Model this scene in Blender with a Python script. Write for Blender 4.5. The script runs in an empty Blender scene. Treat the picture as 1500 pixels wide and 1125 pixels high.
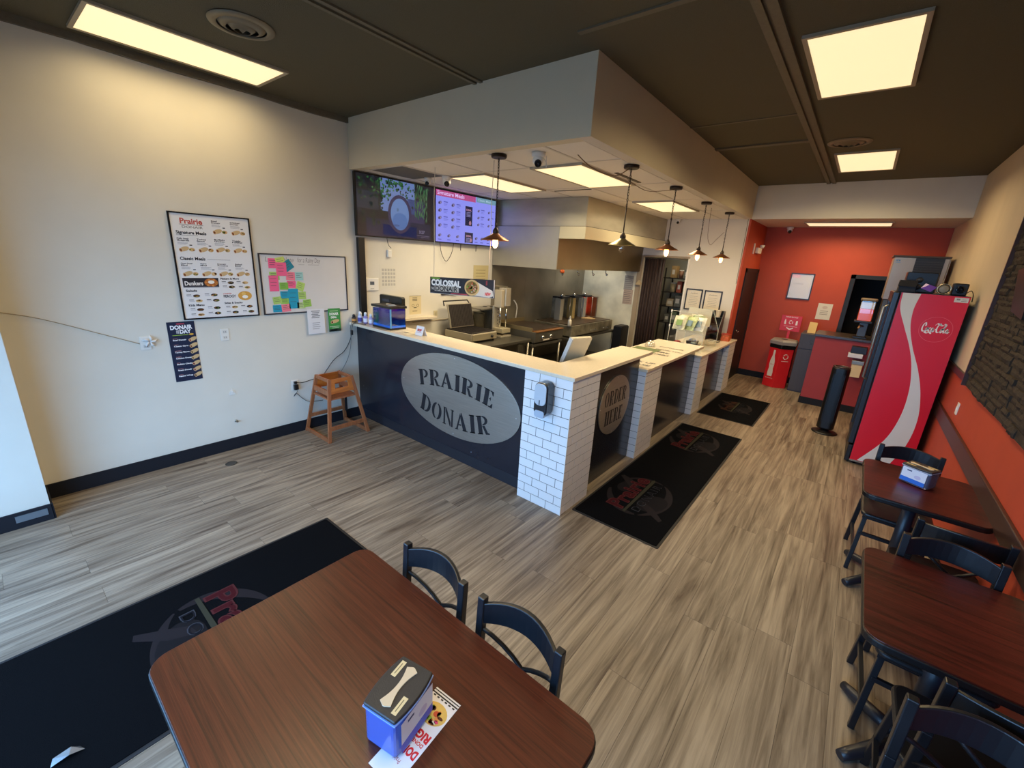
import bpy, bmesh, math, random
from mathutils import Vector, Matrix
from math import pi, sin, cos, radians, sqrt

random.seed(7)
SC = bpy.context.scene
COL = SC.collection

# ------------------------------------------------------------------ camera
cd = bpy.data.cameras.new('camera')
cam = bpy.data.objects.new('camera', cd)
COL.objects.link(cam)
SC.camera = cam
yaw, pitch, roll = -0.6657, -0.2906, 0.0597
_f = Vector((sin(yaw)*cos(pitch), cos(yaw)*cos(pitch), sin(pitch)))
_r = Vector((cos(yaw), -sin(yaw), 0))
_u = _r.cross(_f)
_R = (cos(roll)*_r + sin(roll)*_u, -sin(roll)*_r + cos(roll)*_u, -_f)
mw = Matrix.Identity(4)
for i in range(3):
    for j in range(3):
        mw[j][i] = _R[i][j]
mw.translation = Vector((4.7155, -2.8544, 2.0818))
cam.matrix_world = mw
cd.sensor_width = 36.0
cd.lens = 621.0/1500*36.0
cd.clip_start = 0.02

# ------------------------------------------------------------------ world, exposure
w = bpy.data.worlds.new('sky')
SC.world = w
w.use_nodes = True
wn = w.node_tree.nodes['Background']
wn.inputs[0].default_value = (0.27, 0.56, 1.0, 1)
wn.inputs[1].default_value = 11.0
SC.view_settings.view_transform = 'Standard'
SC.view_settings.look = 'None'
SC.view_settings.gamma = 1
SC.view_settings.exposure = 0.0
SC.view_settings.use_curve_mapping = False

WARM = (1.0, 0.77, 0.42)
def area(name, x, y, z, sx, sy, watts, color=WARM, rot=(0, 0, 0), portal=False):
    l = bpy.data.lights.new(name, 'AREA')
    l.shape = 'RECTANGLE'; l.size = sx; l.size_y = sy
    l.energy = watts; l.color = color
    if portal: l.cycles.is_portal = True
    elif rot == (0, 0, 0): l.spread = radians(160)
    o = bpy.data.objects.new(name, l)
    o.location = (x, y, z); o.rotation_euler = rot
    COL.objects.link(o)
    return o
H = 3.41; HS = 2.907; RX = 5.61; YB = 5.44; YB2 = 6.94; YF = -3.9; SX = 3.03
# the lamps inside the ceiling panels: (x0, x1, y0, y1, z, watts)
PANELS = [(0.16, 0.74, -2.14, -0.94, H, 10), (4.11, 4.68, 0.45, 1.57, H, 28), (4.12, 4.69, 3.54, 4.62, H, 30),
          (4.11, 4.68, -2.6, -1.5, H, 20), (2.2, 2.78, -2.6, -1.5, H, 18),  # unseen pair, added to warm the front floor, table and soffit
          (0.81, 1.38, 0.72, 1.85, HS, 34), (2.0, 2.57, 0.68, 1.82, HS, 30), (1.98, 2.55, 3.06, 4.2, HS, 38),
          (3.72, 4.86, 5.93, 6.5, HS, 20)]
for k, (x0, x1, y0, y1, z, p) in enumerate(PANELS):
    area('panel_lamp', (x0+x1)/2, (y0+y1)/2, z-0.035, x1-x0-0.06, y1-y0-0.06, p, (1.0, 0.84, 0.56) if z < 3 and y0 < 5 else WARM)
# sky coming through the shop window behind the camera
area('window_portal', 2.95, YF+0.02, 1.325, 4.7, 2.15, 1, (1, 1, 1), (radians(90), 0, 0), True)

# ------------------------------------------------------------------ materials
def lin(c):
    if isinstance(c, str):
        c = [int(c[i:i+2], 16)/255 for i in (0, 2, 4)]
    return tuple((x/12.92 if x <= 0.04045 else ((x+0.055)/1.055)**2.4) for x in c)
MC = {}
def mat(name, col, rough=0.5, metal=0.0, var=0.0, scale=8.0, bump=0.0, emit=0.0, spec=None, stretch=None, alpha=None, trans=0.0, coat=0.0, ecol=None):
    if name in MC: return MC[name]
    m = bpy.data.materials.new(name); m.use_nodes = True
    nt = m.node_tree; b = nt.nodes['Principled BSDF']
    c = lin(col)
    b.inputs['Base Color'].default_value = (*c, 1)
    b.inputs['Roughness'].default_value = rough
    b.inputs['Metallic'].default_value = metal
    if spec is not None: b.inputs['Specular IOR Level'].default_value = spec
    if coat: b.inputs['Coat Weight'].default_value = coat
    if trans: b.inputs['Transmission Weight'].default_value = trans
    if alpha is not None: b.inputs['Alpha'].default_value = alpha
    if emit:
        b.inputs['Emission Color'].default_value = (*(lin(ecol) if ecol else c), 1)
        b.inputs['Emission Strength'].default_value = emit
    if var or bump:
        tc = nt.nodes.new('ShaderNodeTexCoord'); n = nt.nodes.new('ShaderNodeTexNoise')
        n.inputs['Scale'].default_value = scale; n.inputs['Detail'].default_value = 6
        src = tc.outputs['Object']
        if stretch:
            mp = nt.nodes.new('ShaderNodeMapping'); mp.inputs['Scale'].default_value = stretch
            nt.links.new(src, mp.inputs[0]); src = mp.outputs[0]
        nt.links.new(src, n.inputs['Vector'])
        if var:
            r = nt.nodes.new('ShaderNodeValToRGB')
            r.color_ramp.elements[0].position = 0.3; r.color_ramp.elements[1].position = 0.7
            r.color_ramp.elements[0].color = (*[x*(1-var) for x in c], 1)
            r.color_ramp.elements[1].color = (*[min(1, x*(1+var*0.6)) for x in c], 1)
            nt.links.new(n.outputs[0], r.inputs[0]); nt.links.new(r.outputs[0], b.inputs['Base Color'])
        if bump:
            bp = nt.nodes.new('ShaderNodeBump'); bp.inputs['Strength'].default_value = bump; bp.inputs['Distance'].default_value = 0.01
            nt.links.new(n.outputs[0], bp.inputs['Height']); nt.links.new(bp.outputs[0], b.inputs['Normal'])
    MC[name] = m
    return m

def wood(name, dark, light, rough, gscale=(30, 1.6, 30), cathedral=0.35, spec=0.5, perobj=True, coat=0.0, bright=(0.88, 1.12)):
    m = bpy.data.materials.new(name); m.use_nodes = True
    nt = m.node_tree; N = nt.nodes; L = nt.links; b = N['Principled BSDF']
    b.inputs['Roughness'].default_value = rough; b.inputs['Specular IOR Level'].default_value = spec
    if coat: b.inputs['Coat Weight'].default_value = coat; b.inputs['Coat Roughness'].default_value = 0.25
    tc = N.new('ShaderNodeTexCoord'); oi = N.new('ShaderNodeObjectInfo')
    off = N.new('ShaderNodeVectorMath'); off.operation = 'SCALE'
    cmb = N.new('ShaderNodeCombineXYZ')
    L.new(oi.outputs['Random'], cmb.inputs[0]); L.new(oi.outputs['Random'], cmb.inputs[1])
    L.new(cmb.outputs[0], off.inputs[0]); off.inputs['Scale'].default_value = 37.0 if perobj else 0.0
    ad = N.new('ShaderNodeVectorMath'); L.new(tc.outputs['Object'], ad.inputs[0]); L.new(off.outputs[0], ad.inputs[1])
    mp = N.new('ShaderNodeMapping'); mp.inputs['Scale'].default_value = gscale; L.new(ad.outputs[0], mp.inputs[0])
    n1 = N.new('ShaderNodeTexNoise'); n1.inputs['Scale'].default_value = 1.0; n1.inputs['Detail'].default_value = 8; n1.inputs['Roughness'].default_value = 0.65
    n1.inputs['Distortion'].default_value = 1.2
    L.new(mp.outputs[0], n1.inputs['Vector'])
    mp2 = N.new('ShaderNodeMapping'); mp2.inputs['Scale'].default_value = (gscale[0]*0.22, gscale[1]*0.5, gscale[2]*0.22); L.new(ad.outputs[0], mp2.inputs[0])
    n2 = N.new('ShaderNodeTexNoise'); n2.inputs['Scale'].default_value = 1.0; n2.inputs['Detail'].default_value = 3; n2.inputs['Distortion'].default_value = 2.5
    L.new(mp2.outputs[0], n2.inputs['Vector'])
    mx = N.new('ShaderNodeMath'); mx.operation = 'MULTIPLY_ADD'; mx.inputs[1].default_value = cathedral
    L.new(n2.outputs[0], mx.inputs[0]); 
    ms = N.new('ShaderNodeMath'); ms.operation = 'MULTIPLY'; ms.inputs[1].default_value = 1-cathedral
    L.new(n1.outputs[0], ms.inputs[0]); L.new(ms.outputs[0], mx.inputs[2])
    r = N.new('ShaderNodeValToRGB'); e = r.color_ramp.elements
    e[0].position = 0.36; e[1].position = 0.62
    e[0].color = (*lin(dark), 1); e[1].color = (*lin(light), 1)
    L.new(mx.outputs[0], r.inputs[0])
    br = N.new('ShaderNodeMapRange'); br.inputs[3].default_value = bright[0] if perobj else 1; br.inputs[4].default_value = bright[1] if perobj else 1
    L.new(oi.outputs['Random'], br.inputs[0])
    hs = N.new('ShaderNodeHueSaturation'); L.new(r.outputs[0], hs.inputs['Color']); L.new(br.outputs[0], hs.inputs['Value'])
    L.new(hs.outputs[0], b.inputs['Base Color'])
    bp = N.new('ShaderNodeBump'); bp.inputs['Strength'].default_value = 0.12; bp.inputs['Distance'].default_value = 0.004
    L.new(n1.outputs[0], bp.inputs['Height']); L.new(bp.outputs[0], b.inputs['Normal'])
    MC[name] = m
    return m

def thin_glass(name, tint=(1, 1, 1), refl=0.12, rough=0.02):
    m = bpy.data.materials.new(name); m.use_nodes = True
    nt = m.node_tree; nt.nodes.remove(nt.nodes['Principled BSDF'])
    t = nt.nodes.new('ShaderNodeBsdfTransparent'); t.inputs[0].default_value = (*tint, 1)
    g = nt.nodes.new('ShaderNodeBsdfGlossy'); g.inputs['Roughness'].default_value = rough
    x = nt.nodes.new('ShaderNodeMixShader'); x.inputs[0].default_value = refl
    nt.links.new(t.outputs[0], x.inputs[1]); nt.links.new(g.outputs[0], x.inputs[2])
    nt.links.new(x.outputs[0], nt.nodes['Material Output'].inputs[0])
    MC[name] = m
    return m

# ------------------------------------------------------------------ geometry collector
class G:
    def __init__(s): s.v = []; s.f = []; s.m = []; s.sm = []
    def add(s, vs, fs, m=0, smooth=False):
        o = len(s.v); s.v += [tuple(p) for p in vs]
        for f in fs: s.f.append(tuple(i+o for i in f)); s.m.append(m); s.sm.append(smooth)
        return s
    def box(s, x0, y0, z0, x1, y1, z1, m=0):
        if x0 > x1: x0, x1 = x1, x0
        if y0 > y1: y0, y1 = y1, y0
        if z0 > z1: z0, z1 = z1, z0
        return s.add([(x0,y0,z0),(x1,y0,z0),(x1,y1,z0),(x0,y1,z0),(x0,y0,z1),(x1,y0,z1),(x1,y1,z1),(x0,y1,z1)],
              [(0,3,2,1),(4,5,6,7),(0,1,5,4),(1,2,6,5),(2,3,7,6),(3,0,4,7)], m)
    def tbox(s, b, t, m=0):   # b, t: four corners each (bottom / top), counter-clockwise from above
        return s.add(list(b)+list(t), [(0,3,2,1),(4,5,6,7),(0,1,5,4),(1,2,6,5),(2,3,7,6),(3,0,4,7)], m)
    def bar(s, p, q, w, d=None, m=0, up=(0, 0, 1)):   # rectangular bar p->q, w across, d along 'up'
        d = d or w; p = Vector(p); q = Vector(q); a = (q-p).normalized(); u = Vector(up)
        if abs(a.dot(u)) > 0.95: u = Vector((0, 1, 0))
        x = a.cross(u).normalized()*w/2; y = x.cross(a).normalized()*d/2
        vs = [p-x-y, p+x-y, p+x+y, p-x+y, q-x-y, q+x-y, q+x+y, q-x+y]
        return s.add(vs, [(0,1,2,3),(7,6,5,4),(0,4,5,1),(1,5,6,2),(2,6,7,3),(3,7,4,0)], m)
    def tube(s, pts, r, n=8, m=0, closed=False, smooth=True):
        pts = [Vector(p) for p in pts]; k = len(pts); rings = []; base = len(s.v); prev = None
        for i, p in enumerate(pts):
            if closed: a = (pts[(i+1) % k]-pts[i-1])
            else: a = pts[min(i+1, k-1)]-pts[max(i-1, 0)]
            a.normalize()
            if prev is None:
                u = Vector((0, 0, 1)) if abs(a.z) < 0.9 else Vector((1, 0, 0))
                x = a.cross(u).normalized()
            else:
                x = (prev - a*prev.dot(a)).normalized()
            prev = x; y = a.cross(x)
            rr = r[i] if isinstance(r, (list, tuple)) else r
            for j in range(n):
                t = 2*pi*j/n; s.v.append(tuple(p+x*cos(t)*rr+y*sin(t)*rr))
        cnt = k if closed else k-1
        for i in range(cnt):
            for j in range(n):
                a0 = base+i*n+j; a1 = base+i*n+(j+1) % n; b0 = base+((i+1) % k)*n+j; b1 = base+((i+1) % k)*n+(j+1) % n
                s.f.append((a0, a1, b1, b0)); s.m.append(m); s.sm.append(smooth)
        if not closed:
            s.f.append(tuple(base+j for j in reversed(range(n)))); s.m.append(m); s.sm.append(False)
            s.f.append(tuple(base+(k-1)*n+j for j in range(n))); s.m.append(m); s.sm.append(False)
        return s
    def lathe(s, prof, c=(0, 0, 0), n=24, m=0, smooth=True, caps=True, sx=1, sy=1):   # prof: (r, z)
        base = len(s.v); k = len(prof)
        for r, z in prof:
            for j in range(n):
                t = 2*pi*j/n; s.v.append((c[0]+r*cos(t)*sx, c[1]+r*sin(t)*sy, c[2]+z))
        for i in range(k-1):
            for j in range(n):
                s.f.append((base+i*n+j, base+i*n+(j+1) % n, base+(i+1)*n+(j+1) % n, base+(i+1)*n+j)); s.m.append(m); s.sm.append(smooth)
        if caps:
            s.f.append(tuple(base+j for j in reversed(range(n)))); s.m.append(m); s.sm.append(False)
            s.f.append(tuple(base+(k-1)*n+j for j in range(n))); s.m.append(m); s.sm.append(False)
        return s
    def prism(s, poly, axis, a, b, m=0, smooth=False):  # poly 2D extruded along axis from a to b
        k = len(poly)
        def P(u, v, t): return {'z': (u, v, t), 'y': (u, t, v), 'x': (t, u, v)}[axis]
        vs = [P(u, v, a) for u, v in poly]+[P(u, v, b) for u, v in poly]
        fs = [tuple(reversed(range(k))), tuple(range(k, 2*k))]
        s.add(vs, fs, m)
        o = len(s.v)-2*k
        for i in range(k):
            s.f.append((o+i, o+(i+1) % k, o+k+(i+1) % k, o+k+i)); s.m.append(m); s.sm.append(smooth)
        return s
    def xf(s, M, start=0):
        s.v[start:] = [tuple(M @ Vector(p)) for p in s.v[start:]]
        return s

def rrect(x0, y0, x1, y1, r, n=6):
    out = []
    for cx, cy, a in ((x1-r, y1-r, 0), (x0+r, y1-r, 90), (x0+r, y0+r, 180), (x1-r, y0+r, 270)):
        for i in range(n+1):
            t = radians(a+90*i/n); out.append((cx+r*cos(t), cy+r*sin(t)))
    return out

def obj(name, g, mats, parent=None, bevel=0.0, seg=2, world=True, kind=None, fix=True):
    me = bpy.data.meshes.new(name)
    vs = g.v
    if parent is not None and world:
        off = WORLDLOC.get(parent.name, Vector((0, 0, 0)))
        vs = [(p[0]-off.x, p[1]-off.y, p[2]-off.z) for p in vs]
    me.from_pydata(vs, [], g.f)
    if not isinstance(mats, (list, tuple)): mats = [mats]
    for m in mats: me.materials.append(m)
    me.polygons.foreach_set('material_index', g.m)
    me.polygons.foreach_set('use_smooth', g.sm)
    me.update()
    if fix:
        bm = bmesh.new(); bm.from_mesh(me); bmesh.ops.recalc_face_normals(bm, faces=bm.faces); bm.to_mesh(me); bm.free()
    o = bpy.data.objects.new(name, me); COL.objects.link(o)
    if parent is not None:
        o.parent = parent
        WORLDLOC[o.name] = WORLDLOC.get(parent.name, Vector((0, 0, 0))) if world else Vector((0, 0, 0))
    if bevel:
        b = o.modifiers.new('bevel', 'BEVEL'); b.width = bevel; b.segments = seg; b.limit_method = 'ANGLE'; b.angle_limit = 0.7
        b.harden_normals = False
    if kind: o['kind'] = kind
    return o
WORLDLOC = {}
def thing(name, label, cat, loc=(0, 0, 0), group=None):
    o = bpy.data.objects.new(name, None); COL.objects.link(o)
    o.empty_display_size = 0.1
    o.location = loc; WORLDLOC[o.name] = Vector(loc)
    o['label'] = label; o['category'] = cat
    if group: o['group'] = group
    return o
def tag(o, label, cat, group=None):
    o['label'] = label; o['category'] = cat
    if group: o['group'] = group
    return o
def struct(name, g, mats, parent=None, bevel=0.0):
    o = obj(name, g, mats, parent, bevel, kind='structure')
    return o
def copy_tree(o, parent=None):
    c = o.copy(); COL.objects.link(c)
    if parent is not None: c.parent = parent
    for ch in [x for x in CH.get(o.name, [])]:
        copy_tree(ch, c)
    CH[c.name] = [x for x in c.children]
    return c
CH = {}
def freeze(root):   # remember the children of a prototype
    for o in [root]+list(root.children_recursive): CH[o.name] = list(o.children)
    return root
def place(root, loc, rotz=0, label=None, group=None, first=False):
    o = root if first else copy_tree(root)
    o.location = loc; o.rotation_euler = (0, 0, rotz)
    if label: o['label'] = label
    if group: o['group'] = group
    return o

# ------------------------------------------------------------------ flat print
TXT = {}
def text_mesh(s, bold=0.0, shear=0.0, spacing=1.0):
    key = (s, bold, shear, spacing)
    if key in TXT: return TXT[key]
    cu = bpy.data.curves.new('t', 'FONT'); cu.body = s; cu.size = 1.0; cu.offset = bold; cu.shear = shear
    cu.space_character = spacing; cu.resolution_u = 3; cu.fill_mode = 'FRONT'
    o = bpy.data.objects.new('t', cu)
    me = bpy.data.meshes.new_from_object(o)
    vs = [(v.co.x, v.co.y) for v in me.vertices]; fs = [tuple(p.vertices) for p in me.polygons]
    w = (min(v[0] for v in vs), max(v[0] for v in vs)) if vs else (0, 0)
    h = (min(v[1] for v in vs), max(v[1] for v in vs)) if vs else (0, 0)
    bpy.data.objects.remove(o); bpy.data.curves.remove(cu); bpy.data.meshes.remove(me)
    TXT[key] = (vs, fs, w, h)
    return TXT[key]

class Flat:
    """ink laid on a plane: origin O, unit axes U (right), V (up); layers lift 0.25 mm each"""
    def __init__(s, O, U, V, lift=0.0006, emit=0.0, rough=0.45):
        s.O = Vector(O); s.U = Vector(U); s.V = Vector(V); s.Nn = s.U.cross(s.V).normalized()
        s.g = G(); s.mats = []; s.idx = {}; s.lift = lift; s.layer = 0; s.emit = emit; s.rough = rough
    def mi(s, col):
        if col not in s.idx:
            nm = 'ink_%s%s' % (col, '_lit' if s.emit else '')
            if s.emit and nm not in MC:
                m = mat(nm, '050505', 0.25, emit=s.emit, ecol=col)
            else: m = mat(nm+('_matt' if s.rough > 0.9 else ''), col, s.rough, spec=(0.08 if s.rough > 0.9 else None))
            s.idx[col] = len(s.mats); s.mats.append(m)
        return s.idx[col]
    def up(s, n=1): s.layer += n; return s
    def P(s, u, v): return tuple(s.O+s.U*u+s.V*v+s.Nn*(s.lift+s.layer*0.0003))
    def poly(s, pts, col, faces=None):
        s.g.add([s.P(*p) for p in pts], faces or [tuple(range(len(pts)))], s.mi(col)); return s
    def rect(s, u0, v0, u1, v1, col): return s.poly([(u0, v0), (u1, v0), (u1, v1), (u0, v1)], col)
    def ell(s, u, v, a, b, col, n=20, rot=0):
        return s.poly([(u+a*cos(2*pi*i/n)*cos(rot)-b*sin(2*pi*i/n)*sin(rot), v+a*cos(2*pi*i/n)*sin(rot)+b*sin(2*pi*i/n)*cos(rot)) for i in range(n)], col)
    def ring(s, u, v, a, b, t, col, a0=0, a1=360, n=40, tf=None):
        pts = []; fs = []
        for i in range(n+1):
            an = radians(a0+(a1-a0)*i/n); k = tf(i/n) if tf else 1
            pts += [(u+a*cos(an), v+b*sin(an)), (u+(a-t*k)*cos(an), v+(b-t*k)*sin(an))]
        for i in range(n): fs.append((2*i, 2*i+1, 2*i+3, 2*i+2))
        return s.poly(pts, col, fs)
    def text(s, t, u, v, h, col, bold=0.0, shear=0.0, spacing=1.0, width=None, align='l', rot=0):
        vs, fs, w, hh = text_mesh(t, bold, shear, spacing)
        if not vs: return s
        k = h/0.72; kx = k
        if width: kx = width/(w[1]-w[0])
        ox = -w[0]*kx
        if align == 'c': ox = -(w[0]+w[1])/2*kx
        if align == 'r': ox = -w[1]*kx
        cr, sr = cos(rot), sin(rot)
        pts = []
        for x, y in vs:
            X = x*kx+ox; Y = y*k
            pts.append((u+X*cr-Y*sr, v+X*sr+Y*cr))
        return s.poly(pts, col, fs)
    def stroke(s, pts, w, col, cal=None, n=8):
        # smooth variable-width pen stroke
        P = [Vector(p) for p in pts]; Q = []
        for i in range(len(P)-1):
            p0 = P[max(i-1, 0)]; p1 = P[i]; p2 = P[i+1]; p3 = P[min(i+2, len(P)-1)]
            for k in range(n):
                t = k/n
                Q.append(0.5*((2*p1)+(p2-p0)*t+(2*p0-5*p1+4*p2-p3)*t*t+(3*p1-p0-3*p2+p3)*t*t*t))
        Q.append(P[-1]); vs = []; fs = []
        for i, q in enumerate(Q):
            d = (Q[min(i+1, len(Q)-1)]-Q[max(i-1, 0)]).normalized(); nn = Vector((-d.y, d.x))
            ww = w
            if cal is not None: ww = w*(0.22+0.9*abs(sin(math.atan2(d.y, d.x)-cal)))
            e = min(i, len(Q)-1-i)/3; ww *= min(1, 0.35+e)
            vs += [tuple(q+nn*ww/2), tuple(q-nn*ww/2)]
        for i in range(len(Q)-1): fs.append((2*i, 2*i+1, 2*i+3, 2*i+2))
        return s.poly(vs, col, fs)
    def build(s, name, parent=None, world=True):
        return obj(name, s.g, s.mats, parent, world=world, fix=False)
# ================================================================== palette
wall_m = mat('wall_paint', 'd9d3c4', 0.75, var=0.03, scale=3, bump=0.03)
beige_m = mat('beige_paint', 'd2c0a4', 0.6, var=0.05, scale=4, stretch=(1, 1, 0.2))
red_m = mat('red_paint', 'b54428', 0.6, var=0.05, scale=5, bump=0.03)
black_ceil = mat('black_ceiling_paint', '5c5540', 0.85, var=0.12, scale=220, bump=0.6)
black_trim = mat('black_ceiling_trim', '6a614e', 0.7, var=0.1, scale=40)
tilec_m = mat('ceiling_tile_white', 'e8e2d8', 0.8, var=0.03, scale=120, bump=0.15)
tbar_m = mat('ceiling_bar_white', 'd0c9be', 0.6)
base_m = mat('black_baseboard', '1d1e24', 0.65, spec=0.2)
navy_m = mat('navy_panel', '23242c', 0.2, var=0.05, scale=12)
white_pl = mat('white_plastic', 'e4e0d6', 0.4)
black_pl = mat('black_plastic', '121214', 0.4)
steel_m = mat('stainless_steel', 'a39d8e', 0.3, 0.8, var=0.12, scale=3, stretch=(1, 1, 12), bump=0.02)
steel_d = mat('dark_steel', '5f5b52', 0.35, 0.6, var=0.35, scale=2.2)
chrome_m = mat('chrome', 'c8c8c6', 0.12, 1.0)
rail_m = mat('dark_rail_wood', '3a2620', 0.35, var=0.15, scale=20)
glass_m = thin_glass('clear_glass', (0.97, 0.985, 0.98), 0.06)
win_glass = thin_glass('window_glass', (0.98, 0.99, 1.0), 0.04)
diff_m = mat('lamp_diffuser', 'fff0c4', 0.6, emit=0.93, ecol='ffe9b8')
lampfr_m = mat('lamp_frame', 'a89c86', 0.5)

# ================================================================== floor
flr = struct('floor', G().box(-0.1, YF-0.15, -0.12, RX+0.1, 8.1, -0.004), mat('floor_joint', '4a4038', 0.8))
plank_m = wood('plank_wood', '4f4136', '9e907d', 0.42, gscale=(27, 1.0, 27), cathedral=0.42, bright=(0.95, 1.05), spec=0.45)
PW, PL = 0.187, 1.28
pm = G().box(-PW/2+0.0007, -PL/2+0.0007, -0.0045, PW/2-0.0007, PL/2-0.0007, 0).v
pmesh = None; row = 0; x = 0.0; nplank = 0
rest = G()
while x < RX-0.001:
    wv = min(PW, RX-x)
    y = YF - random.uniform(0.05, 1.2)
    yend = 8.0
    while y < yend:
        y0 = max(y, YF); y1 = min(y+PL, yend)
        hidden = (x+wv < 3.0 and y0 > 0.05 and y1 > 1.2)      # behind the counter: not seen, joined
        if y1-y0 > 0.02:
            if hidden or y0 > 7.0:
                rest.box(x+0.0007, y0+0.0007, -0.0045, x+wv-0.0007, y1-0.0007, 0)
            else:
                if pmesh is None:
                    o = obj('plank', G().box(-PW/2+0.0007, -PL/2+0.0007, -0.0045, PW/2-0.0007, PL/2-0.0007, 0), plank_m, flr); pmesh = o.data
                else:
                    o = bpy.data.objects.new('plank', pmesh); COL.objects.link(o); o.parent = flr
                o.location = (x+wv/2, (y0+y1)/2, 0); o.scale = (wv/PW, (y1-y0)/PL, 1)
                nplank += 1
        y += PL
    x += PW
print('planks', nplank)
obj('plank_rest', rest, plank_m, flr, kind='stuff')

# ================================================================== walls
struct('wall_left', G().box(-0.15, YF, 0, 0, 5.6, H), wall_m)
struct('wall_left_return', G().box(0, YF, 0, 0.37, -2.81, H), wall_m)
g = G()
g.box(-0.15, YF-0.15, 0, 0.6, YF, H+0.05).box(5.3, YF-0.15, 0, RX+0.15, YF, H+0.05).box(0.6, YF-0.15, 2.4, 5.3, YF, H+0.05).box(0.6, YF-0.15, 0, 5.3, YF, 0.25)
struct('wall_front', g, wall_m)
wf = G()
for xx in (0.6, 2.15, 3.7, 5.25): wf.box(xx, YF-0.11, 0.25, xx+0.05, YF-0.05, 2.4)
wf.box(0.6, YF-0.11, 0.25, 5.3, YF-0.05, 0.3).box(0.6, YF-0.11, 2.35, 5.3, YF-0.05, 2.4)
win = struct('window_1', wf, mat('window_frame_metal', '3a3a3c', 0.4, 0.6))
for a, b in ((0.65, 2.15), (2.2, 3.7), (3.75, 5.25)):
    obj('pane', G().box(a, YF-0.085, 0.3, b, YF-0.079, 2.35), win_glass, win)
struct('pavement', G().box(-12, -22, -0.16, 18, YF-0.15, -0.12), mat('concrete_pavement', '5c5a57', 0.85, var=0.1, scale=3))
# right wall: red below, beige above
g = G(); g.box(RX, YF, 0, RX+0.15, 7.1, 1.27, 0); g.box(RX, YF, 1.27, RX+0.15, 7.1, H, 1)
struct('wall_right', g, [red_m, beige_m])
struct('trim_1', G().box(RX-0.025, YF, 0.755, RX, 5.6, 0.885), rail_m, bevel=0.006)
struct('trim_2', G().box(RX-0.022, 2.5, 1.245, RX, 5.6, 1.305), rail_m, bevel=0.004)
# kitchen back wall with the storeroom opening
struct('wall_back', G().box(0, YB, 0, 1.27, YB+0.12, H).box(2.15, YB, 0, 3.0, YB+0.12, H).box(1.27, YB, 2.235, 2.15, YB+0.12, H), wall_m)
struct('trim_3', G().box(1.18, YB-0.015, 0, 1.27, YB, 2.26).box(1.27, YB-0.015, 2.235, 2.15, YB, 2.27), mat('door_trim_tan', 'a08d72', 0.45))
struct('wall_store_room', G().box(0.5, 7.3, 0, 3.0, 7.4, H).box(0.4, YB+0.12, 0, 0.5, 7.4, H), mat('store_room_paint', 'a9a692', 0.8))
struct('ceiling_store_room', G().box(0.4, YB+0.12, 2.7, 3.0, 7.4, 2.8), wall_m)
# alcove
g = G(); g.box(3.0, YB, 0, 3.03, 7.4, H, 0)
struct('wall_alcove_left', g, red_m)
struct('wall_alcove_back', G().box(3.03, YB2, 0, 4.57, YB2+0.1, 2.95).box(5.35, YB2, 0, RX, YB2+0.1, 2.95).box(4.57, YB2, 2.06, 5.35, YB2+0.1, 2.95), red_m)
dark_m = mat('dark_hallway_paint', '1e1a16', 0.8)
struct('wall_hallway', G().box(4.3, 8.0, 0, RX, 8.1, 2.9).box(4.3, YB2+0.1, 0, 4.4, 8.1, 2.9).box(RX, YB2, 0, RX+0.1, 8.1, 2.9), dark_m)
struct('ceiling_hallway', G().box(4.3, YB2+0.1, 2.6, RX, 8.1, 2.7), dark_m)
frame_bk = mat('black_door_frame', '151312', 0.5)
struct('door_2', G().box(4.50, YB2-0.02, 0, 4.57, YB2, 2.13).box(5.35, YB2-0.02, 0, 5.42, YB2, 2.13).box(4.50, YB2-0.02, 2.06, 5.42, YB2, 2.13), frame_bk, bevel=0.003)
d1 = struct('door_1', G().box(3.03, 5.78, 0, 3.05, 5.86, 2.13).box(3.03, 6.84, 0, 3.05, 6.93, 2.13).box(3.03, 5.78, 2.06, 3.05, 6.93, 2.13), frame_bk, bevel=0.003)
obj('door_leaf', G().box(3.03, 5.86, 0.01, 3.04, 6.84, 2.06), mat('dark_door', '0f0d0c', 0.5), d1)
g = G(); g.lathe([(0.022, 0), (0.022, 0.01)], (0, 0, 0), 16); g.tube([(0, 0, 0.01), (0, 0, 0.05), (-0.1, 0, 0.055)], 0.008)
g.xf(Matrix.Translation((3.04, 5.95, 1.0)) @ Matrix.Rotation(pi/2, 4, 'Y') @ Matrix.Rotation(pi/2, 4, 'Z'))
obj('door_handle', g, chrome_m, d1)
struct('wall_bulkhead', G().box(3.03, YB, HS, RX, YB+0.12, H), wall_m)
struct('ceiling_alcove', G().box(3.03, YB+0.12, HS, RX, YB2, HS+0.04), mat('alcove_ceiling_paint', 'cfc6ba', 0.8))
# soffit round the kitchen
struct('wall_soffit_front', G().box(0, 0, HS, SX, 0.1, H), mat('wall_paint_lamp_tint', 'd6cab0', 0.75, var=0.03, scale=3, bump=0.03))  # same paint as the walls, warm lamp light tinted into the colour
struct('wall_soffit_side', G().box(SX-0.1, 0.1, HS, SX, YB, H), mat('wall_paint_lamp_tint', 'cfc3ac', 0.75, var=0.03, scale=3, bump=0.03))
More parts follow.
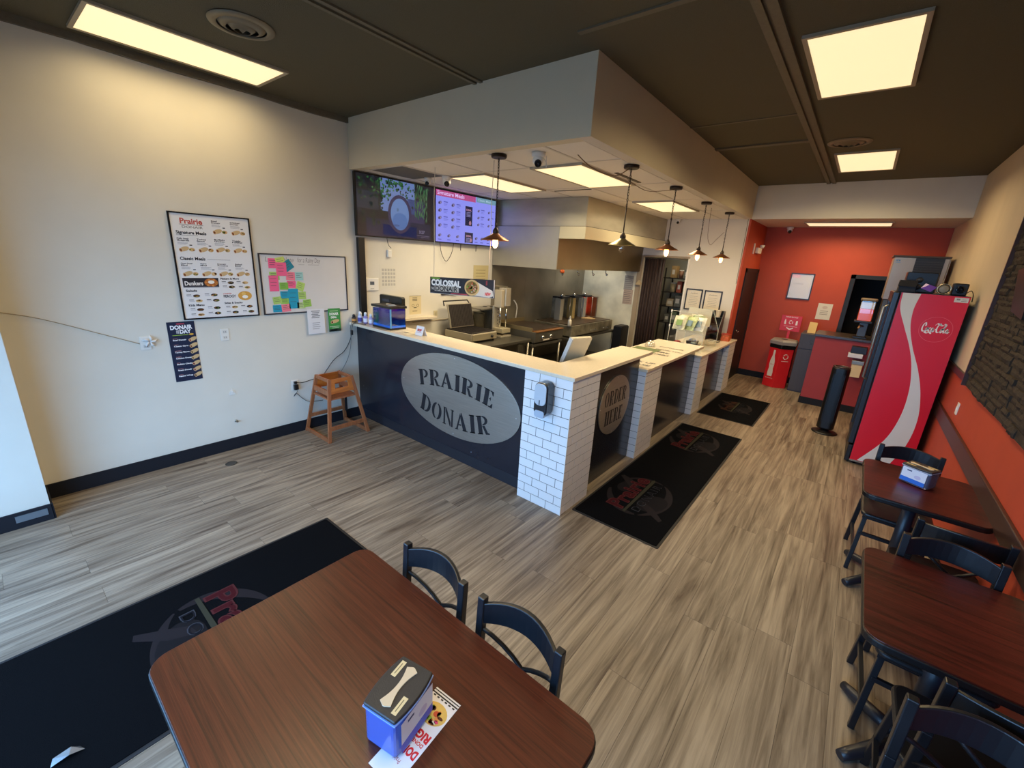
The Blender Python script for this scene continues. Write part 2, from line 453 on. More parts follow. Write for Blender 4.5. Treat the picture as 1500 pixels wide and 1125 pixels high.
# ceilings
struct('ceiling', G().box(-0.15, YF-0.15, H, RX+0.15, 7.4, H+0.1), black_ceil)
g = G()
for xx in (1.90, 1.965): g.box(xx, YF, H-0.012, xx+0.03, -0.001, H)
struct('trim_4', g, black_trim)
g = G()
for xx in (3.945, 4.015): g.box(xx, YF, H-0.022, xx+0.045, 5.43, H)
g.box(3.95, YF, H-0.008, 4.05, 5.43, H)
struct('trim_5', g, black_trim)
struct('trim_6', G().box(3.031, 2.80, H-0.015, 3.945, 2.88, H).box(3.031, -0.28, H-0.01, 3.945, -0.24, H).box(3.031, 1.9, H-0.006, 3.945, 1.93, H), black_trim)
g = G(); ys = [-2.8+0.14*i for i in range(21)]
lo = [(y, H-0.045-0.01*abs(sin(y*3.1))-0.006*random.random()) for y in ys]
g.prism([(ys[0], H), *lo, (ys[-1], H)], 'x', 0.001, 0.03)
struct('trim_7', g, black_trim)
# kitchen drop ceiling: bars and tiles
cl = struct('ceiling_kitchen', G().box(0, 0.1, HS+0.012, SX-0.1, YB, HS+0.03), tbar_m)
XL = [0.0, 0.235, 0.81, 1.38, 1.98, 2.57, SX-0.1]; YL = [0.1, 0.70, 1.85, 3.05, 4.22, YB]
cells = {(2, 1), (4, 1), (4, 3)}
g = G()
for xx in XL[1:-1]: g.box(xx-0.012, 0.1, HS-0.001, xx+0.012, YB, HS+0.012)
for yy in YL[1:-1]: g.box(0, yy-0.012, HS-0.0005, SX-0.1, yy+0.012, HS+0.0115)
g.box(SX-0.1, 0.0, HS-0.0005, SX, YB, HS)
obj('ceiling_bar', g, tbar_m, cl)
for i in range(6):
    for j in range(5):
        if (i, j) in cells or (i == 1 and j == 0): continue
        obj('ceiling_tile', G().box(XL[i]+0.012, YL[j]+0.012, HS+0.003, XL[i+1]-0.012, YL[j+1]-0.012, HS+0.012), tilec_m, cl)
# baseboards
struct('baseboard_left', G().box(0, -2.81, 0, 0.014, 0, 0.125).box(0.37, YF, 0, 0.384, -2.80, 0.125).box(0.0, -2.81, 0, 0.384, -2.796, 0.125), base_m, bevel=0.003)
struct('baseboard_back', G().box(3.03, YB2-0.013, 0, 4.5, YB2, 0.12), base_m)
struct('baseboard_right', G().box(RX-0.014, YF, 0, RX, 5.6, 0.10), base_m)

# ================================================================== ceiling lights
LBL = ['long warm ceiling light panel close to the left wall', 'large ceiling light panel over the right-hand dining tables', 'smaller looking ceiling light panel near the bulkhead, by the round vent',
       'added unseen ceiling light panel above the table by the window, right row', 'added unseen ceiling light panel above the front mahogany table',
       'kitchen ceiling light panel next to the menu screens', 'kitchen ceiling light panel beside the white dome camera at the soffit corner', 'farthest kitchen ceiling light panel, before the storeroom opening',
       'wide light panel in the low ceiling of the red alcove']
for k, (x0, x1, y0, y1, z, p) in enumerate(PANELS):
    t = thing('ceiling_light', LBL[k], 'ceiling light', ((x0+x1)/2, (y0+y1)/2, z), 'ceiling light panels')
    g = G(); f = 0.026; zz = z-0.018
    g.box(x0, y0, zz, x1, y0+f, z).box(x0, y1-f, zz, x1, y1, z).box(x0, y0+f, zz, x0+f, y1-f, z).box(x1-f, y0+f, zz, x1, y1-f, z)
    obj('lamp_frame', g, lampfr_m, t)
    obj('diffuser', G().box(x0+f, y0+f, zz+0.004, x1-f, y1-f, z-0.001), diff_m, t)
def round_vent(x, y, z, r, lab):
    t = thing('ceiling_vent', lab, 'vent', (x, y, z), 'round ceiling vents')
    vm = mat('vent_metal', '7d7462', 0.5, 0.3)
    for k, (r0, r1, d) in enumerate(((1.0, 0.74, 0.016), (0.70, 0.48, 0.03), (0.44, 0.24, 0.04), (0.2, 0.0, 0.045))):
        obj('ring' if k < 3 else 'centre_disc', G().lathe([(r*r0, -0.004), (r*r0*0.985, -0.010), (max(r*r1, 0.001), -d), (max(r*r1, 0.001), -d+0.004), (r*r0*0.9, -0.004)], (x, y, z), 40, caps=False), vm, t)
    obj('backing', G().lathe([(r*0.98, -0.003), (r*0.98, -0.0005)], (x, y, z), 32), black_pl, t)
round_vent(1.24, -1.46, H, 0.19, 'round black ceiling vent beside the long light panel on the left')
round_vent(4.27, 3.08, H, 0.19, 'round black ceiling vent in front of the far right light panel')
t = thing('return_air_grille', 'grey perforated air grille in the kitchen ceiling above the left screen', 'vent', (0.52, 0.4, HS))
obj('perforated_plate', G().box(0.247, 0.115, HS-0.002, 0.798, 0.688, HS+0.002), mat('perforated_grey', '6b675c', 0.7, var=0.45, scale=260), t)
obj('grille_frame', G().box(0.235, 0.1, HS-0.004, 0.25, 0.7, HS+0.002).box(0.795, 0.1, HS-0.004, 0.81, 0.7, HS+0.002).box(0.25, 0.1, HS-0.004, 0.795, 0.115, HS+0.002).box(0.25, 0.688, HS-0.004, 0.795, 0.7, HS+0.002), tbar_m, t)
t = thing('air_slot', 'long thin black air slot beside the kitchen light panel at the hood', 'vent', (2.7, 2.0, HS))
obj('slot', G().box(1.42, 1.97, HS-0.003, 1.94, 1.99, HS+0.002), black_pl, t)
obj('slot', G().box(2.62, 1.2, HS-0.003, 2.66, 1.75, HS+0.002), mat('slot_brown', '5a4c3c', 0.6), t)
# ================================================================== service counter
grout = mat('dark_grout', '1b1b20', 0.9)
tile_m = mat('white_glazed_tile', 'e6e4e2', 0.22, spec=0.6)
quartz = mat('cream_quartz', 'e0d3bb', 0.22, var=0.05, scale=60, spec=0.5)
TH, TL, GP = 0.0749, 0.1520, 0.0045
UNIT = G().box(0, 0, 0, 1, 1, 1)
umesh = obj('tile_unit', UNIT, tile_m); UM = umesh.data; bpy.data.objects.remove(umesh)
ntile = 0
def tiles(parent, face, a0, a1, ztop, fixed, off):
    """face 'y': in plane y=fixed facing -y, a along x; face 'x': in plane x=fixed facing +x, a along y"""
    global ntile
    r = 0; z = 0.002
    while z < ztop-0.004:
        h = min(TH, ztop-z)
        a = a0 - ((TL+GP)*(((r % 2)*0.5 + off) % 1.0) if a1-a0 > 0.12 else 0.0)
        while a < a1-0.006:
            s = max(a, a0+0.001); e = min(a+TL, a1-0.001)
            if e-s > 0.012:
                o = bpy.data.objects.new('tile', UM); COL.objects.link(o); o.parent = parent
                L = WORLDLOC[parent.name]
                if face == 'y': o.location = (s-L.x, fixed-0.0018-L.y, z-L.z); o.scale = (e-s, 0.0018, h)
                else: o.location = (fixed-L.x, s-L.y, z-L.z); o.scale = (0.0018, e-s, h)
                ntile += 1
            a += TL+GP
        z += TH+GP; r += 1
def pillar(x0, y0, y1, h, label, foff, soff):
    t = thing('tiled_pillar', label, 'pillar', ((x0+3.145)/2, (y0+y1)/2, 0), 'white subway-tiled pillars of the service counter')
    obj('core', G().box(x0, y0+0.005, 0, 3.145, y1, h), grout, t)
    tiles(t, 'y', x0, 3.145, h, y0+0.005, foff)
    tiles(t, 'x', y0+0.005, y1, h, 3.145, soff)
    obj('corner_trim', G().box(3.143, y0+0.0025, 0, 3.1475, y0+0.009, h), white_pl, t)
    return t
H1, H2, H3 = 1.22, 1.032, 0.889; TT = 0.032
pillar(2.68, -0.097, 0.362, H1-TT, 'big white-tiled corner pillar carrying the soap dispenser', 0.0, 0.5)
pillar(3.06, 1.415, 1.885, H2-TT, 'white-tiled pillar just right of the ORDER HERE sign', 0.35, 0.0)
pillar(3.06, 3.44, 3.85, H3-TT, 'white-tiled pillar under the acrylic display case', 0.35, 0.25)
pillar(3.06, 5.16, 5.60, H3-TT, 'white-tiled pillar at the far end of the counter, by the dark door', 0.35, 0.5)
print('tiles', ntile)
# knee walls with navy panels
def panel(x0, y0, x1, y1, h, label, toe=True):
    t = thing('counter_facing', label, 'counter panel', ((x0+x1)/2, (y0+y1)/2, 0), 'navy panels of the service counter')
    obj('panel_board', G().box(x0, y0, 0, x1, y1, h), navy_m, t)
    return t
pf = panel(0.002, 0.0, 2.68, 0.10, H1-TT, 'long navy counter panel bearing the PRAIRIE DONAIR oval')
obj('toe_strip', G().box(0.002, -0.004, 0, 2.68, 0.0, 0.115), mat('navy_strip', '1f2027', 0.5), pf, bevel=0.001)
g = G()
for x, z in ((0.12, 0.99), (0.24, 1.0), (0.14, 0.67), (0.10, 0.42), (0.16, 0.4), (2.0, 0.16)): g.lathe([(0.005, 0), (0.003, 0.003)], (0, 0, 0), 8); g.xf(Matrix.Translation((x, 0, z)) @ Matrix.Rotation(pi/2, 4, 'X'), len(g.v)-16)
obj('screw_head', g, chrome_m, pf)
panel(2.96, 0.365, 3.06, 1.41, H1-TT, 'recessed navy panel behind the ORDER HERE oval')
panel(2.96, 1.89, 3.06, 3.435, H2-TT, 'recessed dark panel between the second and third tiled pillars')
panel(2.96, 3.855, 3.06, 5.155, H3-TT, 'recessed dark panel nearest the far end of the counter')
def slab(poly, ztop, label):
    t = obj('countertop', G().prism(poly, 'z', ztop-TT, ztop), quartz, bevel=0.004)
    return tag(t, label, 'countertop', 'cream quartz countertops')
slab([(0.002, -0.10), (3.16, -0.10), (3.16, 1.485), (2.80, 1.485), (2.80, 0.255), (0.002, 0.255)], H1, 'highest cream countertop, L-shaped, turning the corner over the soap dispenser')
slab([(2.5, 1.41), (3.16, 1.41), (3.16, 3.455), (2.5, 3.455)], H2, 'middle cream countertop with black printed sheets on it')
slab([(2.45, 3.435), (3.16, 3.435), (3.16, 5.61), (3.035, 5.61), (3.035, 5.438), (2.45, 5.438)], H3, 'lowest cream countertop at the far end of the counter')
# inner work counter below the middle section (supports on the kitchen side)
for (a, b, c, d, hh, nm, lb) in ((2.5, 1.89, 2.96, 3.43, H2-TT, 'base_cabinet', 'dark cabinet on the kitchen side under the middle countertop'),
                          (2.45, 3.46, 2.96, 5.42, H3-TT, 'base_cabinet', 'dark cabinet on the kitchen side under the lowest countertop')):
    t = thing(nm, lb, 'cabinet', ((a+c)/2, (b+d)/2, 0))
    obj('cabinet_body', G().box(a+0.03, b, 0.08, c-0.002, d, hh), mat('dark_laminate', '2b2622', 0.5), t)
    obj('cabinet_door', G().box(a+0.01, b+0.02, 0.1, a+0.03, (b+d)/2-0.005, hh-0.02), mat('dark_laminate', '2b2622', 0.5), t, bevel=0.002)
    obj('cabinet_door', G().box(a+0.01, (b+d)/2+0.005, 0.1, a+0.03, d-0.02, hh-0.02), mat('dark_laminate', '2b2622', 0.5), t, bevel=0.002)
    obj('toe_board', G().box(a+0.06, b, 0, c-0.01, d, 0.08), black_pl, t)

# ------------------------------------------------------------------ stencil lettering
def ringpoly(cx, cy, a, b, t, a0, a1, n=10, tb=None):
    out = []; fs = []; tb = tb or t
    for i in range(n+1):
        an = radians(a0+(a1-a0)*i/n)
        out += [(cx+a*cos(an), cy+b*sin(an)), (cx+(a-t)*cos(an), cy+(b-tb)*sin(an))]
    for i in range(n): fs.append((2*i, 2*i+1, 2*i+3, 2*i+2))
    return out, fs
def R_(x0, y0, x1, y1): return ([(x0, y0), (x1, y0), (x1, y1), (x0, y1)], [(0, 1, 2, 3)])
S, Wd, Gp = 0.27, 0.62, 0.045    # stem width, letter width, stencil gap
def stem(x): return [R_(x, 0, x+S, 1), R_(x-0.07, 0, x+S+0.02, 0.06), R_(x-0.07, 0.94, x+S+0.02, 1)]
def glyph(c):
    if c == 'I': return stem(0.1), 0.42
    if c == 'P': return stem(0.05)+[ringpoly(S+0.05+Gp, 0.725, 0.36, 0.275, 0.19, -90, 90, tb=0.07)], 0.7
    if c == 'R': return stem(0.05)+[ringpoly(S+0.05+Gp, 0.745, 0.36, 0.255, 0.19, -90, 90, tb=0.07),
                                    ([(0.33, 0.47), (0.5, 0.47), (0.66, 0.1), (0.78, 0.06), (0.78, 0.0), (0.52, 0.0)], [(0, 5, 4, 3, 2, 1)])], 0.78
    if c == 'D': return stem(0.05)+[ringpoly(S+0.05+Gp, 0.5, 0.42, 0.5, 0.2, -90, 90, tb=0.08)], 0.75
    if c == 'O': return [ringpoly(0.36, 0.5, 0.36, 0.5, 0.2, 97, 263, tb=0.07), ringpoly(0.40, 0.5, 0.36, 0.5, 0.2, -83, 83, tb=0.07)], 0.78
    if c == 'A': return [([(0.0, 0), (0.12, 0), (0.375, 0.80), (0.34, 1.0)], [(0, 1, 2, 3)]), ([(0.40, 1.0), (0.44, 1.0), (0.78, 0.0), (0.52, 0.0), (0.345, 0.66)], [(0, 4, 3, 2, 1)]),
                         R_(0.22, 0.26, 0.40, 0.34), R_(-0.06, 0, 0.18, 0.05), R_(0.48, 0, 0.84, 0.05)], 0.82
    if c == 'E': return stem(0.05)+[R_(S+0.05+Gp, 0.93, 0.6, 1), R_(S+0.05+Gp, 0, 0.62, 0.07), R_(S+0.05+Gp, 0.47, 0.47, 0.54),
                                    ([(0.6, 1), (0.6, 0.74), (0.55, 0.74), (0.45, 0.93)], [(0, 3, 2, 1)]), ([(0.62, 0), (0.62, 0.27), (0.57, 0.27), (0.46, 0.07)], [(0, 1, 2, 3)]),
                                    R_(0.43, 0.4, 0.47, 0.61)], 0.68
    if c == 'N': return [R_(0.02, 0, 0.14, 1), R_(-0.05, 0, 0.21, 0.05), R_(0.60, 0, 0.72, 1), R_(0.52, 0.95, 0.77, 1),
                         ([(0.0, 1), (0.22, 1), (0.56, 0.25), (0.56, 0.0), (0.50, 0.0), (0.17, 0.76), (0.17, 0.95), (0.0, 0.95)], [(0, 7, 6, 1), (1, 6, 5, 2), (2, 5, 4, 3)])], 0.8
    if c == 'H': return stem(0.05)+stem(0.47)+[R_(0.05+S+Gp, 0.46, 0.47-Gp, 0.54)], 0.78
    return [], 0.4
def stencil(F, word, cu, cv, h, width, bow, col, tilt=0.0, wscale=1.0):
    """letters along a shallow arc centred at (cu, cv); bow>0 arches upwards"""
    gl = [glyph(c) for c in word]; tot = sum(g_[1]+0.12 for g_ in gl)-0.12
    k = width/tot; x = -width/2
    for (shapes, adv) in gl:
        mid = (x+adv*k/2)/(width/2)
        dv = bow*(1-mid*mid); sl = -2*bow*mid/(width/2); an = math.atan(sl)
        for pts, fs in shapes:
            P = []
            for a, b in pts:
                X = (a-adv/2)*k; Y = (b-0.5)*h
                P.append((cu+mid*width/2+X*cos(an)-Y*sin(an)*0.8, cv+dv+X*sin(an)+Y*cos(an)))
            F.poly(P, col, fs)
        x += (adv+0.12)*k
def oval_sign(name, label, O, U, V, a, b, words):
    t = thing(name, label, 'sign', O)
    Nn = Vector(U).cross(Vector(V)).normalized()
    g = G(); n = 64; pts = []
    for dz in (0.002, 0.012):
        pts += [Vector(O)+Vector(U)*(a*cos(2*pi*i/n))+Vector(V)*(b*sin(2*pi*i/n))+Nn*dz for i in range(n)]
    g.add(pts, [tuple(range(n, 2*n)), tuple(reversed(range(n)))]+[(i, (i+1) % n, n+(i+1) % n, n+i) for i in range(n)])
    brushed = mat('brushed_sign_metal', 'b7b4ac', 0.36, 0.85, var=0.10, scale=3, stretch=(1.2, 1.2, 30))
    obj('metal_plate', g, brushed, t, bevel=0.001)
    F = Flat(Vector(O)+Nn*0.012, U, V)
    for wd in words: stencil(F, *wd)
    F.build('stencil_lettering', t)
    F2 = Flat(Vector(O)+Nn*0.012, U, V)
    for x, y in ((-a*0.94, 0.06*b), (a*0.94, 0.0), (0, b*0.93), (0, -b*0.93)): F2.ell(x, y, 0.006, 0.006, 'f0f0ee', 8)
    F2.build('rivet', t)
oval_sign('oval_sign', 'large brushed metal oval sign reading PRAIRIE DONAIR on the navy counter front', (1.745, 0.0, 0.69), (1, 0, 0), (0, 0, 1), 0.86, 0.43,
          [('PRAIRIE', 0.0, 0.095, 0.17, 1.08, 0.06, '17181e'), ('DONAIR', -0.01, -0.16, 0.19, 1.0, -0.08, '17181e')])
oval_sign('oval_sign', 'smaller metal oval sign reading ORDER HERE in the recess right of the corner pillar', (3.06, 0.90, 0.745), (0, 1, 0), (0, 0, 1), 0.33, 0.30,
          [('ORDER', 0.0, 0.09, 0.15, 0.46, 0.0, '1c1d24'), ('HERE', 0.0, -0.11, 0.15, 0.38, 0.0, '1c1d24')])

# soap dispenser on the corner pillar
t = thing('soap_dispenser', 'grey and black soap dispenser mounted on the tiled corner pillar', 'soap dispenser', (2.93, -0.10, 1.0))
g = G(); g.prism(rrect(2.865, 0.875, 2.99, 1.15, 0.045), 'y', -0.205, -0.0975)
obj('housing', g, mat('soap_black', '1a1d24', 0.25, coat=0.5), t, bevel=0.012, seg=3)
g = G(); g.prism(rrect(2.872, 0.965, 2.983, 1.145, 0.043), 'y', -0.2125, -0.203)
obj('cover', g, mat('soap_silver', 'c4cbd2', 0.3, 0.2), t, bevel=0.004)
g = G(); g.prism(rrect(2.88, 0.862, 2.975, 0.92, 0.02), 'y', -0.21, -0.12)
obj('drip_guard', g, mat('soap_clear', 'aab6c4', 0.2), t, bevel=0.004)
F = Flat((2.927, -0.2125, 1.04), (1, 0, 0), (0, 0, 1)); F.rect(-0.006, -0.07, 0.004, -0.03, '30363f')
F.rect(-0.03, -0.002, 0.03, 0.0, 'c9d4df'); F.build('level_window', t)
# ================================================================== left wall prints
XU, XV = (0, 1, 0), (0, 0, 1)      # on the left wall: right is +y, up is +z
def food(F, u, v, w, h, kind=0, rnd=random):
    cols = ['c98f4e', 'a8652e', 'e3c28b', '7b3f20', '6f8b3a', 'd9b26a']
    F.ell(u, v, w/2, h/2, 'd8b27a' if kind != 1 else '2c2420', 14); F.up()
    for i in range(5):
        F.ell(u+rnd.uniform(-.3, .3)*w, v+rnd.uniform(-.2, .2)*h, w*rnd.uniform(.1, .2), h*rnd.uniform(.14, .26), cols[rnd.randrange(6)], 8)
    F.layer -= 1
def wrap(F, u, v, w, h, rot=0.5, fill='8a4a26'):
    w *= 1.15; h *= 1.25; F.ell(u+w*0.1, v+h*0.05, w*0.5, h*0.3, 'cfae7c', 14, rot); F.up(); F.ell(u-w*0.27*cos(rot), v-w*0.27*sin(rot), w*0.17, h*0.28, 'd9b98a', 10, rot); F.up()
    F.ell(u-w*0.27*cos(rot), v-w*0.27*sin(rot), w*0.11, h*0.19, fill, 8, rot); F.layer -= 2
# big menu poster in a thin black frame
t = thing('menu_poster', 'large framed white menu poster with rows of meals on the left wall', 'poster', (0, -1.41, 1.37))
y0, y1, z0, z1 = -1.71, -1.10, 1.377, 2.278
obj('backing_board', G().box(0.002, y0, z0, 0.012, y1, z1), mat('poster_white', 'e9e6e2', 0.25), t)
f = 0.012; g = G()
g.box(0.002, y0-f, z0-f, 0.018, y1+f, z0).box(0.002, y0-f, z1, 0.018, y1+f, z1+f).box(0.002, y0-f, z0, 0.018, y0, z1).box(0.002, y1, z0, 0.018, y1+f, z1)
obj('frame', g, mat('black_metal_frame', '1a1a1e', 0.35, 0.5), t)
F = Flat((0.012, y0, z0), XU, XV); K = '1b1d25'; PWd = y1-y0; PH = z1-z0
F.text('Prairie', 0.07, 0.822, 0.045, 'c4503e', 0.03, width=0.165)
F.rect(0.062, 0.812, 0.24, 0.816, '8a8378'); F.text('DONAIR', 0.08, 0.785, 0.02, '7b776f', 0.01, width=0.155)
F.text('Signature Meals', 0.03, 0.735, 0.026, K, 0.03, width=0.225)
F.text('Classic Meals', 0.03, 0.515, 0.027, K, 0.03, width=0.19)
F.rect(0.03, 0.722, 0.19, 0.726, '9a9a9a'); F.rect(0.235, 0.522, 0.42, 0.525, '9a9a9a')
rr = random.Random(3)
def cell(u, v, t1, t2='', w=0.11):
    F.text(t1, u, v, 0.0115, K, 0.025, width=min(w*0.8, 0.012*len(t1)))
    if t2: F.text(t2, u, v-0.015, 0.0115, K, 0.025, width=min(w*0.8, 0.012*len(t2)))
    for q in range(3): F.rect(u, v-0.027-q*0.008, u+w*rr.uniform(.5, .75), v-0.024-q*0.008, 'a9a9ad')
    F.rect(u+0.085, v-0.052, u+0.105, v-0.044, '3a3a40')
    wrap(F, u+0.035, v-0.085, 0.065, 0.05, 0.35); food(F, u+0.098, v-0.085, 0.045, 0.032, 0, rr)
cell(0.305, 0.855, 'Beef', 'Donair'); cell(0.455, 0.855, 'Chicken', 'Donair')
for u, a, b in ((0.03, 'Philly Steak', 'Mozzarella'), (0.175, 'Turkey', 'Bacon'), (0.31, 'Buffalo', 'Chicken'), (0.455, 'Veggie', 'Falafel')): cell(u, 0.69 if u < .3 else 0.695, a, b)
for u, a, b in ((0.03, 'Classic Donair', 'Meal'), (0.175, 'Gyro', 'Meal'), (0.31, 'Donair', 'Poutine'), (0.455, 'Salad', 'Bowl')): cell(u, 0.48, a, b)
F.rect(0.022, 0.275, 0.30, 0.36, '23232c'); F.up(); F.text('Dunkers', 0.035, 0.295, 0.036, 'f1ece4', 0.03, width=0.14); F.rect(0.022, 0.275, 0.30, 0.284, '6c6870')
F.ell(0.24, 0.318, 0.055, 0.038, 'b0642a', 18); F.up(); F.ell(0.24, 0.322, 0.026, 0.016, 'f4eee0', 12)
for q in range(7): F.ell(0.24+0.042*cos(q), 0.316+0.028*sin(q), 0.011, 0.009, 'd18a45', 8)
F.layer -= 2
F.text('Platters & More', 0.318, 0.345, 0.017, K, 0.03, width=0.155)
F.text('Salads', 0.035, 0.238, 0.019, K, 0.03, width=0.085); F.text('Kids Menu', 0.04, 0.108, 0.02, K, 0.03, width=0.12)
F.text('Sides & Snacks', 0.325, 0.118, 0.018, K, 0.03, width=0.155); F.text('PEROGY', 0.325, 0.178, 0.024, K, 0.03, width=0.105); F.text('LOADED', 0.325, 0.208, 0.012, 'd8432f', 0.02, width=0.07)
F.ell(0.51, 0.19, 0.062, 0.044, 'd9a24a', 18); F.up(); F.ell(0.51, 0.18, 0.026, 0.017, 'f6f2e6', 12); F.ell(0.5, 0.21, 0.02, 0.014, 'e7bd6a', 10); F.layer -= 1
for u, v in ((0.10, 0.2), (0.24, 0.205), (0.115, 0.155), (0.25, 0.155), (0.39, 0.315), (0.515, 0.315), (0.395, 0.275), (0.53, 0.27), (0.115, 0.075), (0.115, 0.028), (0.25, 0.085), (0.25, 0.035), (0.4, 0.085), (0.4, 0.035), (0.53, 0.085), (0.54, 0.035)):
    food(F, u+0.01, v, 0.055, 0.026, rr.randrange(2), rr); F.rect(u-0.065, v+0.008, u-0.03, v+0.013, K); F.rect(u-0.065, v-0.004, u-0.025, v-0.001, 'a9a9ad')
F.build('menu_print', t)

# DONAIR of the DAY poster
y0, y1, z0, z1 = -1.855, -1.648, 0.80, 1.352
t = thing('day_poster', 'narrow navy DONAIR OF THE DAY poster on the left wall below the menu', 'poster', (0, -1.75, 0.80))
obj('paper', G().box(0.001, y0, z0, 0.003, y1, z1), mat('poster_navy', '1c2740', 0.4), t)
F = Flat((0.003, y0, z0), XU, XV)
F.rect(0.07, 0.528, 0.13, 0.536, 'c9485a'); F.text('DONAIR', 0.022, 0.484, 0.036, 'f2f2f4', 0.045, width=0.165)
F.text('OF', 0.062, 0.462, 0.012, 'f2f2f4', 0.03); F.text('THE', 0.06, 0.447, 0.011, 'f2f2f4', 0.03, width=0.022); F.text('DAY', 0.088, 0.445, 0.033, 'f2f2f4', 0.045, width=0.085)
F.rect(0.03, 0.428, 0.15, 0.433, '9fc241'); F.ell(0.172, 0.432, 0.018, 0.009, 'd8a13c', 12)
days = ['MONDAY', 'TUESDAY', 'WEDNESDAY', 'THURSDAY', 'FRIDAY', 'SATURDAY', 'SUNDAY']
nm = ['Beef Donair', 'Classic Gyro', 'Turkey Bacon', 'Chicken Donair', 'Buffalo Chicken', 'Steak Donair', 'Falafel Wrap']
for i in range(7):
    v = 0.385-i*0.056
    F.text(days[i], 0.028, v+0.012, 0.006, 'c98b8b', 0.02); F.text(nm[i], 0.028, v-0.004, 0.012, 'ecebea', 0.04, width=0.008*len(nm[i])+0.012)
    wrap(F, 0.172, v, 0.058, 0.045, 0.45, ['9c3d2d', '7d4a28', '6c5a30', '8a6a3c', '7d2f2a', '97424a', '5b3a28'][i])
F.build('printed_text', t)

# whiteboard with sticky notes
t = thing('whiteboard', 'whiteboard with a handwritten heading, hung on the left wall beside the menu', 'whiteboard', (0, -0.58, 1.37))
y0, y1, z0, z1 = -1.03, -0.12, 1.378, 1.965
obj('board', G().box(0.002, y0, z0, 0.010, y1, z1), mat('whiteboard_white', 'd6d3cf', 0.3, var=0.03, scale=4), t)
f = 0.012; g = G()
g.box(0.002, y0-f, z0-f, 0.016, y1+f, z0).box(0.002, y0-f, z1, 0.016, y1+f, z1+f).box(0.002, y0-f, z0, 0.016, y0, z1).box(0.002, y1, z0, 0.016, y1+f, z1)
obj('frame', g, mat('grey_metal_frame', '3f3f44', 0.35, 0.5), t)
F = Flat((0.010, y0, z0), XU, XV)
F.text('Leave a Note', 0.05, 0.52, 0.05, '8c8784', 0.0, 0.2, width=0.28)
F.build('handwriting', t); F = Flat((0.010, y0, z0), XU, XV); F.text('for a Rainy Day', 0.37, 0.52, 0.05, '8c8784', 0.0, 0.2, width=0.25); F.rect(0.38, 0.495, 0.44, 0.498, '8c8784'); F.rect(0.48, 0.495, 0.6, 0.498, '8c8784')
F.build('handwriting', t)
PK, GN, TL_, BL, LB = 'f0628c', 'a9c96a', '1d8396', '1597b5', '9cc7c2'
notes = [(0.075, 0.475, 0.07, 0.08, PK, 0.0), (0.15, 0.495, 0.075, 0.075, 'c9d36a', 0.25), (0.215, 0.455, 0.08, 0.08, TL_, 0.6), (0.145, 0.40, 0.085, 0.11, PK, 0.0),
         (0.075, 0.36, 0.08, 0.065, GN, 0.0), (0.24, 0.355, 0.075, 0.07, 'ef7f90', -0.1), (0.065, 0.245, 0.075, 0.13, PK, 0.0), (0.165, 0.26, 0.07, 0.06, '7fb548', 0.0),
         (0.24, 0.275, 0.075, 0.06, PK, -0.05), (0.165, 0.17, 0.08, 0.06, BL, 0.0), (0.245, 0.06, 0.085, 0.17, BL, 0.0), (0.085, 0.115, 0.07, 0.06, GN, 0.1),
         (0.165, 0.11, 0.07, 0.055, '93bf55', -0.08), (0.078, 0.03, 0.075, 0.06, BL, 0.0), (0.165, 0.03, 0.075, 0.065, 'ef7f90', 0.08), (0.33, 0.355, 0.07, 0.07, LB, 0.0),
         (0.335, 0.245, 0.07, 0.075, 'b3d06a', -0.35), (0.345, 0.155, 0.07, 0.065, GN, 0.0), (0.33, 0.055, 0.07, 0.055, 'b3c98a', 0.0), (0.395, 0.07, 0.07, 0.065, '93bf55', 0.1)]
nd = ['pink note at the top left', 'yellow-green note at the top, tilted', 'teal note turned on its corner at the top', 'tall pink note below the yellow-green one', 'green note under the topmost pink one', 'rose pink note in the third column, upper half',
      'tallest pink note on the left edge', 'small green note in the middle of the second column', 'pink note with writing, third column', 'bright blue note bridging second column', 'tall bright blue note in the third column',
      'pale green note low on the left', 'green note low in the second column', 'blue note in the bottom left corner', 'salmon note at the bottom of the second column', 'pale teal note heading the fourth column', 'light green note turned askew in the fourth column',
      'green note in the fourth column above the bottom pair', 'pale green note at the bottom of the fourth column', 'rightmost green note at the bottom']
for i, (u, v, a, b, c, r_) in enumerate(notes):
    g = G(); lift = 0.0115+0.0007*(i % 4)
    a *= 1.22; b *= 1.22; g.box(0, -a/2, -b/2, 0.0006, a/2, b/2)
    g.xf(Matrix.Translation((lift, y0+u+a/2, z0+v+b/2-0.02)) @ Matrix.Rotation(r_, 4, 'X'))
    o = obj('sticky_note', g, mat('paper_'+c, c, 0.7)); tag(o, nd[i]+' on the whiteboard', 'sticky note', 'sticky notes on the whiteboard')
    F = Flat((lift+0.0006, y0+u+a/2, z0+v+b/2-0.02), (0, cos(r_), sin(r_)), (0, -sin(r_), cos(r_)), lift=0.0002)
    rq = random.Random(i)
    for q in range(3): F.rect(-a*0.36, b*(0.28-0.22*q), a*rq.uniform(.1, .36), b*(0.28-0.22*q)+0.0035, '3d4540')
    ob = F.build('scribble', o, world=True)
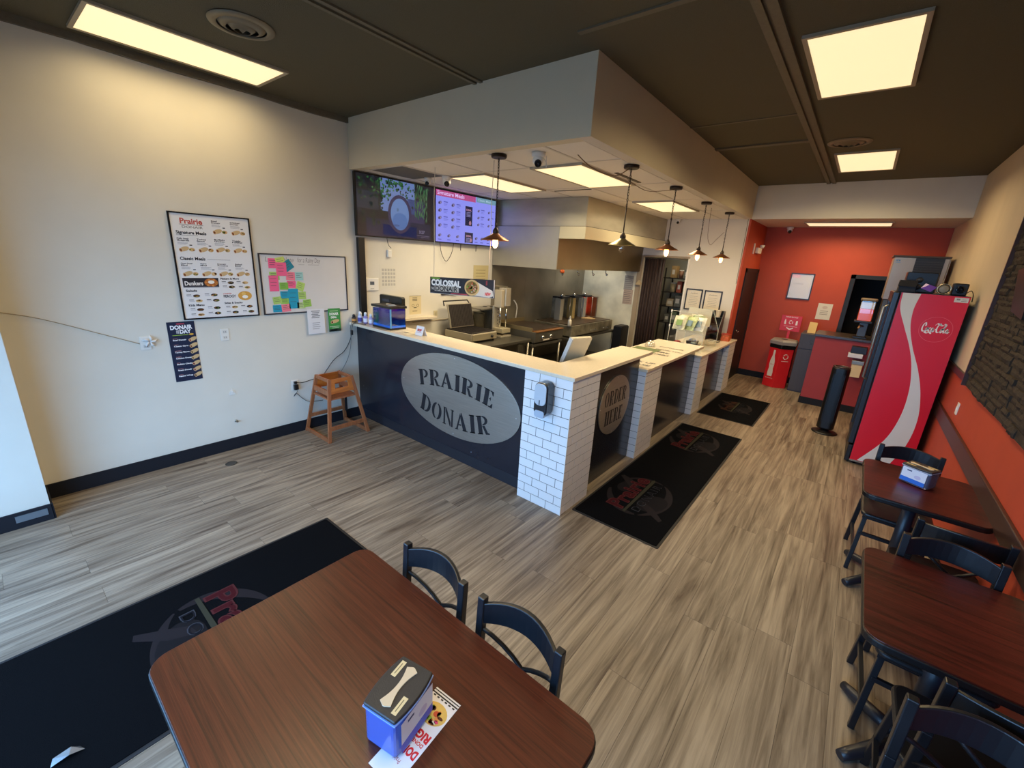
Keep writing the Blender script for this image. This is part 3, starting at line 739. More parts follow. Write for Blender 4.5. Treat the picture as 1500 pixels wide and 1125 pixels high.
# two sheets hanging under the whiteboard
t = thing('paper_notice', 'white paper notice hanging under the whiteboard', 'notice', (0, -0.51, 1.12))
obj('sheet', G().box(0.018, -0.605, 1.122, 0.0195, -0.41, 1.40), mat('paper_white', 'dcdcdf', 0.6), t)
F = Flat((0.0195, -0.605, 1.122), XU, XV)
for q in range(5): F.rect(0.045+0.008*(q % 2), 0.25-q*0.018, 0.145-0.01*(q % 3), 0.259-q*0.018, '77787e')
for q in range(4): F.rect(0.05, 0.12-q*0.022, 0.14-0.012*(q % 2), 0.126-q*0.022, '9a9ba0')
F.build('printed_lines', t)
t = thing('green_flyer', 'green flyer with a donair picture hanging under the whiteboard', 'flyer', (0, -0.29, 1.12))
obj('sheet', G().box(0.018, -0.365, 1.128, 0.0195, -0.218, 1.395), mat('flyer_green', '3f8f45', 0.5), t)
F = Flat((0.0195, -0.365, 1.128), XU, XV); F.rect(0.0, 0.0, 0.147, 0.03, '2e3a33'); F.text('DONAIR', 0.015, 0.19, 0.03, 'f3f3ee', 0.04, width=0.11); F.text('DEAL', 0.03, 0.155, 0.022, 'f3f3ee', 0.04)
F.rect(0.02, 0.235, 0.12, 0.242, 'bcd9a8'); wrap(F, 0.07, 0.115, 0.09, 0.055, 0.2, '5b2c1c'); F.rect(0.01, 0.055, 0.13, 0.06, 'd8e6cc'); F.rect(0.04, 0.04, 0.12, 0.045, 'd8e6cc'); F.rect(0.02, 0.008, 0.1, 0.022, 'e8e8e0')
F.build('printed_text', t)

# outlets and fittings on the left wall
def outlet(y, z, lab, w=0.072, h=0.115, plug=None):
    t = thing('wall_outlet', lab, 'outlet', (0, y, z), 'outlets on the left wall')
    obj('cover_plate', G().box(0.0005, y-w/2, z-h/2, 0.006, y+w/2, z+h/2), white_pl, t, bevel=0.002)
    F = Flat((0.006, y, z), XU, XV)
    for s in (-1, 1):
        F.rect(-0.017, s*0.027-0.014, 0.017, s*0.027+0.014, 'd0ccc2'); F.up(); F.rect(-0.009, s*0.027-0.006, -0.006, s*0.027+0.006, '40403e'); F.rect(0.006, s*0.027-0.006, 0.009, s*0.027+0.006, '40403e'); F.layer -= 1
    F.build('socket', t); return t
outlet(-1.415, 1.20, 'white outlet plate right of the DONAIR OF THE DAY poster')
outlet(-2.02, 1.185, 'white outlet with the thin cable and bow, left of the posters')
t3 = outlet(-0.80, 0.565, 'white outlet with a black plug behind the high chair')
t = thing('ribbon_bow', 'white ribbon bow tied on the outlet left of the posters', 'bow', (0.01, -2.0, 1.2))
g = G()
for a in range(5):
    an = a*2*pi/5+0.3; g.tube([(0.012, -1.99, 1.20), (0.03, -1.99+0.03*cos(an-.3), 1.20+0.03*sin(an-.3)), (0.016, -1.99+0.055*cos(an), 1.20+0.055*sin(an))], [0.006, 0.012, 0.002], 6)
obj('loops', g, mat('ribbon_white', 'dcd9d4', 0.5), t)
def cable(name, pts, r, m, label, cat='cable', n=6, parent=None, sub=4):
    P = [Vector(p) for p in pts]; Q = []
    for i in range(len(P)-1):
        p0 = P[max(i-1, 0)]; p1 = P[i]; p2 = P[i+1]; p3 = P[min(i+2, len(P)-1)]
        for k in range(sub):
            tt = k/sub; Q.append(0.5*((2*p1)+(p2-p0)*tt+(2*p0-5*p1+4*p2-p3)*tt*tt+(3*p1-p0-3*p2+p3)*tt**3))
    Q.append(P[-1])
    o = obj(name, G().tube(Q, r, n), m, parent)
    if parent is None: tag(o, label, cat)
    return o
blackc = mat('black_cable', '17161a', 0.5); whitec = mat('white_cable', 'c9c4ba', 0.5)
cable('cable', [(0.009, -2.79, 1.50), (0.006, -2.6, 1.44), (0.006, -2.3, 1.30), (0.008, -2.06, 1.185)], 0.0028, mat('tan_cable', '9b8a6c', 0.5), 'thin tan cable running along the left wall down to the outlet')
cable('power_cable', [(0.03, -0.80, 0.60), (0.03, -0.73, 0.585), (0.03, -0.62, 0.60), (0.035, -0.50, 0.62), (0.03, -0.34, 0.79), (0.03, -0.20, 0.88), (0.03, -0.11, 1.02), (0.1, -0.115, 1.20), (0.18, -0.112, 1.228), (0.30, -0.06, 1.226)], 0.004, blackc, 'black power cord from the outlet up to the aquarium on the counter')
cable('power_cable', [(0.025, -0.80, 0.53), (0.03, -0.795, 0.49), (0.02, -0.83, 0.44), (0.02, -0.80, 0.47), (0.02, -0.74, 0.40), (0.02, -0.66, 0.34), (0.02, -0.50, 0.32)], 0.003, blackc, 'loose black cord dangling from the outlet behind the high chair')
cable('power_cable', [(0.05, -0.28, 0.62), (0.06, -0.18, 0.78), (0.07, -0.13, 0.97), (0.065, -0.125, 1.15), (0.10, -0.118, 1.226)], 0.0035, mat('grey_cable', '6a6660', 0.5), 'second grey cord hanging from the counter end beside the high chair')
t = thing('power_plug', 'black adapter plugged into the outlet behind the high chair', 'plug', (0.006, -0.80, 0.56))
obj('adapter_body', G().box(0.0065, -0.822, 0.515, 0.045, -0.778, 0.575), black_pl, t, bevel=0.005)
obj('plug_head', G().box(0.0065, -0.815, 0.583, 0.035, -0.785, 0.61), black_pl, t, bevel=0.004)
t = thing('cord_switch', 'small black inline switch on the cord over the counter edge', 'switch', (0.1, -0.117, 1.12))
obj('switch_body', G().box(0.085, -0.135, 1.08, 0.115, -0.118, 1.14), black_pl, t, bevel=0.005)
t = thing('wall_hook', 'white adhesive hook with scuffed paper at mid height on the left wall', 'hook', (0, -1.42, 0.62))
obj('hook_plate', G().prism([(-1.45, 0.585), (-1.39, 0.585), (-1.40, 0.62), (-1.42, 0.65), (-1.44, 0.615)], 'x', 0.0005, 0.004), white_pl, t)
obj('hook', G().tube([(0.004, -1.42, 0.63), (0.02, -1.42, 0.625), (0.022, -1.42, 0.61)], 0.003), white_pl, t)
t = thing('pipe_stub', 'short capped brass pipe stub sticking out low on the left wall', 'pipe', (0, -1.42, 0.30))
g = G(); g.lathe([(0.014, 0), (0.014, 0.003), (0.007, 0.004), (0.007, 0.03), (0.009, 0.031), (0.009, 0.04)], (0, 0, 0), 12); g.xf(Matrix.Translation((0, -1.42, 0.30)) @ Matrix.Rotation(pi/2, 4, 'Y'))
obj('pipe', g, steel_m, t)
t = thing('floor_drain', 'round metal floor drain cover near the left wall', 'drain', (0.325, -1.61, 0))
obj('cover_disc', G().lathe([(0.05, 0.0), (0.05, 0.003), (0.04, 0.004), (0.001, 0.004)], (0.325, -1.61, 0), 24, sy=1), mat('drain_metal', '55514c', 0.45, 0.7), t)
obj('plate_clip', G().box(0.372, -2.99, 0.05, 0.388, -2.83, 0.10), mat('clip_metal', '8fa0b0', 0.3, 0.8), bpy.data.objects['baseboard_left'])

# black post between the wall and the counter opening
o = obj('cable_channel', G().box(0.002, 0.045, H1+0.001, 0.05, 0.125, 2.20), mat('channel_black', '0f0f12', 0.45)); tag(o, 'tall black upright channel on the left wall under the screens', 'cable channel')

# kitchen side of the left wall
t = thing('thermostat', 'white thermostat on the kitchen wall beside the black upright', 'thermostat', (0, 0.23, 1.66))
obj('housing', G().box(0.0005, 0.14, 1.585, 0.02, 0.32, 1.735), white_pl, t, bevel=0.006)
F = Flat((0.02, 0.14, 1.585), XU, XV); F.rect(0.055, 0.07, 0.115, 0.11, '4d5560'); F.rect(0.06, 0.02, 0.11, 0.03, 'b9b6ae'); F.build('display', t)
t = thing('paper_calendar', 'white paper calendar sheet on the kitchen wall above the black box', 'notice', (0, 0.47, 1.62))
obj('sheet', G().box(0.0005, 0.35, 1.61, 0.002, 0.60, 1.90), mat('paper_cream', 'd8d2c2', 0.6), t)
F = Flat((0.002, 0.35, 1.61), XU, XV)
for i in range(5):
    for j in range(5): F.rect(0.03+i*0.042, 0.03+j*0.045, 0.06+i*0.042, 0.06+j*0.045, 'b4afa3')
F.build('printed_grid', t)
t = thing('wall_switch', 'small white switch box high on the kitchen wall under the left screen', 'switch', (0, 0.49, 2.03))
obj('box_body', G().box(0.0005, 0.46, 1.99, 0.03, 0.52, 2.08), white_pl, t, bevel=0.004)
t = thing('instruction_poster', 'tan instruction sheet with small drawings behind the aquarium', 'notice', (0, 0.9, 1.25))
obj('sheet', G().box(0.0005, 0.80, 1.25, 0.0015, 1.0, 1.50), mat('paper_tan', 'd6c7a0', 0.6), t)
F = Flat((0.0015, 0.80, 1.25), XU, XV); F.rect(0.0, 0.245, 0.2, 0.25, '4a4030')
for v in (0.22, 0.2, 0.18, 0.04): F.rect(0.05, v, 0.13, v+0.008, '5a5044')
F.ring(0.06, 0.12, 0.02, 0.02, 0.005, '5a5044'); F.ring(0.14, 0.12, 0.02, 0.02, 0.005, '5a5044'); F.rect(0.07, 0.085, 0.12, 0.095, '4a4030')
F.build('printed_drawing', t)
struct('trim_8', G().box(0.0, 0.85, 1.135, 0.008, 2.44, 1.15), mat('tan_strip', 'b9a888', 0.6))
# ================================================================== high chair
hw = wood('high_chair_wood', '8c5030', 'ad6a40', 0.4, gscale=(40, 40, 3), cathedral=0.3, perobj=False)
t = thing('high_chair', 'wooden restaurant high chair with black straps against the left wall', 'high chair', (0.28, -0.475, 0))
ZT = 0.69
B4 = {'A': (0.03, -0.72), 'B': (0.54, -0.72), 'C': (0.53, -0.235), 'D': (0.03, -0.235)}
T4 = {'A': (0.165, -0.625), 'B': (0.435, -0.625), 'C': (0.43, -0.36), 'D': (0.165, -0.36)}
def hp(k, z):
    a, b = B4[k], T4[k]; f = z/ZT
    return Vector((a[0]+(b[0]-a[0])*f, a[1]+(b[1]-a[1])*f, z))
for k in 'ABCD': obj('leg', G().bar(hp(k, 0), hp(k, ZT), 0.038, 0.022, up=(1, 0, 0)), hw, t, bevel=0.003)
for a, b in (('A', 'B'), ('D', 'C')):
    obj('base_rail', G().bar(hp(a, 0.022), hp(b, 0.022), 0.022, 0.044), hw, t, bevel=0.003)
    obj('top_rail', G().bar(hp(a, ZT-0.018), hp(b, ZT-0.018), 0.022, 0.036), hw, t, bevel=0.003)
    obj('side_rail', G().bar(hp(a, ZT-0.15), hp(b, ZT-0.15), 0.022, 0.06), hw, t, bevel=0.003)
obj('front_stretcher', G().bar(hp('B', 0.15), hp('C', 0.15), 0.02, 0.045), hw, t, bevel=0.003)
obj('back_stretcher', G().bar(hp('A', 0.19), hp('D', 0.19), 0.02, 0.04), hw, t, bevel=0.003)
hw2 = wood('high_chair_panel', 'a8571f', 'c8752e', 0.4, gscale=(3, 3, 30), cathedral=0.3, perobj=False)
for a, b, nm in (('B', 'C', 'front_panel'), ('A', 'D', 'back_panel')):
    g = G(); p0, p1, q0, q1 = hp(a, 0.53), hp(b, 0.53), hp(a, ZT-0.005), hp(b, ZT-0.005)
    def PP(u, v): return p0.lerp(p1, u).lerp(q0.lerp(q1, u), v)
    th = Vector((0.009, 0, 0))
    cellsP = [(0, 0, 1, 0.32), (0, 0.76, 1, 1), (0, 0.32, 0.22, 0.76), (0.78, 0.32, 1, 0.76)] if nm == 'front_panel' else [(0, 0, 1, 1)]
    for u0, v0, u1, v1 in cellsP:
        c = [PP(u0, v0), PP(u1, v0), PP(u1, v1), PP(u0, v1)]
        g.tbox([p-th for p in c], [p+th for p in c])
    obj(nm, g, hw2, t)
obj('seat_board', G().tbox([hp(k, 0.46)+Vector((0, 0, 0)) for k in 'ABCD'], [hp(k, 0.475) for k in 'ABCD']), hw, t)
bs = mat('black_strap', '141418', 0.7)
obj('strap', G().box(0.14, -0.50, 0.23, 0.144, -0.47, 0.46), bs, t)
obj('strap', G().box(0.26, -0.36, 0.22, 0.264, -0.33, 0.46), bs, t)

# ================================================================== floor mats
matm = mat('black_mat_pile', '08090c', 1.0, var=0.35, scale=350, bump=0.4, spec=0.08)
mate = mat('mat_rubber_edge', '131316', 0.7)
def floor_mat(x0, y0, x1, y1, label, logos):
    t = thing('floor_mat', label, 'floor mat', ((x0+x1)/2, (y0+y1)/2, 0), 'black logo floor mats')
    obj('rubber_border', G().prism(rrect(x0, y0, x1, y1, 0.012, 2), 'z', 0.0005, 0.004), mate, t)
    obj('pile', G().prism(rrect(x0+0.02, y0+0.02, x1-0.02, y1-0.02, 0.01, 2), 'z', 0.0045, 0.008), matm, t)
    for (cx, cy, R, ang, strong) in logos:
        ca, sa = cos(ang), sin(ang)
        F = Flat((cx, cy, 0.008), (ca, sa, 0), (-sa, ca, 0), lift=0.0004, rough=1.0)
        GY = '242022'; g2 = '1b191b'; k = R
        F.ring(0, 0, 0.43*k, 0.33*k, 0.085*k, GY, 100, 200, tf=lambda q: 0.3+0.7*sin(pi*q)); F.up(); F.ring(0, 0, 0.43*k, 0.33*k, 0.095*k, GY, 205, 335, tf=lambda q: 0.15+0.85*sin(pi*q)); F.ring(0, 0, 0.43*k, 0.33*k, 0.05*k, GY, -20, 60, tf=lambda q: 0.3+0.7*sin(pi*q))
        F.up(); F.ell(0.10*k, 0.17*k, 0.16*k, 0.10*k, g2, 20, -0.3); F.up(); F.ell(-0.08*k, -0.17*k, 0.20*k, 0.13*k, g2, 20, -0.3)
        F.up(); F.poly([(0.27*k, 0.345*k), (0.315*k, 0.325*k), (0.27*k, 0.20*k), (0.16*k, 0.09*k), (0.06*k, 0.12*k), (0.12*k, 0.19*k)], GY)
        F.up(); F.poly([(-0.36*k, -0.345*k), (-0.31*k, -0.36*k), (-0.17*k, -0.22*k), (-0.10*k, -0.08*k), (-0.2*k, -0.10*k), (-0.27*k, -0.20*k)], GY)
        F.up(); RD = '3d1317' if strong else '33201a'; OL = '4a2425' if strong else '3c2c22'
        F.text('Prairie', 0, 0.035*k, 0.175*k, OL, 0.045, width=0.79*k, align='c', spacing=1.05); F.up()
        F.text('Prairie', 0, 0.039*k, 0.165*k, RD, 0.015, width=0.77*k, align='c', spacing=1.05)
        F.poly([(-0.42*k, -0.015*k), (0.40*k, -0.022*k), (0.44*k, 0.0), (0.40*k, 0.018*k), (-0.42*k, 0.012*k)], '35342a'); F.up()
        F.text('DONAIR', 0, -0.125*k, 0.085*k, '3a3b41', 0.01, width=0.66*k, align='c', spacing=1.3); F.up()
        F.text('DONAIR', 0, -0.12*k, 0.075*k, '17171c', 0.0, width=0.645*k, align='c', spacing=1.3)
        F.build('logo', t)
    return t
floor_mat(1.80, -4 + 0.2, 2.80, -1.43, 'large black logo mat on the left, running under the front table', [(2.40, -2.37, 0.88, 0, True)])
floor_mat(3.17, 0.06, 3.94, 3.0, 'long black mat with two logos in front of the ORDER HERE recess', [(3.52, 0.71, 0.86, pi/2, True), (3.50, 2.45, 0.86, pi/2, True)])
floor_mat(3.18, 3.63, 3.95, 5.10, 'smaller black mat farther down the counter, with one faint logo', [(3.56, 4.37, 0.72, pi/2, False)])

# ================================================================== tables
tabw = wood('mahogany_laminate', '33150b', '5c2a18', 0.33, gscale=(2.2, 85, 85), cathedral=0.32, spec=0.5, perobj=False)
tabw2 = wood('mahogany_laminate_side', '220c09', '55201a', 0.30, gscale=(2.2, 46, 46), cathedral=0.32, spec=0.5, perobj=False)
tedge = mat('black_table_edge', '0e0d0f', 0.4)
bkm = mat('black_painted_metal', '1b1f28', 0.38, spec=0.5)
def table(x0, y0, x1, y1, label, wm, bases):
    t = thing('dining_table', label, 'table', ((x0+x1)/2, (y0+y1)/2, 0), 'mahogany dining tables')
    top = obj('table_edge', G().prism(rrect(x0, y0, x1, y1, 0.065), 'z', 0.735, 0.7665), tedge, t, bevel=0.006, seg=3)
    obj('tabletop', G().prism(rrect(x0+0.004, y0+0.004, x1-0.004, y1-0.004, 0.062), 'z', 0.764, 0.7715), wm, t, bevel=0.0015)
    for bx, by in bases:
        obj('column', G().lathe([(0.038, 0.05), (0.038, 0.72)], (bx, by, 0), 20), bkm, t)
        obj('top_plate', G().box(bx-0.2, by-0.03, 0.722, bx+0.2, by+0.03, 0.736).box(bx-0.03, by-0.2, 0.722, bx+0.03, by+0.2, 0.736), bkm, t)
        for k in range(4):
            an = radians(45+90*k); dx, dy = cos(an), sin(an); g = G()
            g.tube([(bx+dx*0.03, by+dy*0.03, 0.075), (bx+dx*0.16, by+dy*0.16, 0.05), (bx+dx*0.27, by+dy*0.27, 0.03), (bx+dx*0.31, by+dy*0.31, 0.024)], [0.034, 0.03, 0.026, 0.022], 10)
            obj('foot', g, bkm, t)
    return t
table(3.20, -2.745, 4.42, -1.945, 'big mahogany dining table in the foreground with a napkin dispenser and flyer', tabw, [(3.5, -2.345), (4.12, -2.345)])
table(5.005, 0.475, 5.60, 1.19, 'small mahogany table at the red wall, nearest the fridge', tabw2, [(5.29, 0.83)])
table(5.01, -0.955, 5.60, -0.215, 'middle mahogany table of the right-hand row', tabw2, [(5.32, -0.585)])
table(5.02, -2.27, 5.60, -1.53, 'mahogany table at the bottom right corner, mostly out of view', tabw2, [(5.32, -1.9)])

# ================================================================== chairs (prototype: faces -y, back at +y; origin under the back posts)
chm = mat('black_chair_paint', '14161b', 0.33, spec=0.5)
seatm = mat('black_vinyl_seat', '17181c', 0.4)
ch = thing('dining_chair', 'x', 'chair')
HWd = 0.168
for s in (-1, 1):
    g = G()
    pts = [(s*(HWd+0.03), 0.05, 0), (s*(HWd+0.012), 0.0, 0.40), (s*HWd, -0.012, 0.46), (s*HWd, 0.0, 0.66), (s*HWd, 0.012, 0.885)]
    for a, b in zip(pts, pts[1:]): g.bar(a, b, 0.03, 0.03, up=(0, 1, 0))
    obj('back_post', g, chm, ch, bevel=0.004)
    obj('leg', G().bar((s*0.185, -0.40, 0), (s*0.165, -0.355, 0.44), 0.026, 0.026, up=(0, 1, 0)), chm, ch, bevel=0.003)
    obj('side_stretcher', G().bar((s*0.182, -0.385, 0.17), (s*0.19, 0.03, 0.17), 0.018, 0.024), chm, ch)
# top rail: bowed board
g = G(); n = 12
def bowed(z0, z1, bow, w2, th=0.018, ybase=0.0):
    g = G(); vs = []
    for i in range(n+1):
        u = -w2+2*w2*i/n; y = ybase+bow*(1-(u/w2)**2)
        rise = 0.022*(1-(u/w2)**2)
        for yy, zz in ((y-th/2, z0+rise*0.4), (y+th/2, z0+rise*0.4), (y+th/2, z1+rise), (y-th/2, z1+rise)): vs.append((u, yy, zz))
    fs = []
    for i in range(n):
        for j in range(4): fs.append((4*i+j, 4*i+(j+1) % 4, 4*i+4+(j+1) % 4, 4*i+4+j))
    fs += [(0, 3, 2, 1), (4*n, 4*n+1, 4*n+2, 4*n+3)]
    return g.add(vs, fs)
obj('top_rail', bowed(0.775, 0.865, 0.055, HWd-0.012, ybase=0.008), chm, ch, bevel=0.004)
obj('lower_rail', bowed(0.475, 0.515, 0.045, HWd-0.012, ybase=-0.01), chm, ch, bevel=0.003)
for s in (-1, 1):
    pts = [(s*HWd*(1-2*q), 0.0+0.05*(1-(1-2*q)**2), 0.755-0.24*q) for q in [i/8 for i in range(9)]]
    obj('cross_brace', G().tube(pts, 0.0085, 8), chm, ch)
obj('front_stretcher', G().bar((-0.175, -0.375, 0.30), (0.175, -0.375, 0.30), 0.018, 0.024), chm, ch)
obj('seat_frame', G().prism([(-0.185, -0.385), (0.185, -0.385), (0.17, 0.0), (-0.17, 0.0)], 'z', 0.425, 0.445), chm, ch)
obj('seat', G().prism([(x, y-0.02) for x, y in rrect(-0.2, -0.39, 0.2, 0.0, 0.05)], 'z', 0.445, 0.475), seatm, ch, bevel=0.012, seg=3)
freeze(ch)
spots = [(3.615, -1.905, 0, 'black cross-back chair at the far side of the foreground table, left of the two'),
         (4.055, -1.905, 0, 'black cross-back chair at the far side of the foreground table, right of the two'),
         (5.262, 1.255, 0, 'black chair between the fridge and the small table with the napkin dispenser'),
         (5.395, 0.075, pi, 'black chair pulled up to the near side of the small table by the fridge'),
         (5.325, -0.188, 0, 'black chair tucked under the middle right-hand table from its far side'),
         (5.375, -1.145, pi, 'black chair on the near side of the middle right-hand table'),
         (5.275, -1.325, 0, 'black chair in the bottom right corner, back to back with the one before it')]
for i, (x, y, rz, lb) in enumerate(spots): place(ch, (x, y, 0), rz, lb, 'black cross-back chairs', first=(i == 0))

# ================================================================== napkin dispensers
clearb = mat('smoky_blue_plastic', '5f70c0', 0.1, trans=0.4, spec=0.6)
clearb2 = mat('clear_dispenser_plastic', 'a9adc8', 0.08, trans=0.8)
nap_lid = mat('dispenser_lid', '2c2c2e', 0.45, bump=0.1, scale=300)
def napkin(x, y, z, rz, L, W, Hh, label, body, big):
    t = thing('napkin_dispenser', label, 'napkin dispenser', (x, y, z), 'napkin dispensers on the tables')
    M = Matrix.Translation((x, y, z)) @ Matrix.Rotation(rz, 4, 'Z')
    def outline(w, l, bulge, n=8):
        P = []
        for s in (1, -1):
            for i in range(n+1): u = -1+2*i/n; P.append((s*(w/2+bulge*(1-u*u)), s*u*(l/2-0.012)))
        return P
    o1 = outline(W*0.86, L, W*0.07)
    g = G().prism(o1, 'z', 0.001, Hh-0.012); g.xf(M); obj('clear_body', g, body, t, bevel=0.012, seg=3)
    g = G().prism(outline(W*0.66, L*0.86, W*0.04), 'z', 0.012, Hh-0.03); g.xf(M)
    obj('napkin_stack', g, mat('napkins_blue' if big else 'napkins_grey', '6f83d8' if big else '6a6880', 0.8), t)
    g = G().prism(outline(W*0.88, L*1.01, W*0.08), 'z', Hh-0.012, Hh); g.xf(M); obj('lid', g, nap_lid, t, bevel=0.005, seg=3)
    # hourglass slot with the napkin showing
    hg = []
    for i in range(17):
        u = -1+2*i/16; hg.append((0.007+0.016*u*u if abs(u) < 0.85 else (0.007+0.0117)*(1-abs(u))/0.15+0.003, u*L*0.34))
    hg = hg+[(-a, b) for a, b in reversed(hg)]
    g = G().prism(hg, 'z', Hh-0.001, Hh+0.003); g.xf(M); obj('napkin', g, mat('napkin_tan', 'd2bd9c', 0.8), t)
    ux = M.to_3x3() @ Vector((1, 0, 0)); uy = M.to_3x3() @ Vector((0, 1, 0))
    F = Flat(M @ Vector((0, 0, Hh)), ux, uy)
    for s in (-1, 1): F = Flat(M @ Vector((0, 0, Hh)), ux, uy); F.rect(s*W*0.30-0.008, s*L*-0.22-0.026, s*W*0.30+0.008, s*L*-0.22+0.026, 'd9c79a'); F.up(); F.rect(s*W*0.30-0.002, s*L*-0.22-0.018, s*W*0.30+0.001, s*L*-0.22+0.018, '7d7050'); F.build('lid_print', t)
    # printed card on the long side
    F = Flat(M @ Vector((W*0.5+0.0012, 0, 0.0)), uy, Vector((0, 0, 1)), lift=0.0008)
    F.rect(-L*0.36, Hh*0.12, L*0.36, Hh*0.86, 'e2e3ec'); F.up(); F.rect(-L*0.36, Hh*0.12, L*0.36, Hh*0.34, '2f6fd0' if not big else '4a5fd0'); F.rect(-L*0.22, Hh*0.7, -L*0.08, Hh*0.76, '2b3a6a'); pass
    F.ell(L*0.12, Hh*0.5, L*0.1, Hh*0.1, 'c9c2dc', 14)
    F.build('printed_card', t)
    g = G().prism(outline(W*0.90, L*1.02, W*0.08), 'z', Hh-0.016, Hh-0.0125); g.xf(M); obj('rim_band', g, mat('rim_clear_blue' if big else 'rim_clear_grey', '8ba6e6' if big else 'c0c2d4', 0.15), t)
    return t
napkin(3.958, -2.318, 0.7715, radians(12), 0.185, 0.125, 0.142, 'large blue-tinted napkin dispenser on the foreground table', clearb, True)
napkin(5.285, 0.90, 0.7715, radians(-120), 0.185, 0.125, 0.13, 'clear napkin dispenser with a blue and white card on the small table by the fridge', clearb2, False)
# the flyer half under the big dispenser
t = thing('takeout_flyer', 'white flyer with red lettering and a donair photo on the foreground table', 'flyer', (4.04, -2.30, 0.7715))
ra = radians(5); U = Vector((cos(ra), sin(ra), 0)); V = Vector((-sin(ra), cos(ra), 0))
O = Vector((3.978, -2.435, 0.7725))
g = G(); W_, L_ = 0.098, 0.26
g.tbox([tuple(O+U*a+V*b) for a, b in ((0, 0), (W_, 0), (W_, L_), (0, L_))], [tuple(O+U*a+V*b+Vector((0, 0, 0.0008))) for a, b in ((0, 0), (W_, 0), (W_, L_), (0, L_))])
obj('paper', g, mat('flyer_white', 'e6e4ea', 0.35), t)
F = Flat(O+Vector((0, 0, 0.0008)), U, V, lift=0.0003)
F.text('Prairie', 0.065, 0.055, 0.012, 'b77b80', 0.02, rot=pi/2*0+pi, width=0.03)
F.text('DONAIR', 0.092, 0.093, 0.022, 'd3202c', 0.05, rot=pi, width=0.085); F.text('DONE', 0.088, 0.115, 0.010, 'd3202c', 0.03, rot=pi)
F.text('RIGHT', 0.092, 0.142, 0.022, 'd3202c', 0.05, rot=pi, width=0.085)
F.ell(0.05, 0.195, 0.043, 0.033, 'd8b560', 22); F.up()
rq = random.Random(5)
for i in range(16): F.ell(0.05+rq.uniform(-.028, .028), 0.188+rq.uniform(-.02, .02), rq.uniform(.005, .011), rq.uniform(.004, .009), ['c8502f', 'e08a4a', '5a2a18', '86a040', 'e2447a', 'f0e2c8'][i % 6], 9)
F.rect(0.0, 0.243, W_, 0.247, '1b1b1f'); F.rect(0.0, 0.252, W_, 0.255, '1b1b1f'); 
for i in range(6): F.rect(0.008+i*0.015, 0.236, 0.016+i*0.015, 0.2405, '1b1b1f')
F.build('printed_text', t)
# crumpled strip on the left mat
t = thing('foil_strip', 'small bent strip of shiny metal foil on the left mat, bottom left corner', 'foil', (2.60, -2.99, 0.009))
g = G(); g.add([(2.575, -3.02, 0.010), (2.615, -3.03, 0.012), (2.625, -2.975, 0.03), (2.585, -2.965, 0.026), (2.62, -2.93, 0.010), (2.595, -2.94, 0.010)], [(0, 1, 2, 3), (3, 2, 4, 5)])
o = obj('foil_sheet', g, mat('foil_metal', 'b9c4d0', 0.2, 0.9), t); o.modifiers.new('thick', 'SOLIDIFY').thickness = 0.0012

# ================================================================== stone cladding on the right wall
t = thing('stone_cladding', 'dark split-face stone cladding panel on the right wall', 'wall cladding', (RX, 1.0, 1.235))
stone_m = wood('split_stone', '1a1511', '453a30', 0.9, gscale=(18, 9, 18), cathedral=0.3, spec=0.3)
obj('backer', G().box(RX-0.009, -1.9, 1.235, RX-0.001, 2.42, 2.95), mat('stone_mortar', '17130f', 0.95), t)
obj('edge_trim', G().box(RX-0.045, 2.42, 1.235, RX-0.001, 2.44, 2.95), rail_m, t)
SMESH = []
for q in range(6):
    g = G(); rq = random.Random(q+20); nx, nz = 6, 2; vs = []
    for i in range(nx+1):
        for j in range(nz+1):
            edge = (i in (0, nx)) or (j in (0, nz))
            vs.append((-(rq.uniform(0.35, 0.65) if edge else rq.uniform(0.6, 1.0)), i/nx+(0 if i in (0, nx) else rq.uniform(-.05, .05)), j/nz))
    fs = []
    for i in range(nx):
        for j in range(nz):
            a = i*(nz+1)+j; fs.append((a, a+1, a+nz+2, a+nz+1))
    o = len(vs); vs += [(0, 0, 0), (0, 1, 0), (0, 1, 1), (0, 0, 1)]
    bot = [i*(nz+1) for i in range(nx+1)]; top = [i*(nz+1)+nz for i in range(nx+1)]
    fs.append(tuple([o]+bot+[o+1])); fs.append(tuple([o+3, o+2]+list(reversed(top))))
    fs.append(tuple([o, o+3]+[nz-j for j in range(nz+1)])); fs.append(tuple([o+1]+[nx*(nz+1)+j for j in range(nz+1)]+[o+2]))
    g.add(vs, fs); ob = obj('stone_unit', g, stone_m); SMESH.append(ob.data); bpy.data.objects.remove(ob)
rq = random.Random(11); z = 1.237; srest = G(); ns = 0
while z < 2.94:
    h = rq.choice([0.04, 0.05, 0.05, 0.06]); h = min(h, 2.945-z); y = -1.9+rq.uniform(-.1, 0)
    while y < 2.418:
        l = rq.uniform(0.14, 0.34); e = min(y+l, 2.418); s = max(y, -1.9); d = rq.uniform(0.014, 0.042)
        if e-s > 0.02:
            vis = s > 0.55+(z-1.237)*0.9 and z < 2.75
            if vis and ns < 300:
                o = bpy.data.objects.new('stone', SMESH[rq.randrange(6)]); COL.objects.link(o); o.parent = t
                o.location = (-0.008, s+0.001-1.0, z+0.001-1.235); o.scale = (d, e-s-0.002, h-0.002); ns += 1
            else: srest.box(RX-0.008-d, s+0.001, z+0.001, RX-0.008, e-0.001, z+h-0.001)
        y += l
    z += h
print('stones', ns)
obj('stone_rest', srest, stone_m, t, kind='stuff')
t = thing('dark_wall_sign', 'black metal wall plate mounted on the stone cladding at the right edge', 'sign', (RX-0.06, 1.6, 2.02))
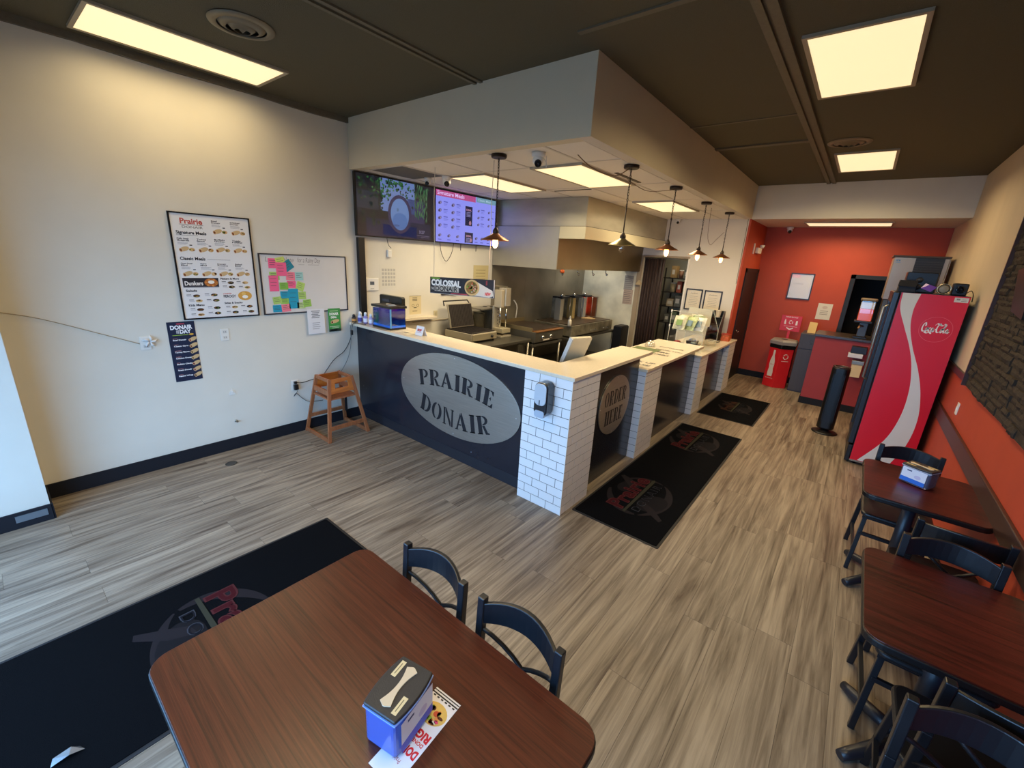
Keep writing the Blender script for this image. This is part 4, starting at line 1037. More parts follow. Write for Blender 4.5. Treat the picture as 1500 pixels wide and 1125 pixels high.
obj('plate', G().prism([(1.35, 1.88), (1.68, 1.92), (1.88, 2.20), (1.45, 2.24)], 'x', RX-0.062, RX-0.050), mat('sign_black', '0b0b0d', 0.4), t)
obj('stand_off', G().box(RX-0.050, 1.5, 1.98, RX-0.02, 1.58, 2.10), black_pl, t)
o = thing('wall_switch', 'narrow white switch plate on the red wall right of the fridge', 'switch', (RX, 2.47, 1.01))
obj('cover_plate', G().box(RX-0.008, 2.435, 0.96, RX-0.0005, 2.505, 1.065), white_pl, o, bevel=0.002)
obj('toggle', G().box(RX-0.014, 2.462, 1.0, RX-0.008, 2.478, 1.03), white_pl, o)
F = None
# ================================================================== red drinks fridge
colared = mat('fridge_red', 'd8142a', 0.33, spec=0.45)
FY0, FY1, FX0, FX1, FT = 3.20, 3.98, 5.03, 5.545, 1.965
t = thing('drinks_fridge', 'tall red soft-drink fridge with a white ribbon and script logo on its side', 'fridge', ((FX0+FX1)/2, (FY0+FY1)/2, 0))
obj('cabinet', G().box(FX0, FY0+0.004, 0.10, FX1, FY1-0.004, FT), mat('fridge_black', '16171b', 0.4), t)
obj('side_panel', G().box(FX0+0.004, FY0, 0.05, FX1, FY0+0.004, FT-0.004), colared, t)
obj('side_panel', G().box(FX0+0.004, FY1-0.004, 0.05, FX1, FY1, FT-0.004), colared, t)
obj('bottom_grille', G().box(FX0-0.045, FY0+0.01, 0.02, FX0, FY1-0.01, 0.22), black_pl, t, bevel=0.008)
obj('base_trim', G().box(FX0, FY0-0.003, 0.035, FX1, FY0+0.001, 0.055), steel_m, t)
for a in (FX0+0.05, FX1-0.05):
    for b in (FY0+0.06, FY1-0.06): obj('foot', G().lathe([(0.02, 0.0), (0.018, 0.1)], (a, b, 0), 12), black_pl, t)
d = obj('door', G().box(FX0-0.06, FY0+0.004, 0.24, FX0-0.004, FY0+0.07, FT).box(FX0-0.06, FY1-0.07, 0.24, FX0-0.004, FY1-0.004, FT).box(FX0-0.06, FY0+0.07, FT-0.12, FX0-0.004, FY1-0.07, FT).box(FX0-0.06, FY0+0.07, 0.24, FX0-0.004, FY1-0.07, 0.31), mat('fridge_door_black', '20242c', 0.3), t, bevel=0.012, seg=3)
obj('door_pane', G().box(FX0-0.035, FY0+0.07, 0.31, FX0-0.028, FY1-0.07, FT-0.12), glass_m, d)
g = G(); g.tube([(FX0-0.062, FY0+0.05, 1.0), (FX0-0.10, FY0+0.05, 1.02), (FX0-0.10, FY0+0.05, 1.80), (FX0-0.062, FY0+0.05, 1.82)], 0.011, 10)
obj('door_handle', g, steel_m, d)
F = Flat((FX0, FY0, 0), (1, 0, 0), (0, 0, 1))
def cr(pts, n=6):
    P = [Vector(p) for p in pts]; Q = []
    for i in range(len(P)-1):
        p0 = P[max(i-1, 0)]; p1 = P[i]; p2 = P[i+1]; p3 = P[min(i+2, len(P)-1)]
        for k in range(n):
            q = k/n; Q.append(0.5*((2*p1)+(p2-p0)*q+(2*p0-5*p1+4*p2-p3)*q*q+(3*p1-p0-3*p2+p3)*q**3))
    return Q+[P[-1]]
LB_ = [(5.045, 1.96), (5.06, 1.80), (5.135, 1.62), (5.225, 1.42), (5.290, 1.22), (5.335, 0.96), (5.335, 0.66), (5.27, 0.36), (5.10, 0.06)]
RB_ = [(5.185, 1.96), (5.165, 1.80), (5.185, 1.62), (5.25, 1.42), (5.35, 1.19), (5.43, 0.94), (5.475, 0.66), (5.455, 0.36), (5.36, 0.06)]
a, b = cr(LB_), cr(RB_); pts = []; fs = []
for p, q in zip(a, b): pts += [(p.x-FX0, p.y), (q.x-FX0, q.y)]
for i in range(len(a)-1): fs.append((2*i, 2*i+1, 2*i+3, 2*i+2))
F.poly(pts, 'dcd8cc', fs)
F.up(); cx, cz = 0.345, 1.622
F.ring(cx, cz, 0.125, 0.128, 0.003, 'ea6a6a', n=48); F.up()
# script lettering, drawn stroke by stroke
SCR = [  # C, o, c, a
 [(0.30, 0.86), (0.24, 1.0), (0.12, 0.92), (0.02, 0.55), (0.03, 0.2), (0.15, 0.02), (0.34, 0.12), (0.46, 0.34)],
 [(0.30, 0.86), (0.32, 0.70), (0.22, 0.66)],
 [(0.52, 0.48), (0.42, 0.36), (0.42, 0.12), (0.52, 0.05), (0.60, 0.22), (0.58, 0.42), (0.50, 0.46), (0.62, 0.38), (0.72, 0.40)],
 [(0.86, 0.42), (0.76, 0.46), (0.68, 0.28), (0.72, 0.08), (0.84, 0.10), (0.92, 0.24)],
 [(1.12, 0.46), (1.0, 0.44), (0.94, 0.24), (0.98, 0.06), (1.08, 0.16), (1.14, 0.42), (1.12, 0.12), (1.20, 0.06), (1.27, 0.22)],
 [(1.28, 0.33), (1.40, 0.36)],
 [(1.78, 0.84), (1.72, 1.0), (1.58, 0.92), (1.47, 0.55), (1.48, 0.2), (1.60, 0.02), (1.78, 0.12), (1.90, 0.34)],
 [(1.20, 0.80), (1.42, 1.02), (1.70, 0.90), (1.95, 0.86), (2.12, 1.04), (2.22, 0.95)],
 [(1.98, 0.48), (1.88, 0.36), (1.88, 0.12), (1.98, 0.05), (2.06, 0.22), (2.04, 0.42), (1.96, 0.46), (2.08, 0.38), (2.16, 0.42)],
 [(2.14, 0.40), (2.26, 0.78), (2.28, 0.96), (2.22, 0.90), (2.16, 0.45), (2.20, 0.08), (2.28, 0.08), (2.36, 0.22)],
 [(2.56, 0.46), (2.44, 0.44), (2.38, 0.24), (2.42, 0.06), (2.52, 0.16), (2.58, 0.42), (2.56, 0.12), (2.64, 0.06), (2.74, 0.24)],
 [(0.28, -0.02), (0.55, -0.16), (0.85, -0.08), (1.05, -0.20)]]
sc = 0.205/2.74
for s_ in SCR: F.stroke([(cx-0.102+p[0]*sc, cz-0.028+p[1]*sc*1.15) for p in s_], 0.0125, 'f4efe6', cal=0.9)
F.rect(0.405, 1.905, 0.505, 1.95, 'd9d3c4'); F.up(); F.rect(0.42, 1.925, 0.445, 1.94, '8a857a'); F.rect(0.46, 1.93, 0.49, 1.935, '8a857a'); F.rect(0.455, 1.915, 0.495, 1.92, '8a857a')
F.build('side_graphics', t)
# things on the fridge
T_ = FT
t = thing('black_box', 'open black cardboard box on top of the fridge, left side', 'box', (5.08, 3.34, T_))
g = G(); g.box(5.0, 3.30, T_, 5.14, 3.48, T_+0.12)
obj('box_body', g, mat('black_cardboard', '17161a', 0.6), t, bevel=0.004)
g = G(); g.add([(5.0, 3.3, T_+0.12), (5.14, 3.3, T_+0.12), (5.13, 3.27, T_+0.055), (4.99, 3.27, T_+0.06)], [(0, 1, 2, 3)]); oo = obj('flap', g, mat('black_cardboard', '17161a', 0.6), t); oo.modifiers.new('thick', 'SOLIDIFY').thickness = 0.003
t = thing('black_stereo', 'black stereo unit on top of the fridge behind the small box', 'stereo', (5.17, 3.62, T_))
obj('housing', G().box(5.05, 3.50, T_, 5.30, 3.72, T_+0.21), mat('stereo_black', '1b1b1d', 0.35), t, bevel=0.008)
g = G()
for z in (0.06, 0.13): g.lathe([(0.028, 0), (0.03, 0.006), (0.001, 0.006)], (0, 0, 0), 16); g.xf(Matrix.Translation((5.16, 3.5, T_+z)) @ Matrix.Rotation(pi/2, 4, 'X'), len(g.v)-48)
obj('dial', g, mat('dial_grey', '3c3c40', 0.3), t)
t = thing('round_speaker', 'small round speaker with a metal ring on top of the fridge', 'speaker', (5.35, 3.32, T_))
g = G(); g.lathe([(0.052, 0), (0.055, 0.03), (0.05, 0.07), (0.001, 0.07)], (0, 0, 0), 24); g.xf(Matrix.Translation((5.345, 3.28, T_+0.056)) @ Matrix.Rotation(-pi/2, 4, 'X'))
obj('housing', g, black_pl, t)
g = G(); g.tube([(5.345+0.05*cos(a*pi/12), 3.275, T_+0.056+0.05*sin(a*pi/12)) for a in range(24)], 0.006, 8, closed=True); obj('metal_ring', g, mat('ring_champagne', 'c9b793', 0.25, 0.9), t)
g = G(); g.lathe([(0.044, 0), (0.03, 0.006), (0.001, 0.01)], (0, 0, 0), 20); g.xf(Matrix.Translation((5.345, 3.279, T_+0.056)) @ Matrix.Rotation(pi/2, 4, 'X')); obj('cone', g, mat('speaker_cone', '8f8570', 0.5), t)
t = thing('black_camera', 'black box camera at the right end of the fridge top', 'camera', (5.45, 3.40, T_))
obj('housing', G().box(5.41, 3.30, T_, 5.52, 3.42, T_+0.12), black_pl, t, bevel=0.012)
g = G(); g.lathe([(0.035, 0), (0.035, 0.02), (0.028, 0.021), (0.001, 0.018)], (0, 0, 0), 20); g.xf(Matrix.Translation((5.465, 3.30, T_+0.06)) @ Matrix.Rotation(pi/2, 4, 'X')); obj('lens', g, mat('lens_black', '08080a', 0.1), t)
t = thing('snack_packet', 'red and purple snack packet lying on top of the fridge', 'packet', (5.28, 3.30, T_))
g = G(); g.add([(5.17, 3.25, T_+0.05), (5.25, 3.24, T_+0.02), (5.29, 3.27, T_+0.07), (5.20, 3.29, T_+0.1), (5.23, 3.26, T_+0.09)], [(0, 1, 4), (1, 2, 4), (2, 3, 4), (3, 0, 4)])
g.add([(5.17, 3.25, T_), (5.25, 3.24, T_), (5.29, 3.29, T_), (5.20, 3.29, T_)], [(0, 1, 2, 3)])
obj('wrapper', g, mat('packet_purple', '7a4ab0', 0.3), t)
cable('cable', [(5.535, 3.43, T_+0.03), (5.55, 3.36, T_+0.055), (5.565, 3.3, T_+0.02), (5.57, 3.28, T_-0.05)], 0.004, blackc, 'thin black cable curling off the right end of the fridge top')

# tower fan
t = thing('tower_fan', 'slim black tower fan standing on the floor left of the fridge', 'fan', (4.735, 4.2, 0))
fm = mat('fan_black', '08080a', 0.4)
obj('base_disc', G().lathe([(0.15, 0.0), (0.15, 0.012), (0.12, 0.022), (0.05, 0.035), (0.045, 0.06)], (4.735, 4.2, 0), 32), fm, t)
g = G(); g.prism(rrect(4.63, 4.12, 4.83, 4.28, 0.07), 'z', 0.06, 0.93); obj('tower_body', g, fm, t, bevel=0.02, seg=3)
g = G()
for q in range(11): g.box(4.664+q*0.0125, 4.1125, 0.17, 4.669+q*0.0125, 4.122, 0.84)
obj('front_grille', g, mat('fan_grille', '17171a', 0.35), t)
g = G(); g.tube([(4.73+0.088*cos(a*pi/10), 4.2+0.07*sin(a*pi/10), 0.933) for a in range(20)], 0.01, 8, closed=True); obj('top_rim', g, mat('fan_rim', '3a2022', 0.25), t)
obj('control_panel', G().box(4.70, 4.15, 0.928, 4.77, 4.19, 0.934), mat('fan_panel', '2a2a2e', 0.3), t)

# ================================================================== red half wall with drinks counter
struct('wall_half_red', G().box(4.29, 5.60, 0, RX, 5.70, 1.135), mat('half_wall_red', '9c3233', 0.6, var=0.04, scale=5))
struct('baseboard_half_wall', G().box(4.29, 5.585, 0, RX, 5.60, 0.11).box(4.278, 5.585, 0, 4.29, 6.25, 0.11), base_m)
o = obj('drinks_countertop', G().box(4.27, 5.57, 1.135, RX, 6.25, 1.175), mat('dark_counter_laminate', '3a3029', 0.3), bevel=0.004); tag(o, 'dark countertop on the red half wall of the drinks corner', 'countertop')
t = thing('counter_cabinet', 'dark cabinet carrying the drinks countertop behind the red half wall', 'cabinet', (4.9, 6.0, 0))
obj('cabinet_body', G().box(4.31, 5.705, 0.0, RX-0.002, 6.2, 1.13), mat('dark_laminate', '2b2622', 0.5), t)
# ice machine on a soda dispenser
t = thing('ice_machine', 'stainless ice machine with black louvres on the drinks counter above the fridge', 'ice machine', (5.26, 5.9, 1.3))
obj('dispenser_cabinet', G().box(4.98, 5.62, 1.176, 5.58, 6.15, 1.80), steel_d, t, bevel=0.005)
obj('ice_head', G().box(4.965, 5.60, 1.80, 5.55, 6.2, 2.40), mat('ice_head_metal', 'a39a90', 0.4, 0.5, var=0.15, scale=2), t, bevel=0.006)
obj('top_cover', G().box(4.95, 5.585, 2.40, 5.56, 6.21, 2.425), mat('ice_cover', '3a3330', 0.5), t, bevel=0.004)
g = G(); g.box(5.20, 5.592, 1.83, 5.50, 5.60, 2.395)
obj('louvre_panel', g, black_pl, t)
g = G()
for q in range(16): g.box(5.21, 5.584, 1.86+q*0.032, 5.49, 5.592, 1.874+q*0.032)
obj('louvre', g, mat('louvre_dark', '2b2926', 0.4), t)
F = Flat((4.965, 5.598, 1.80), (1, 0, 0), (0, 0, 1)); F.text('ice', 0.025, 0.545, 0.03, '2f6f9f', 0.03, 0.2); F.rect(0.025, 0.525, 0.08, 0.532, '3f86b8'); F.build('badge', t)
obj('side_strip', G().box(5.552, 5.60, 1.82, 5.56, 5.62, 2.38), steel_m, t)
# juice dispenser
t = thing('juice_dispenser', 'juice dispenser with an orange-red drink on the drinks counter', 'drink dispenser', (4.82, 5.75, 1.176))
obj('stand', G().box(4.75, 5.66, 1.176, 4.92, 5.86, 1.20), black_pl, t, bevel=0.004)
obj('pillar', G().box(4.79, 5.76, 1.20, 4.90, 5.86, 1.42), mat('dispenser_grey', '55524e', 0.4, 0.4), t, bevel=0.006)
obj('bowl_tray', G().box(4.715, 5.615, 1.42, 4.935, 5.88, 1.45), black_pl, t, bevel=0.006)
obj('drink', G().box(4.74, 5.635, 1.45, 4.915, 5.86, 1.63), mat('orange_drink_glow', 'd0481c', 0.25, emit=0.3, ecol='e0561c'), t, bevel=0.012)  # drink glows by itself so that it looks lit
obj('bowl', G().prism(rrect(4.73, 5.625, 4.925, 5.87, 0.02), 'z', 1.4505, 1.75), glass_m, t)
obj('ice_fill', G().box(4.742, 5.637, 1.632, 4.913, 5.858, 1.73), mat('foam_white', 'd8cfc4', 0.6), t, bevel=0.01)
obj('lid', G().prism(rrect(4.725, 5.62, 4.93, 5.875, 0.03), 'z', 1.75, 1.785), mat('lid_tan', '7d6a50', 0.4), t, bevel=0.012)
g = G(); g.tube([(4.84, 5.76, 1.36), (4.80, 5.68, 1.37), (4.79, 5.65, 1.33)], 0.014, 8); obj('tap', g, mat('tap_copper', 'c08a5c', 0.3, 0.6), t)
# dispensers hanging on the half wall
t = thing('napkin_holder', 'white napkin holder box on the front of the red half wall', 'napkin dispenser', (4.84, 5.6, 1.0))
obj('holder_body', G().box(4.78, 5.45, 0.965, 4.97, 5.598, 1.07), mat('holder_black', '151418', 0.4), t, bevel=0.004)
obj('napkin_pack', G().box(4.76, 5.43, 0.90, 4.94, 5.56, 0.965), mat('napkin_white', 'd6dae2', 0.7), t, bevel=0.006)
t = thing('lid_dispenser', 'cream paper lid dispenser below the napkin holder beside the fridge', 'dispenser', (4.90, 5.55, 0.7))
obj('box_body', G().box(4.84, 5.46, 0.60, 4.97, 5.598, 0.80), mat('cream_card', 'd9c8a2', 0.7), t, bevel=0.004)
obj('bracket', G().box(4.83, 5.45, 0.80, 4.98, 5.598, 0.86), steel_m, t, bevel=0.004)

# grey waste cabinet and recycling bin
t = thing('waste_cabinet', 'charcoal waste cabinet between the recycling bin and the red half wall', 'waste cabinet', (4.16, 6.6, 0))
wm = mat('charcoal_laminate', '47434a', 0.5, var=0.08, scale=20, stretch=(1, 1, 0.1))
obj('cabinet_body', G().box(4.03, 6.32, 0, 4.275, 6.93, 1.075), wm, t, bevel=0.003)
obj('lower_door', G().box(4.035, 6.30, 0.03, 4.27, 6.32, 0.79), wm, t, bevel=0.003)
fl = obj('flap', G().box(4.035, 6.30, 0.81, 4.27, 6.32, 1.07), wm, t, bevel=0.003)
F = Flat((4.15, 6.30, 0.86), (1, 0, 0), (0, 0, 1)); F.ring(0.06, 0.09, 0.025, 0.02, 0.006, '25232a', 20, 250, 12); F.ring(0.065, 0.03, 0.015, 0.02, 0.006, '25232a', 0, 180, 12); F.rect(0.05, 0.055, 0.08, 0.061, '25232a'); F.build('push_mark', fl)
t = thing('folded_card', 'folded tan card standing on the charcoal waste cabinet', 'card', (4.15, 6.6, 1.075))
g = G(); g.prism([(6.50, 1.076), (6.72, 1.076), (6.61, 1.26)], 'x', 4.10, 4.22); obj('card_body', g, mat('tan_card', 'bfa066', 0.6), t)
BX, BY = 3.79, 6.50
t = thing('recycling_bin', 'red hexagonal recycling bin with a white bottle print', 'recycling bin', (BX, BY, 0))
def hexa(r, rot=0.22): return [(BX+r*cos(rot+pi/6+i*pi/3+pi/6*0), BY+r*sin(rot+pi/6+i*pi/3)) for i in range(6)]
HR = 0.22
rot = 0.0
redb = mat('bin_red', 'cf1f26', 0.4)
g = G(); g.prism(hexa(HR, rot), 'z', 0.0, 0.80); obj('bin_body', g, redb, t, bevel=0.004)
g = G(); g.prism(hexa(HR*1.06, rot), 'z', 0.74, 0.815); obj('bag_rim', g, mat('bag_black', '101012', 0.35, bump=0.5, scale=30), t, bevel=0.01)
g = G(); hx1, hx2 = hexa(HR*1.12, rot), hexa(HR*0.98, rot)
g.add([(x, y, 0.815) for x, y in hx1]+[(x, y, 0.87) for x, y in hx1]+[(x, y, 0.90) for x, y in hx2], [tuple(reversed(range(6))), tuple(range(12, 18))]+[(i, (i+1) % 6, 6+(i+1) % 6, 6+i) for i in range(6)]+[(6+i, 6+(i+1) % 6, 12+(i+1) % 6, 12+i) for i in range(6)])
obj('lid', g, mat('bin_lid_grey', '8a8380', 0.45), t)
obj('lid_hole', G().lathe([(0.055, 0.0), (0.055, 0.004), (0.001, 0.003)], (BX, BY, 0.899), 20), black_pl, t)
# faces: front (-y) and right-front
def hexface(i0):
    h = hexa(HR, rot); a, b = h[i0], h[(i0+1) % 6]
    A = Vector((*a, 0)); Bv = Vector((*b, 0)); return A, (Bv-A).normalized(), (Bv-A).length
fidx = min(range(6), key=lambda i: (hexa(HR, rot)[i][1]+hexa(HR, rot)[(i+1) % 6][1]))
A, U, LL = hexface(fidx)
F = Flat(A, U, (0, 0, 1), lift=0.001)
m_ = LL/2; bp_ = [(0.018, 0.70), (0.02, 0.60), (0.045, 0.50), (0.05, 0.42), (0.040, 0.36), (0.052, 0.28), (0.048, 0.20)]
F.poly([(m_+a, b) for a, b in bp_]+[(m_-a, b) for a, b in reversed(bp_)], 'ddd2c8'); F.up()
F.text('Recycle', m_, 0.42, 0.028, 'c04a4a', 0.0, 0.3, width=0.07, align='c'); F.text('PLEASE RECYCLE', m_, 0.155, 0.02, 'e2b8b0', 0.01, width=0.15, align='c')
A2, U2, L2 = hexface((fidx+1) % 6); 
F.build('front_print', t)
F = Flat(A2, U2, (0, 0, 1), lift=0.001); F.ring(L2/2, 0.60, 0.045, 0.05, 0.012, 'e6d6cc', -60, 40, 10); F.ring(L2/2, 0.60, 0.045, 0.05, 0.012, 'e6d6cc', 60, 160, 10); F.ring(L2/2, 0.60, 0.045, 0.05, 0.012, 'e6d6cc', 180, 280, 10)
F.rect(L2/2-0.06, 0.51, L2/2+0.06, 0.52, 'e2b8b0'); F.build('recycling_mark', t)
g = G(); g.box(3.635, 6.70, 1.04, 3.965, 6.712, 1.33); obj('sign_board', g, redb, t, bevel=0.003)
obj('sign_post', G().box(3.78, 6.70, 0.85, 3.82, 6.712, 1.04), redb, t)
F = Flat((3.635, 6.70, 1.04), (1, 0, 0), (0, 0, 1)); W1 = 'f0e2dc'
F.text('PLEASE RECYCLE', 0.165, 0.25, 0.022, W1, 0.02, width=0.19, align='c')
F.ring(0.165, 0.165, 0.035, 0.035, 0.012, W1, -50, 40, 8); F.ring(0.165, 0.165, 0.035, 0.035, 0.012, W1, 70, 160, 8); F.ring(0.165, 0.165, 0.035, 0.035, 0.012, W1, 190, 280, 8)
F.poly([(0.06, 0.12), (0.09, 0.12), (0.085, 0.18), (0.075, 0.22), (0.068, 0.22), (0.06, 0.18)], W1); F.poly([(0.24, 0.12), (0.275, 0.12), (0.27, 0.20), (0.245, 0.20)], W1)
F.rect(0.06, 0.085, 0.28, 0.09, W1); F.poly([(0.11, 0.07), (0.165, 0.045), (0.22, 0.07), (0.22, 0.05), (0.165, 0.02), (0.11, 0.05)], W1)
F.build('sign_print', t)

# alcove wall things
def framed(name, label, x0, x1, z0, z1, y, fw, body, inner, cat='picture frame', group=None):
    t = thing(name, label, cat, ((x0+x1)/2, y, (z0+z1)/2), group)
    g = G(); g.box(x0, y-0.02, z0, x1, y-0.001, z0+fw).box(x0, y-0.02, z1-fw, x1, y-0.001, z1).box(x0, y-0.02, z0+fw, x0+fw, y-0.001, z1-fw).box(x1-fw, y-0.02, z0+fw, x1, y-0.001, z1-fw)
    obj('frame', g, mat('thin_black_frame', '1b1718', 0.35), t)
    obj('sheet', G().box(x0+fw, y-0.008, z0+fw, x1-fw, y-0.002, z1-fw), body, t)
    F = Flat((x0+fw, y-0.008, z0+fw), (1, 0, 0), (0, 0, 1)); inner(F, x1-x0-2*fw, z1-z0-2*fw); F.build('printed_text', t)
    obj('glass_pane', G().box(x0+fw, y-0.0135, z0+fw, x1-fw, y-0.012, z1-fw), MC.get('frame_glass') or thin_glass('frame_glass', (1, 1, 1), 0.01, 0.0), t)
    return t
def in1(F, w, h):
    F.text('NOTICE', w*0.15, h*0.58, 0.022, '55505a', 0.0, width=w*0.45); F.rect(w*0.15, h*0.4, w*0.75, h*0.405, 'b0a8a8'); F.rect(0, h*0.85, w*0.4, h, 'e8b4b4')
framed('framed_notice', 'framed white notice on the red wall above the recycling bin', 3.60, 3.975, 1.625, 2.10, YB2, 0.018, mat('notice_white', 'cfcac4', 0.6), in1)
t = thing('paper_notice', 'square paper sheet taped on the red wall right of the framed notice', 'notice', (4.24, YB2, 1.44))
obj('sheet', G().box(4.135, YB2-0.003, 1.30, 4.355, YB2-0.001, 1.59), mat('paper_cream', 'd8d2c2', 0.6), t)
F = Flat((4.135, YB2-0.003, 1.30), (1, 0, 0), (0, 0, 1)); F.ell(0.11, 0.22, 0.04, 0.03, 'c9b8a8', 16)
for q in range(3): F.rect(0.05, 0.15-q*0.03, 0.17, 0.16-q*0.03, '8a8074')
F.build('printed_lines', t)
t = thing('emergency_light', 'white twin-head emergency light on the red side wall above the dark door', 'emergency light', (3.04, 6.3, 2.45))
obj('battery_box', G().box(3.031, 6.22, 2.40, 3.09, 6.50, 2.50), white_pl, t, bevel=0.01)
obj('side_plate', G().box(3.031, 6.02, 2.38, 3.05, 6.06, 2.56), white_pl, t, bevel=0.004)
obj('lamp_head', G().lathe([(0.03, 0), (0.045, 0.05), (0.001, 0.055)], (3.10, 6.40, 2.5), 16), white_pl, t)
# ================================================================== menu screens
def screen(label, y0, y1, z0, z1, draw):
    t = thing('menu_screen', label, 'screen', (0.0, (y0+y1)/2, (z0+z1)/2), 'wall screens in the kitchen')
    obj('screen_body', G().box(0.03, y0, z0, 0.075, y1, z1), mat('screen_black', '0a0a0d', 0.3), t, bevel=0.004)
    obj('wall_bracket', G().box(0.0005, (y0+y1)/2-0.2, z0+0.15, 0.03, (y0+y1)/2+0.2, z1-0.15), black_pl, t)
    F = Flat((0.075, y0+0.012, z0+0.014), XU, XV, emit=1.0); draw(F, y1-y0-0.024, z1-z0-0.028); F.build('display', t)
    obj('screen_glass', G().box(0.0785, y0+0.012, z0+0.014, 0.0795, y1-0.012, z1-0.014), thin_glass('screen_glass', (1, 1, 1), 0.012, 0.12) if 'screen_glass' not in MC else MC['screen_glass'], t)
    return t
def landscape(F, w, h):
    rq = random.Random(4)
    F.rect(0, 0, w, h, '16161f'); F.up()
    F.rect(w*0.28, h*0.45, w*0.72, h, '5f74a8'); F.rect(0.0, h*0.45, w*0.25, h*0.75, '222836'); F.rect(w*0.62, h*0.3, w*0.86, h*0.72, '2e2a4c'); F.rect(w*0.1, 0, w*0.95, h*0.3, '1d2038'); F.rect(w*0.3, 0.02, w*0.75, h*0.22, '252b52'); F.up()
    F.ell(w*0.52, h*0.42, w*0.155, h*0.34, '2c2848', 30); F.up(); F.ell(w*0.52, h*0.42, w*0.12, h*0.28, '5a78ac', 30); F.up()
    F.ell(w*0.52, h*0.30, w*0.10, h*0.15, '4868a0', 24); F.up()
    F.ell(w*0.49, h*0.50, 0.016, 0.022, '4a6488', 8); F.ell(w*0.47, h*0.22, 0.05, 0.012, '3c5484', 10)
    for i in range(170):
        u = rq.gauss(0.42, 0.2); v = 1-abs(rq.gauss(0, 0.2)); 
        if not (0.02 < u < 0.97 and 0.05 < v < 0.985) or ((u-0.52)/0.15)**2+((v-0.42)/0.33)**2 < 1: continue
        F.ell(u*w, v*h, rq.uniform(.008, .018), rq.uniform(.01, .022), rq.choice(['1c3f27', '2a5a30', '23492e', '3b6b3c', '151f1c']), 5, rq.uniform(0, 3))
    for i in range(120):
        u = rq.uniform(0.72, 0.9); v = rq.uniform(0.35, 0.98); F.ell(u*w, v*h, .006, rq.uniform(.02, .04), rq.choice(['2f5a38', '3f6b45', '24432f', '4d6f52']), 5, rq.uniform(-.2, .2))
    for i in range(70):
        u = rq.uniform(0.02, 0.3); v = rq.uniform(0.2, 0.98); F.ell(u*w, v*h, rq.uniform(.01, .03), rq.uniform(.01, .03), rq.choice(['17221c', '1c2a22', '20242e']), 5)
    F.up(); F.text('3:27', w*0.78, h*0.115, 0.04, '7d80a6', 0.0, width=0.09); F.rect(w*0.75, h*0.07, w*0.93, h*0.078, '55587a'); F.rect(w*0.8, h*0.045, w*0.93, h*0.052, '55587a')
def menu(F, w, h):
    rq = random.Random(9)
    F.rect(0, 0, w, h, '8c90f0'); F.up()
    F.rect(0, h*0.885, w*0.63, h, 'b04a80'); F.rect(w*0.645, h*0.90, w, h, '6f96a8'); F.up()
    F.text('Signature Meals', w*0.02, h*0.915, 0.05, 'd8b8f0', 0.02, width=w*0.42); F.text('Classic Meals', w*0.67, h*0.93, 0.03, 'a8c4d8', 0.01, width=w*0.25)
    def blk(u, v, s=1.0):
        F.ell(u*w, v*h, 0.034*s, 0.022*s, '6f6a9e', 10, 0.4); F.up(); F.ell(u*w-0.012, v*h-0.004, 0.014*s, 0.014*s, '3f3558', 8); F.ell(u*w+0.01, v*h, 0.01, 0.008, '9a86a8', 7); F.layer -= 1
    def lines(u, v):
        F.rect(u*w, v*h, u*w+0.075, v*h+0.010, '4a4aa8')
        for q in range(3): F.rect(u*w, v*h-0.016-q*0.012, u*w+rq.uniform(.05, .09), v*h-0.011-q*0.012, '6d72cf')
    for r_ in range(4):
        v = 0.76-r_*0.145
        for c_, u in enumerate((0.06, 0.26)): blk(u, v-0.01*c_); lines(u+0.055, v+0.02-0.01*c_)
        if r_ < 3:
            for u in (0.69, 0.88): blk(u, v-0.04, 0.8); 
            for u in (0.73, 0.925): lines(u, v-0.02) if u < 0.9 else F.rect(u*w, (v-0.02)*h, u*w+0.05, (v-0.02)*h+0.01, '4a4aa8')
    for (a, b, c, d) in ((0.46, 0.38, 0.58, 0.78), (0.46, 0.02, 0.60, 0.24)):
        F.rect(w*a, h*b, w*c, h*d, '1f1b3a'); F.up(); F.text('DEAL', w*(a+c)/2, h*(d-0.09), 0.024, 'b88aa8', 0.03, align='c', width=w*0.09)
        for q in range(4): F.rect(w*(a+0.02), h*(d-0.13)-q*0.018, w*(a+0.09), h*(d-0.13)-q*0.018+0.008, '8a84b8')
        F.ell(w*(c-0.035), h*(b+0.06), 0.022, 0.03, 'a87a8a', 10); F.layer -= 1
    for u in (0.06, 0.2, 0.34, 0.66, 0.76, 0.88): blk(u, 0.13, 0.9); F.rect(u*w-0.03, 0.04*h, u*w+0.03, 0.04*h+0.009, '4a4aa8')
screen('left wall screen showing a dim garden picture with a round moon gate', 0.015, 1.17, 2.215, 2.895, landscape)
screen('right wall screen showing the lavender menu with a pink heading', 1.18, 2.40, 2.215, 2.895, menu)
cable('screen_cable', [(0.04, 1.30, 2.22), (0.04, 1.33, 2.08), (0.04, 1.42, 1.97), (0.04, 1.52, 2.08), (0.04, 1.56, 2.22)], 0.004, blackc, 'looped black cable hanging below the right screen')
cable('screen_cable', [(0.04, 0.44, 2.22), (0.04, 0.46, 2.14), (0.04, 0.50, 2.10)], 0.004, blackc, 'short black cable dropping from the left screen to the switch box')
cable('screen_cable', [(0.04, 1.70, 2.22), (0.04, 1.70, 2.13)], 0.005, blackc, 'stubby black cable end under the right screen, nearer the middle')
cable('screen_cable', [(0.04, 2.02, 2.22), (0.04, 2.02, 2.13)], 0.005, blackc, 'stubby black cable end under the right screen, nearer the hood')

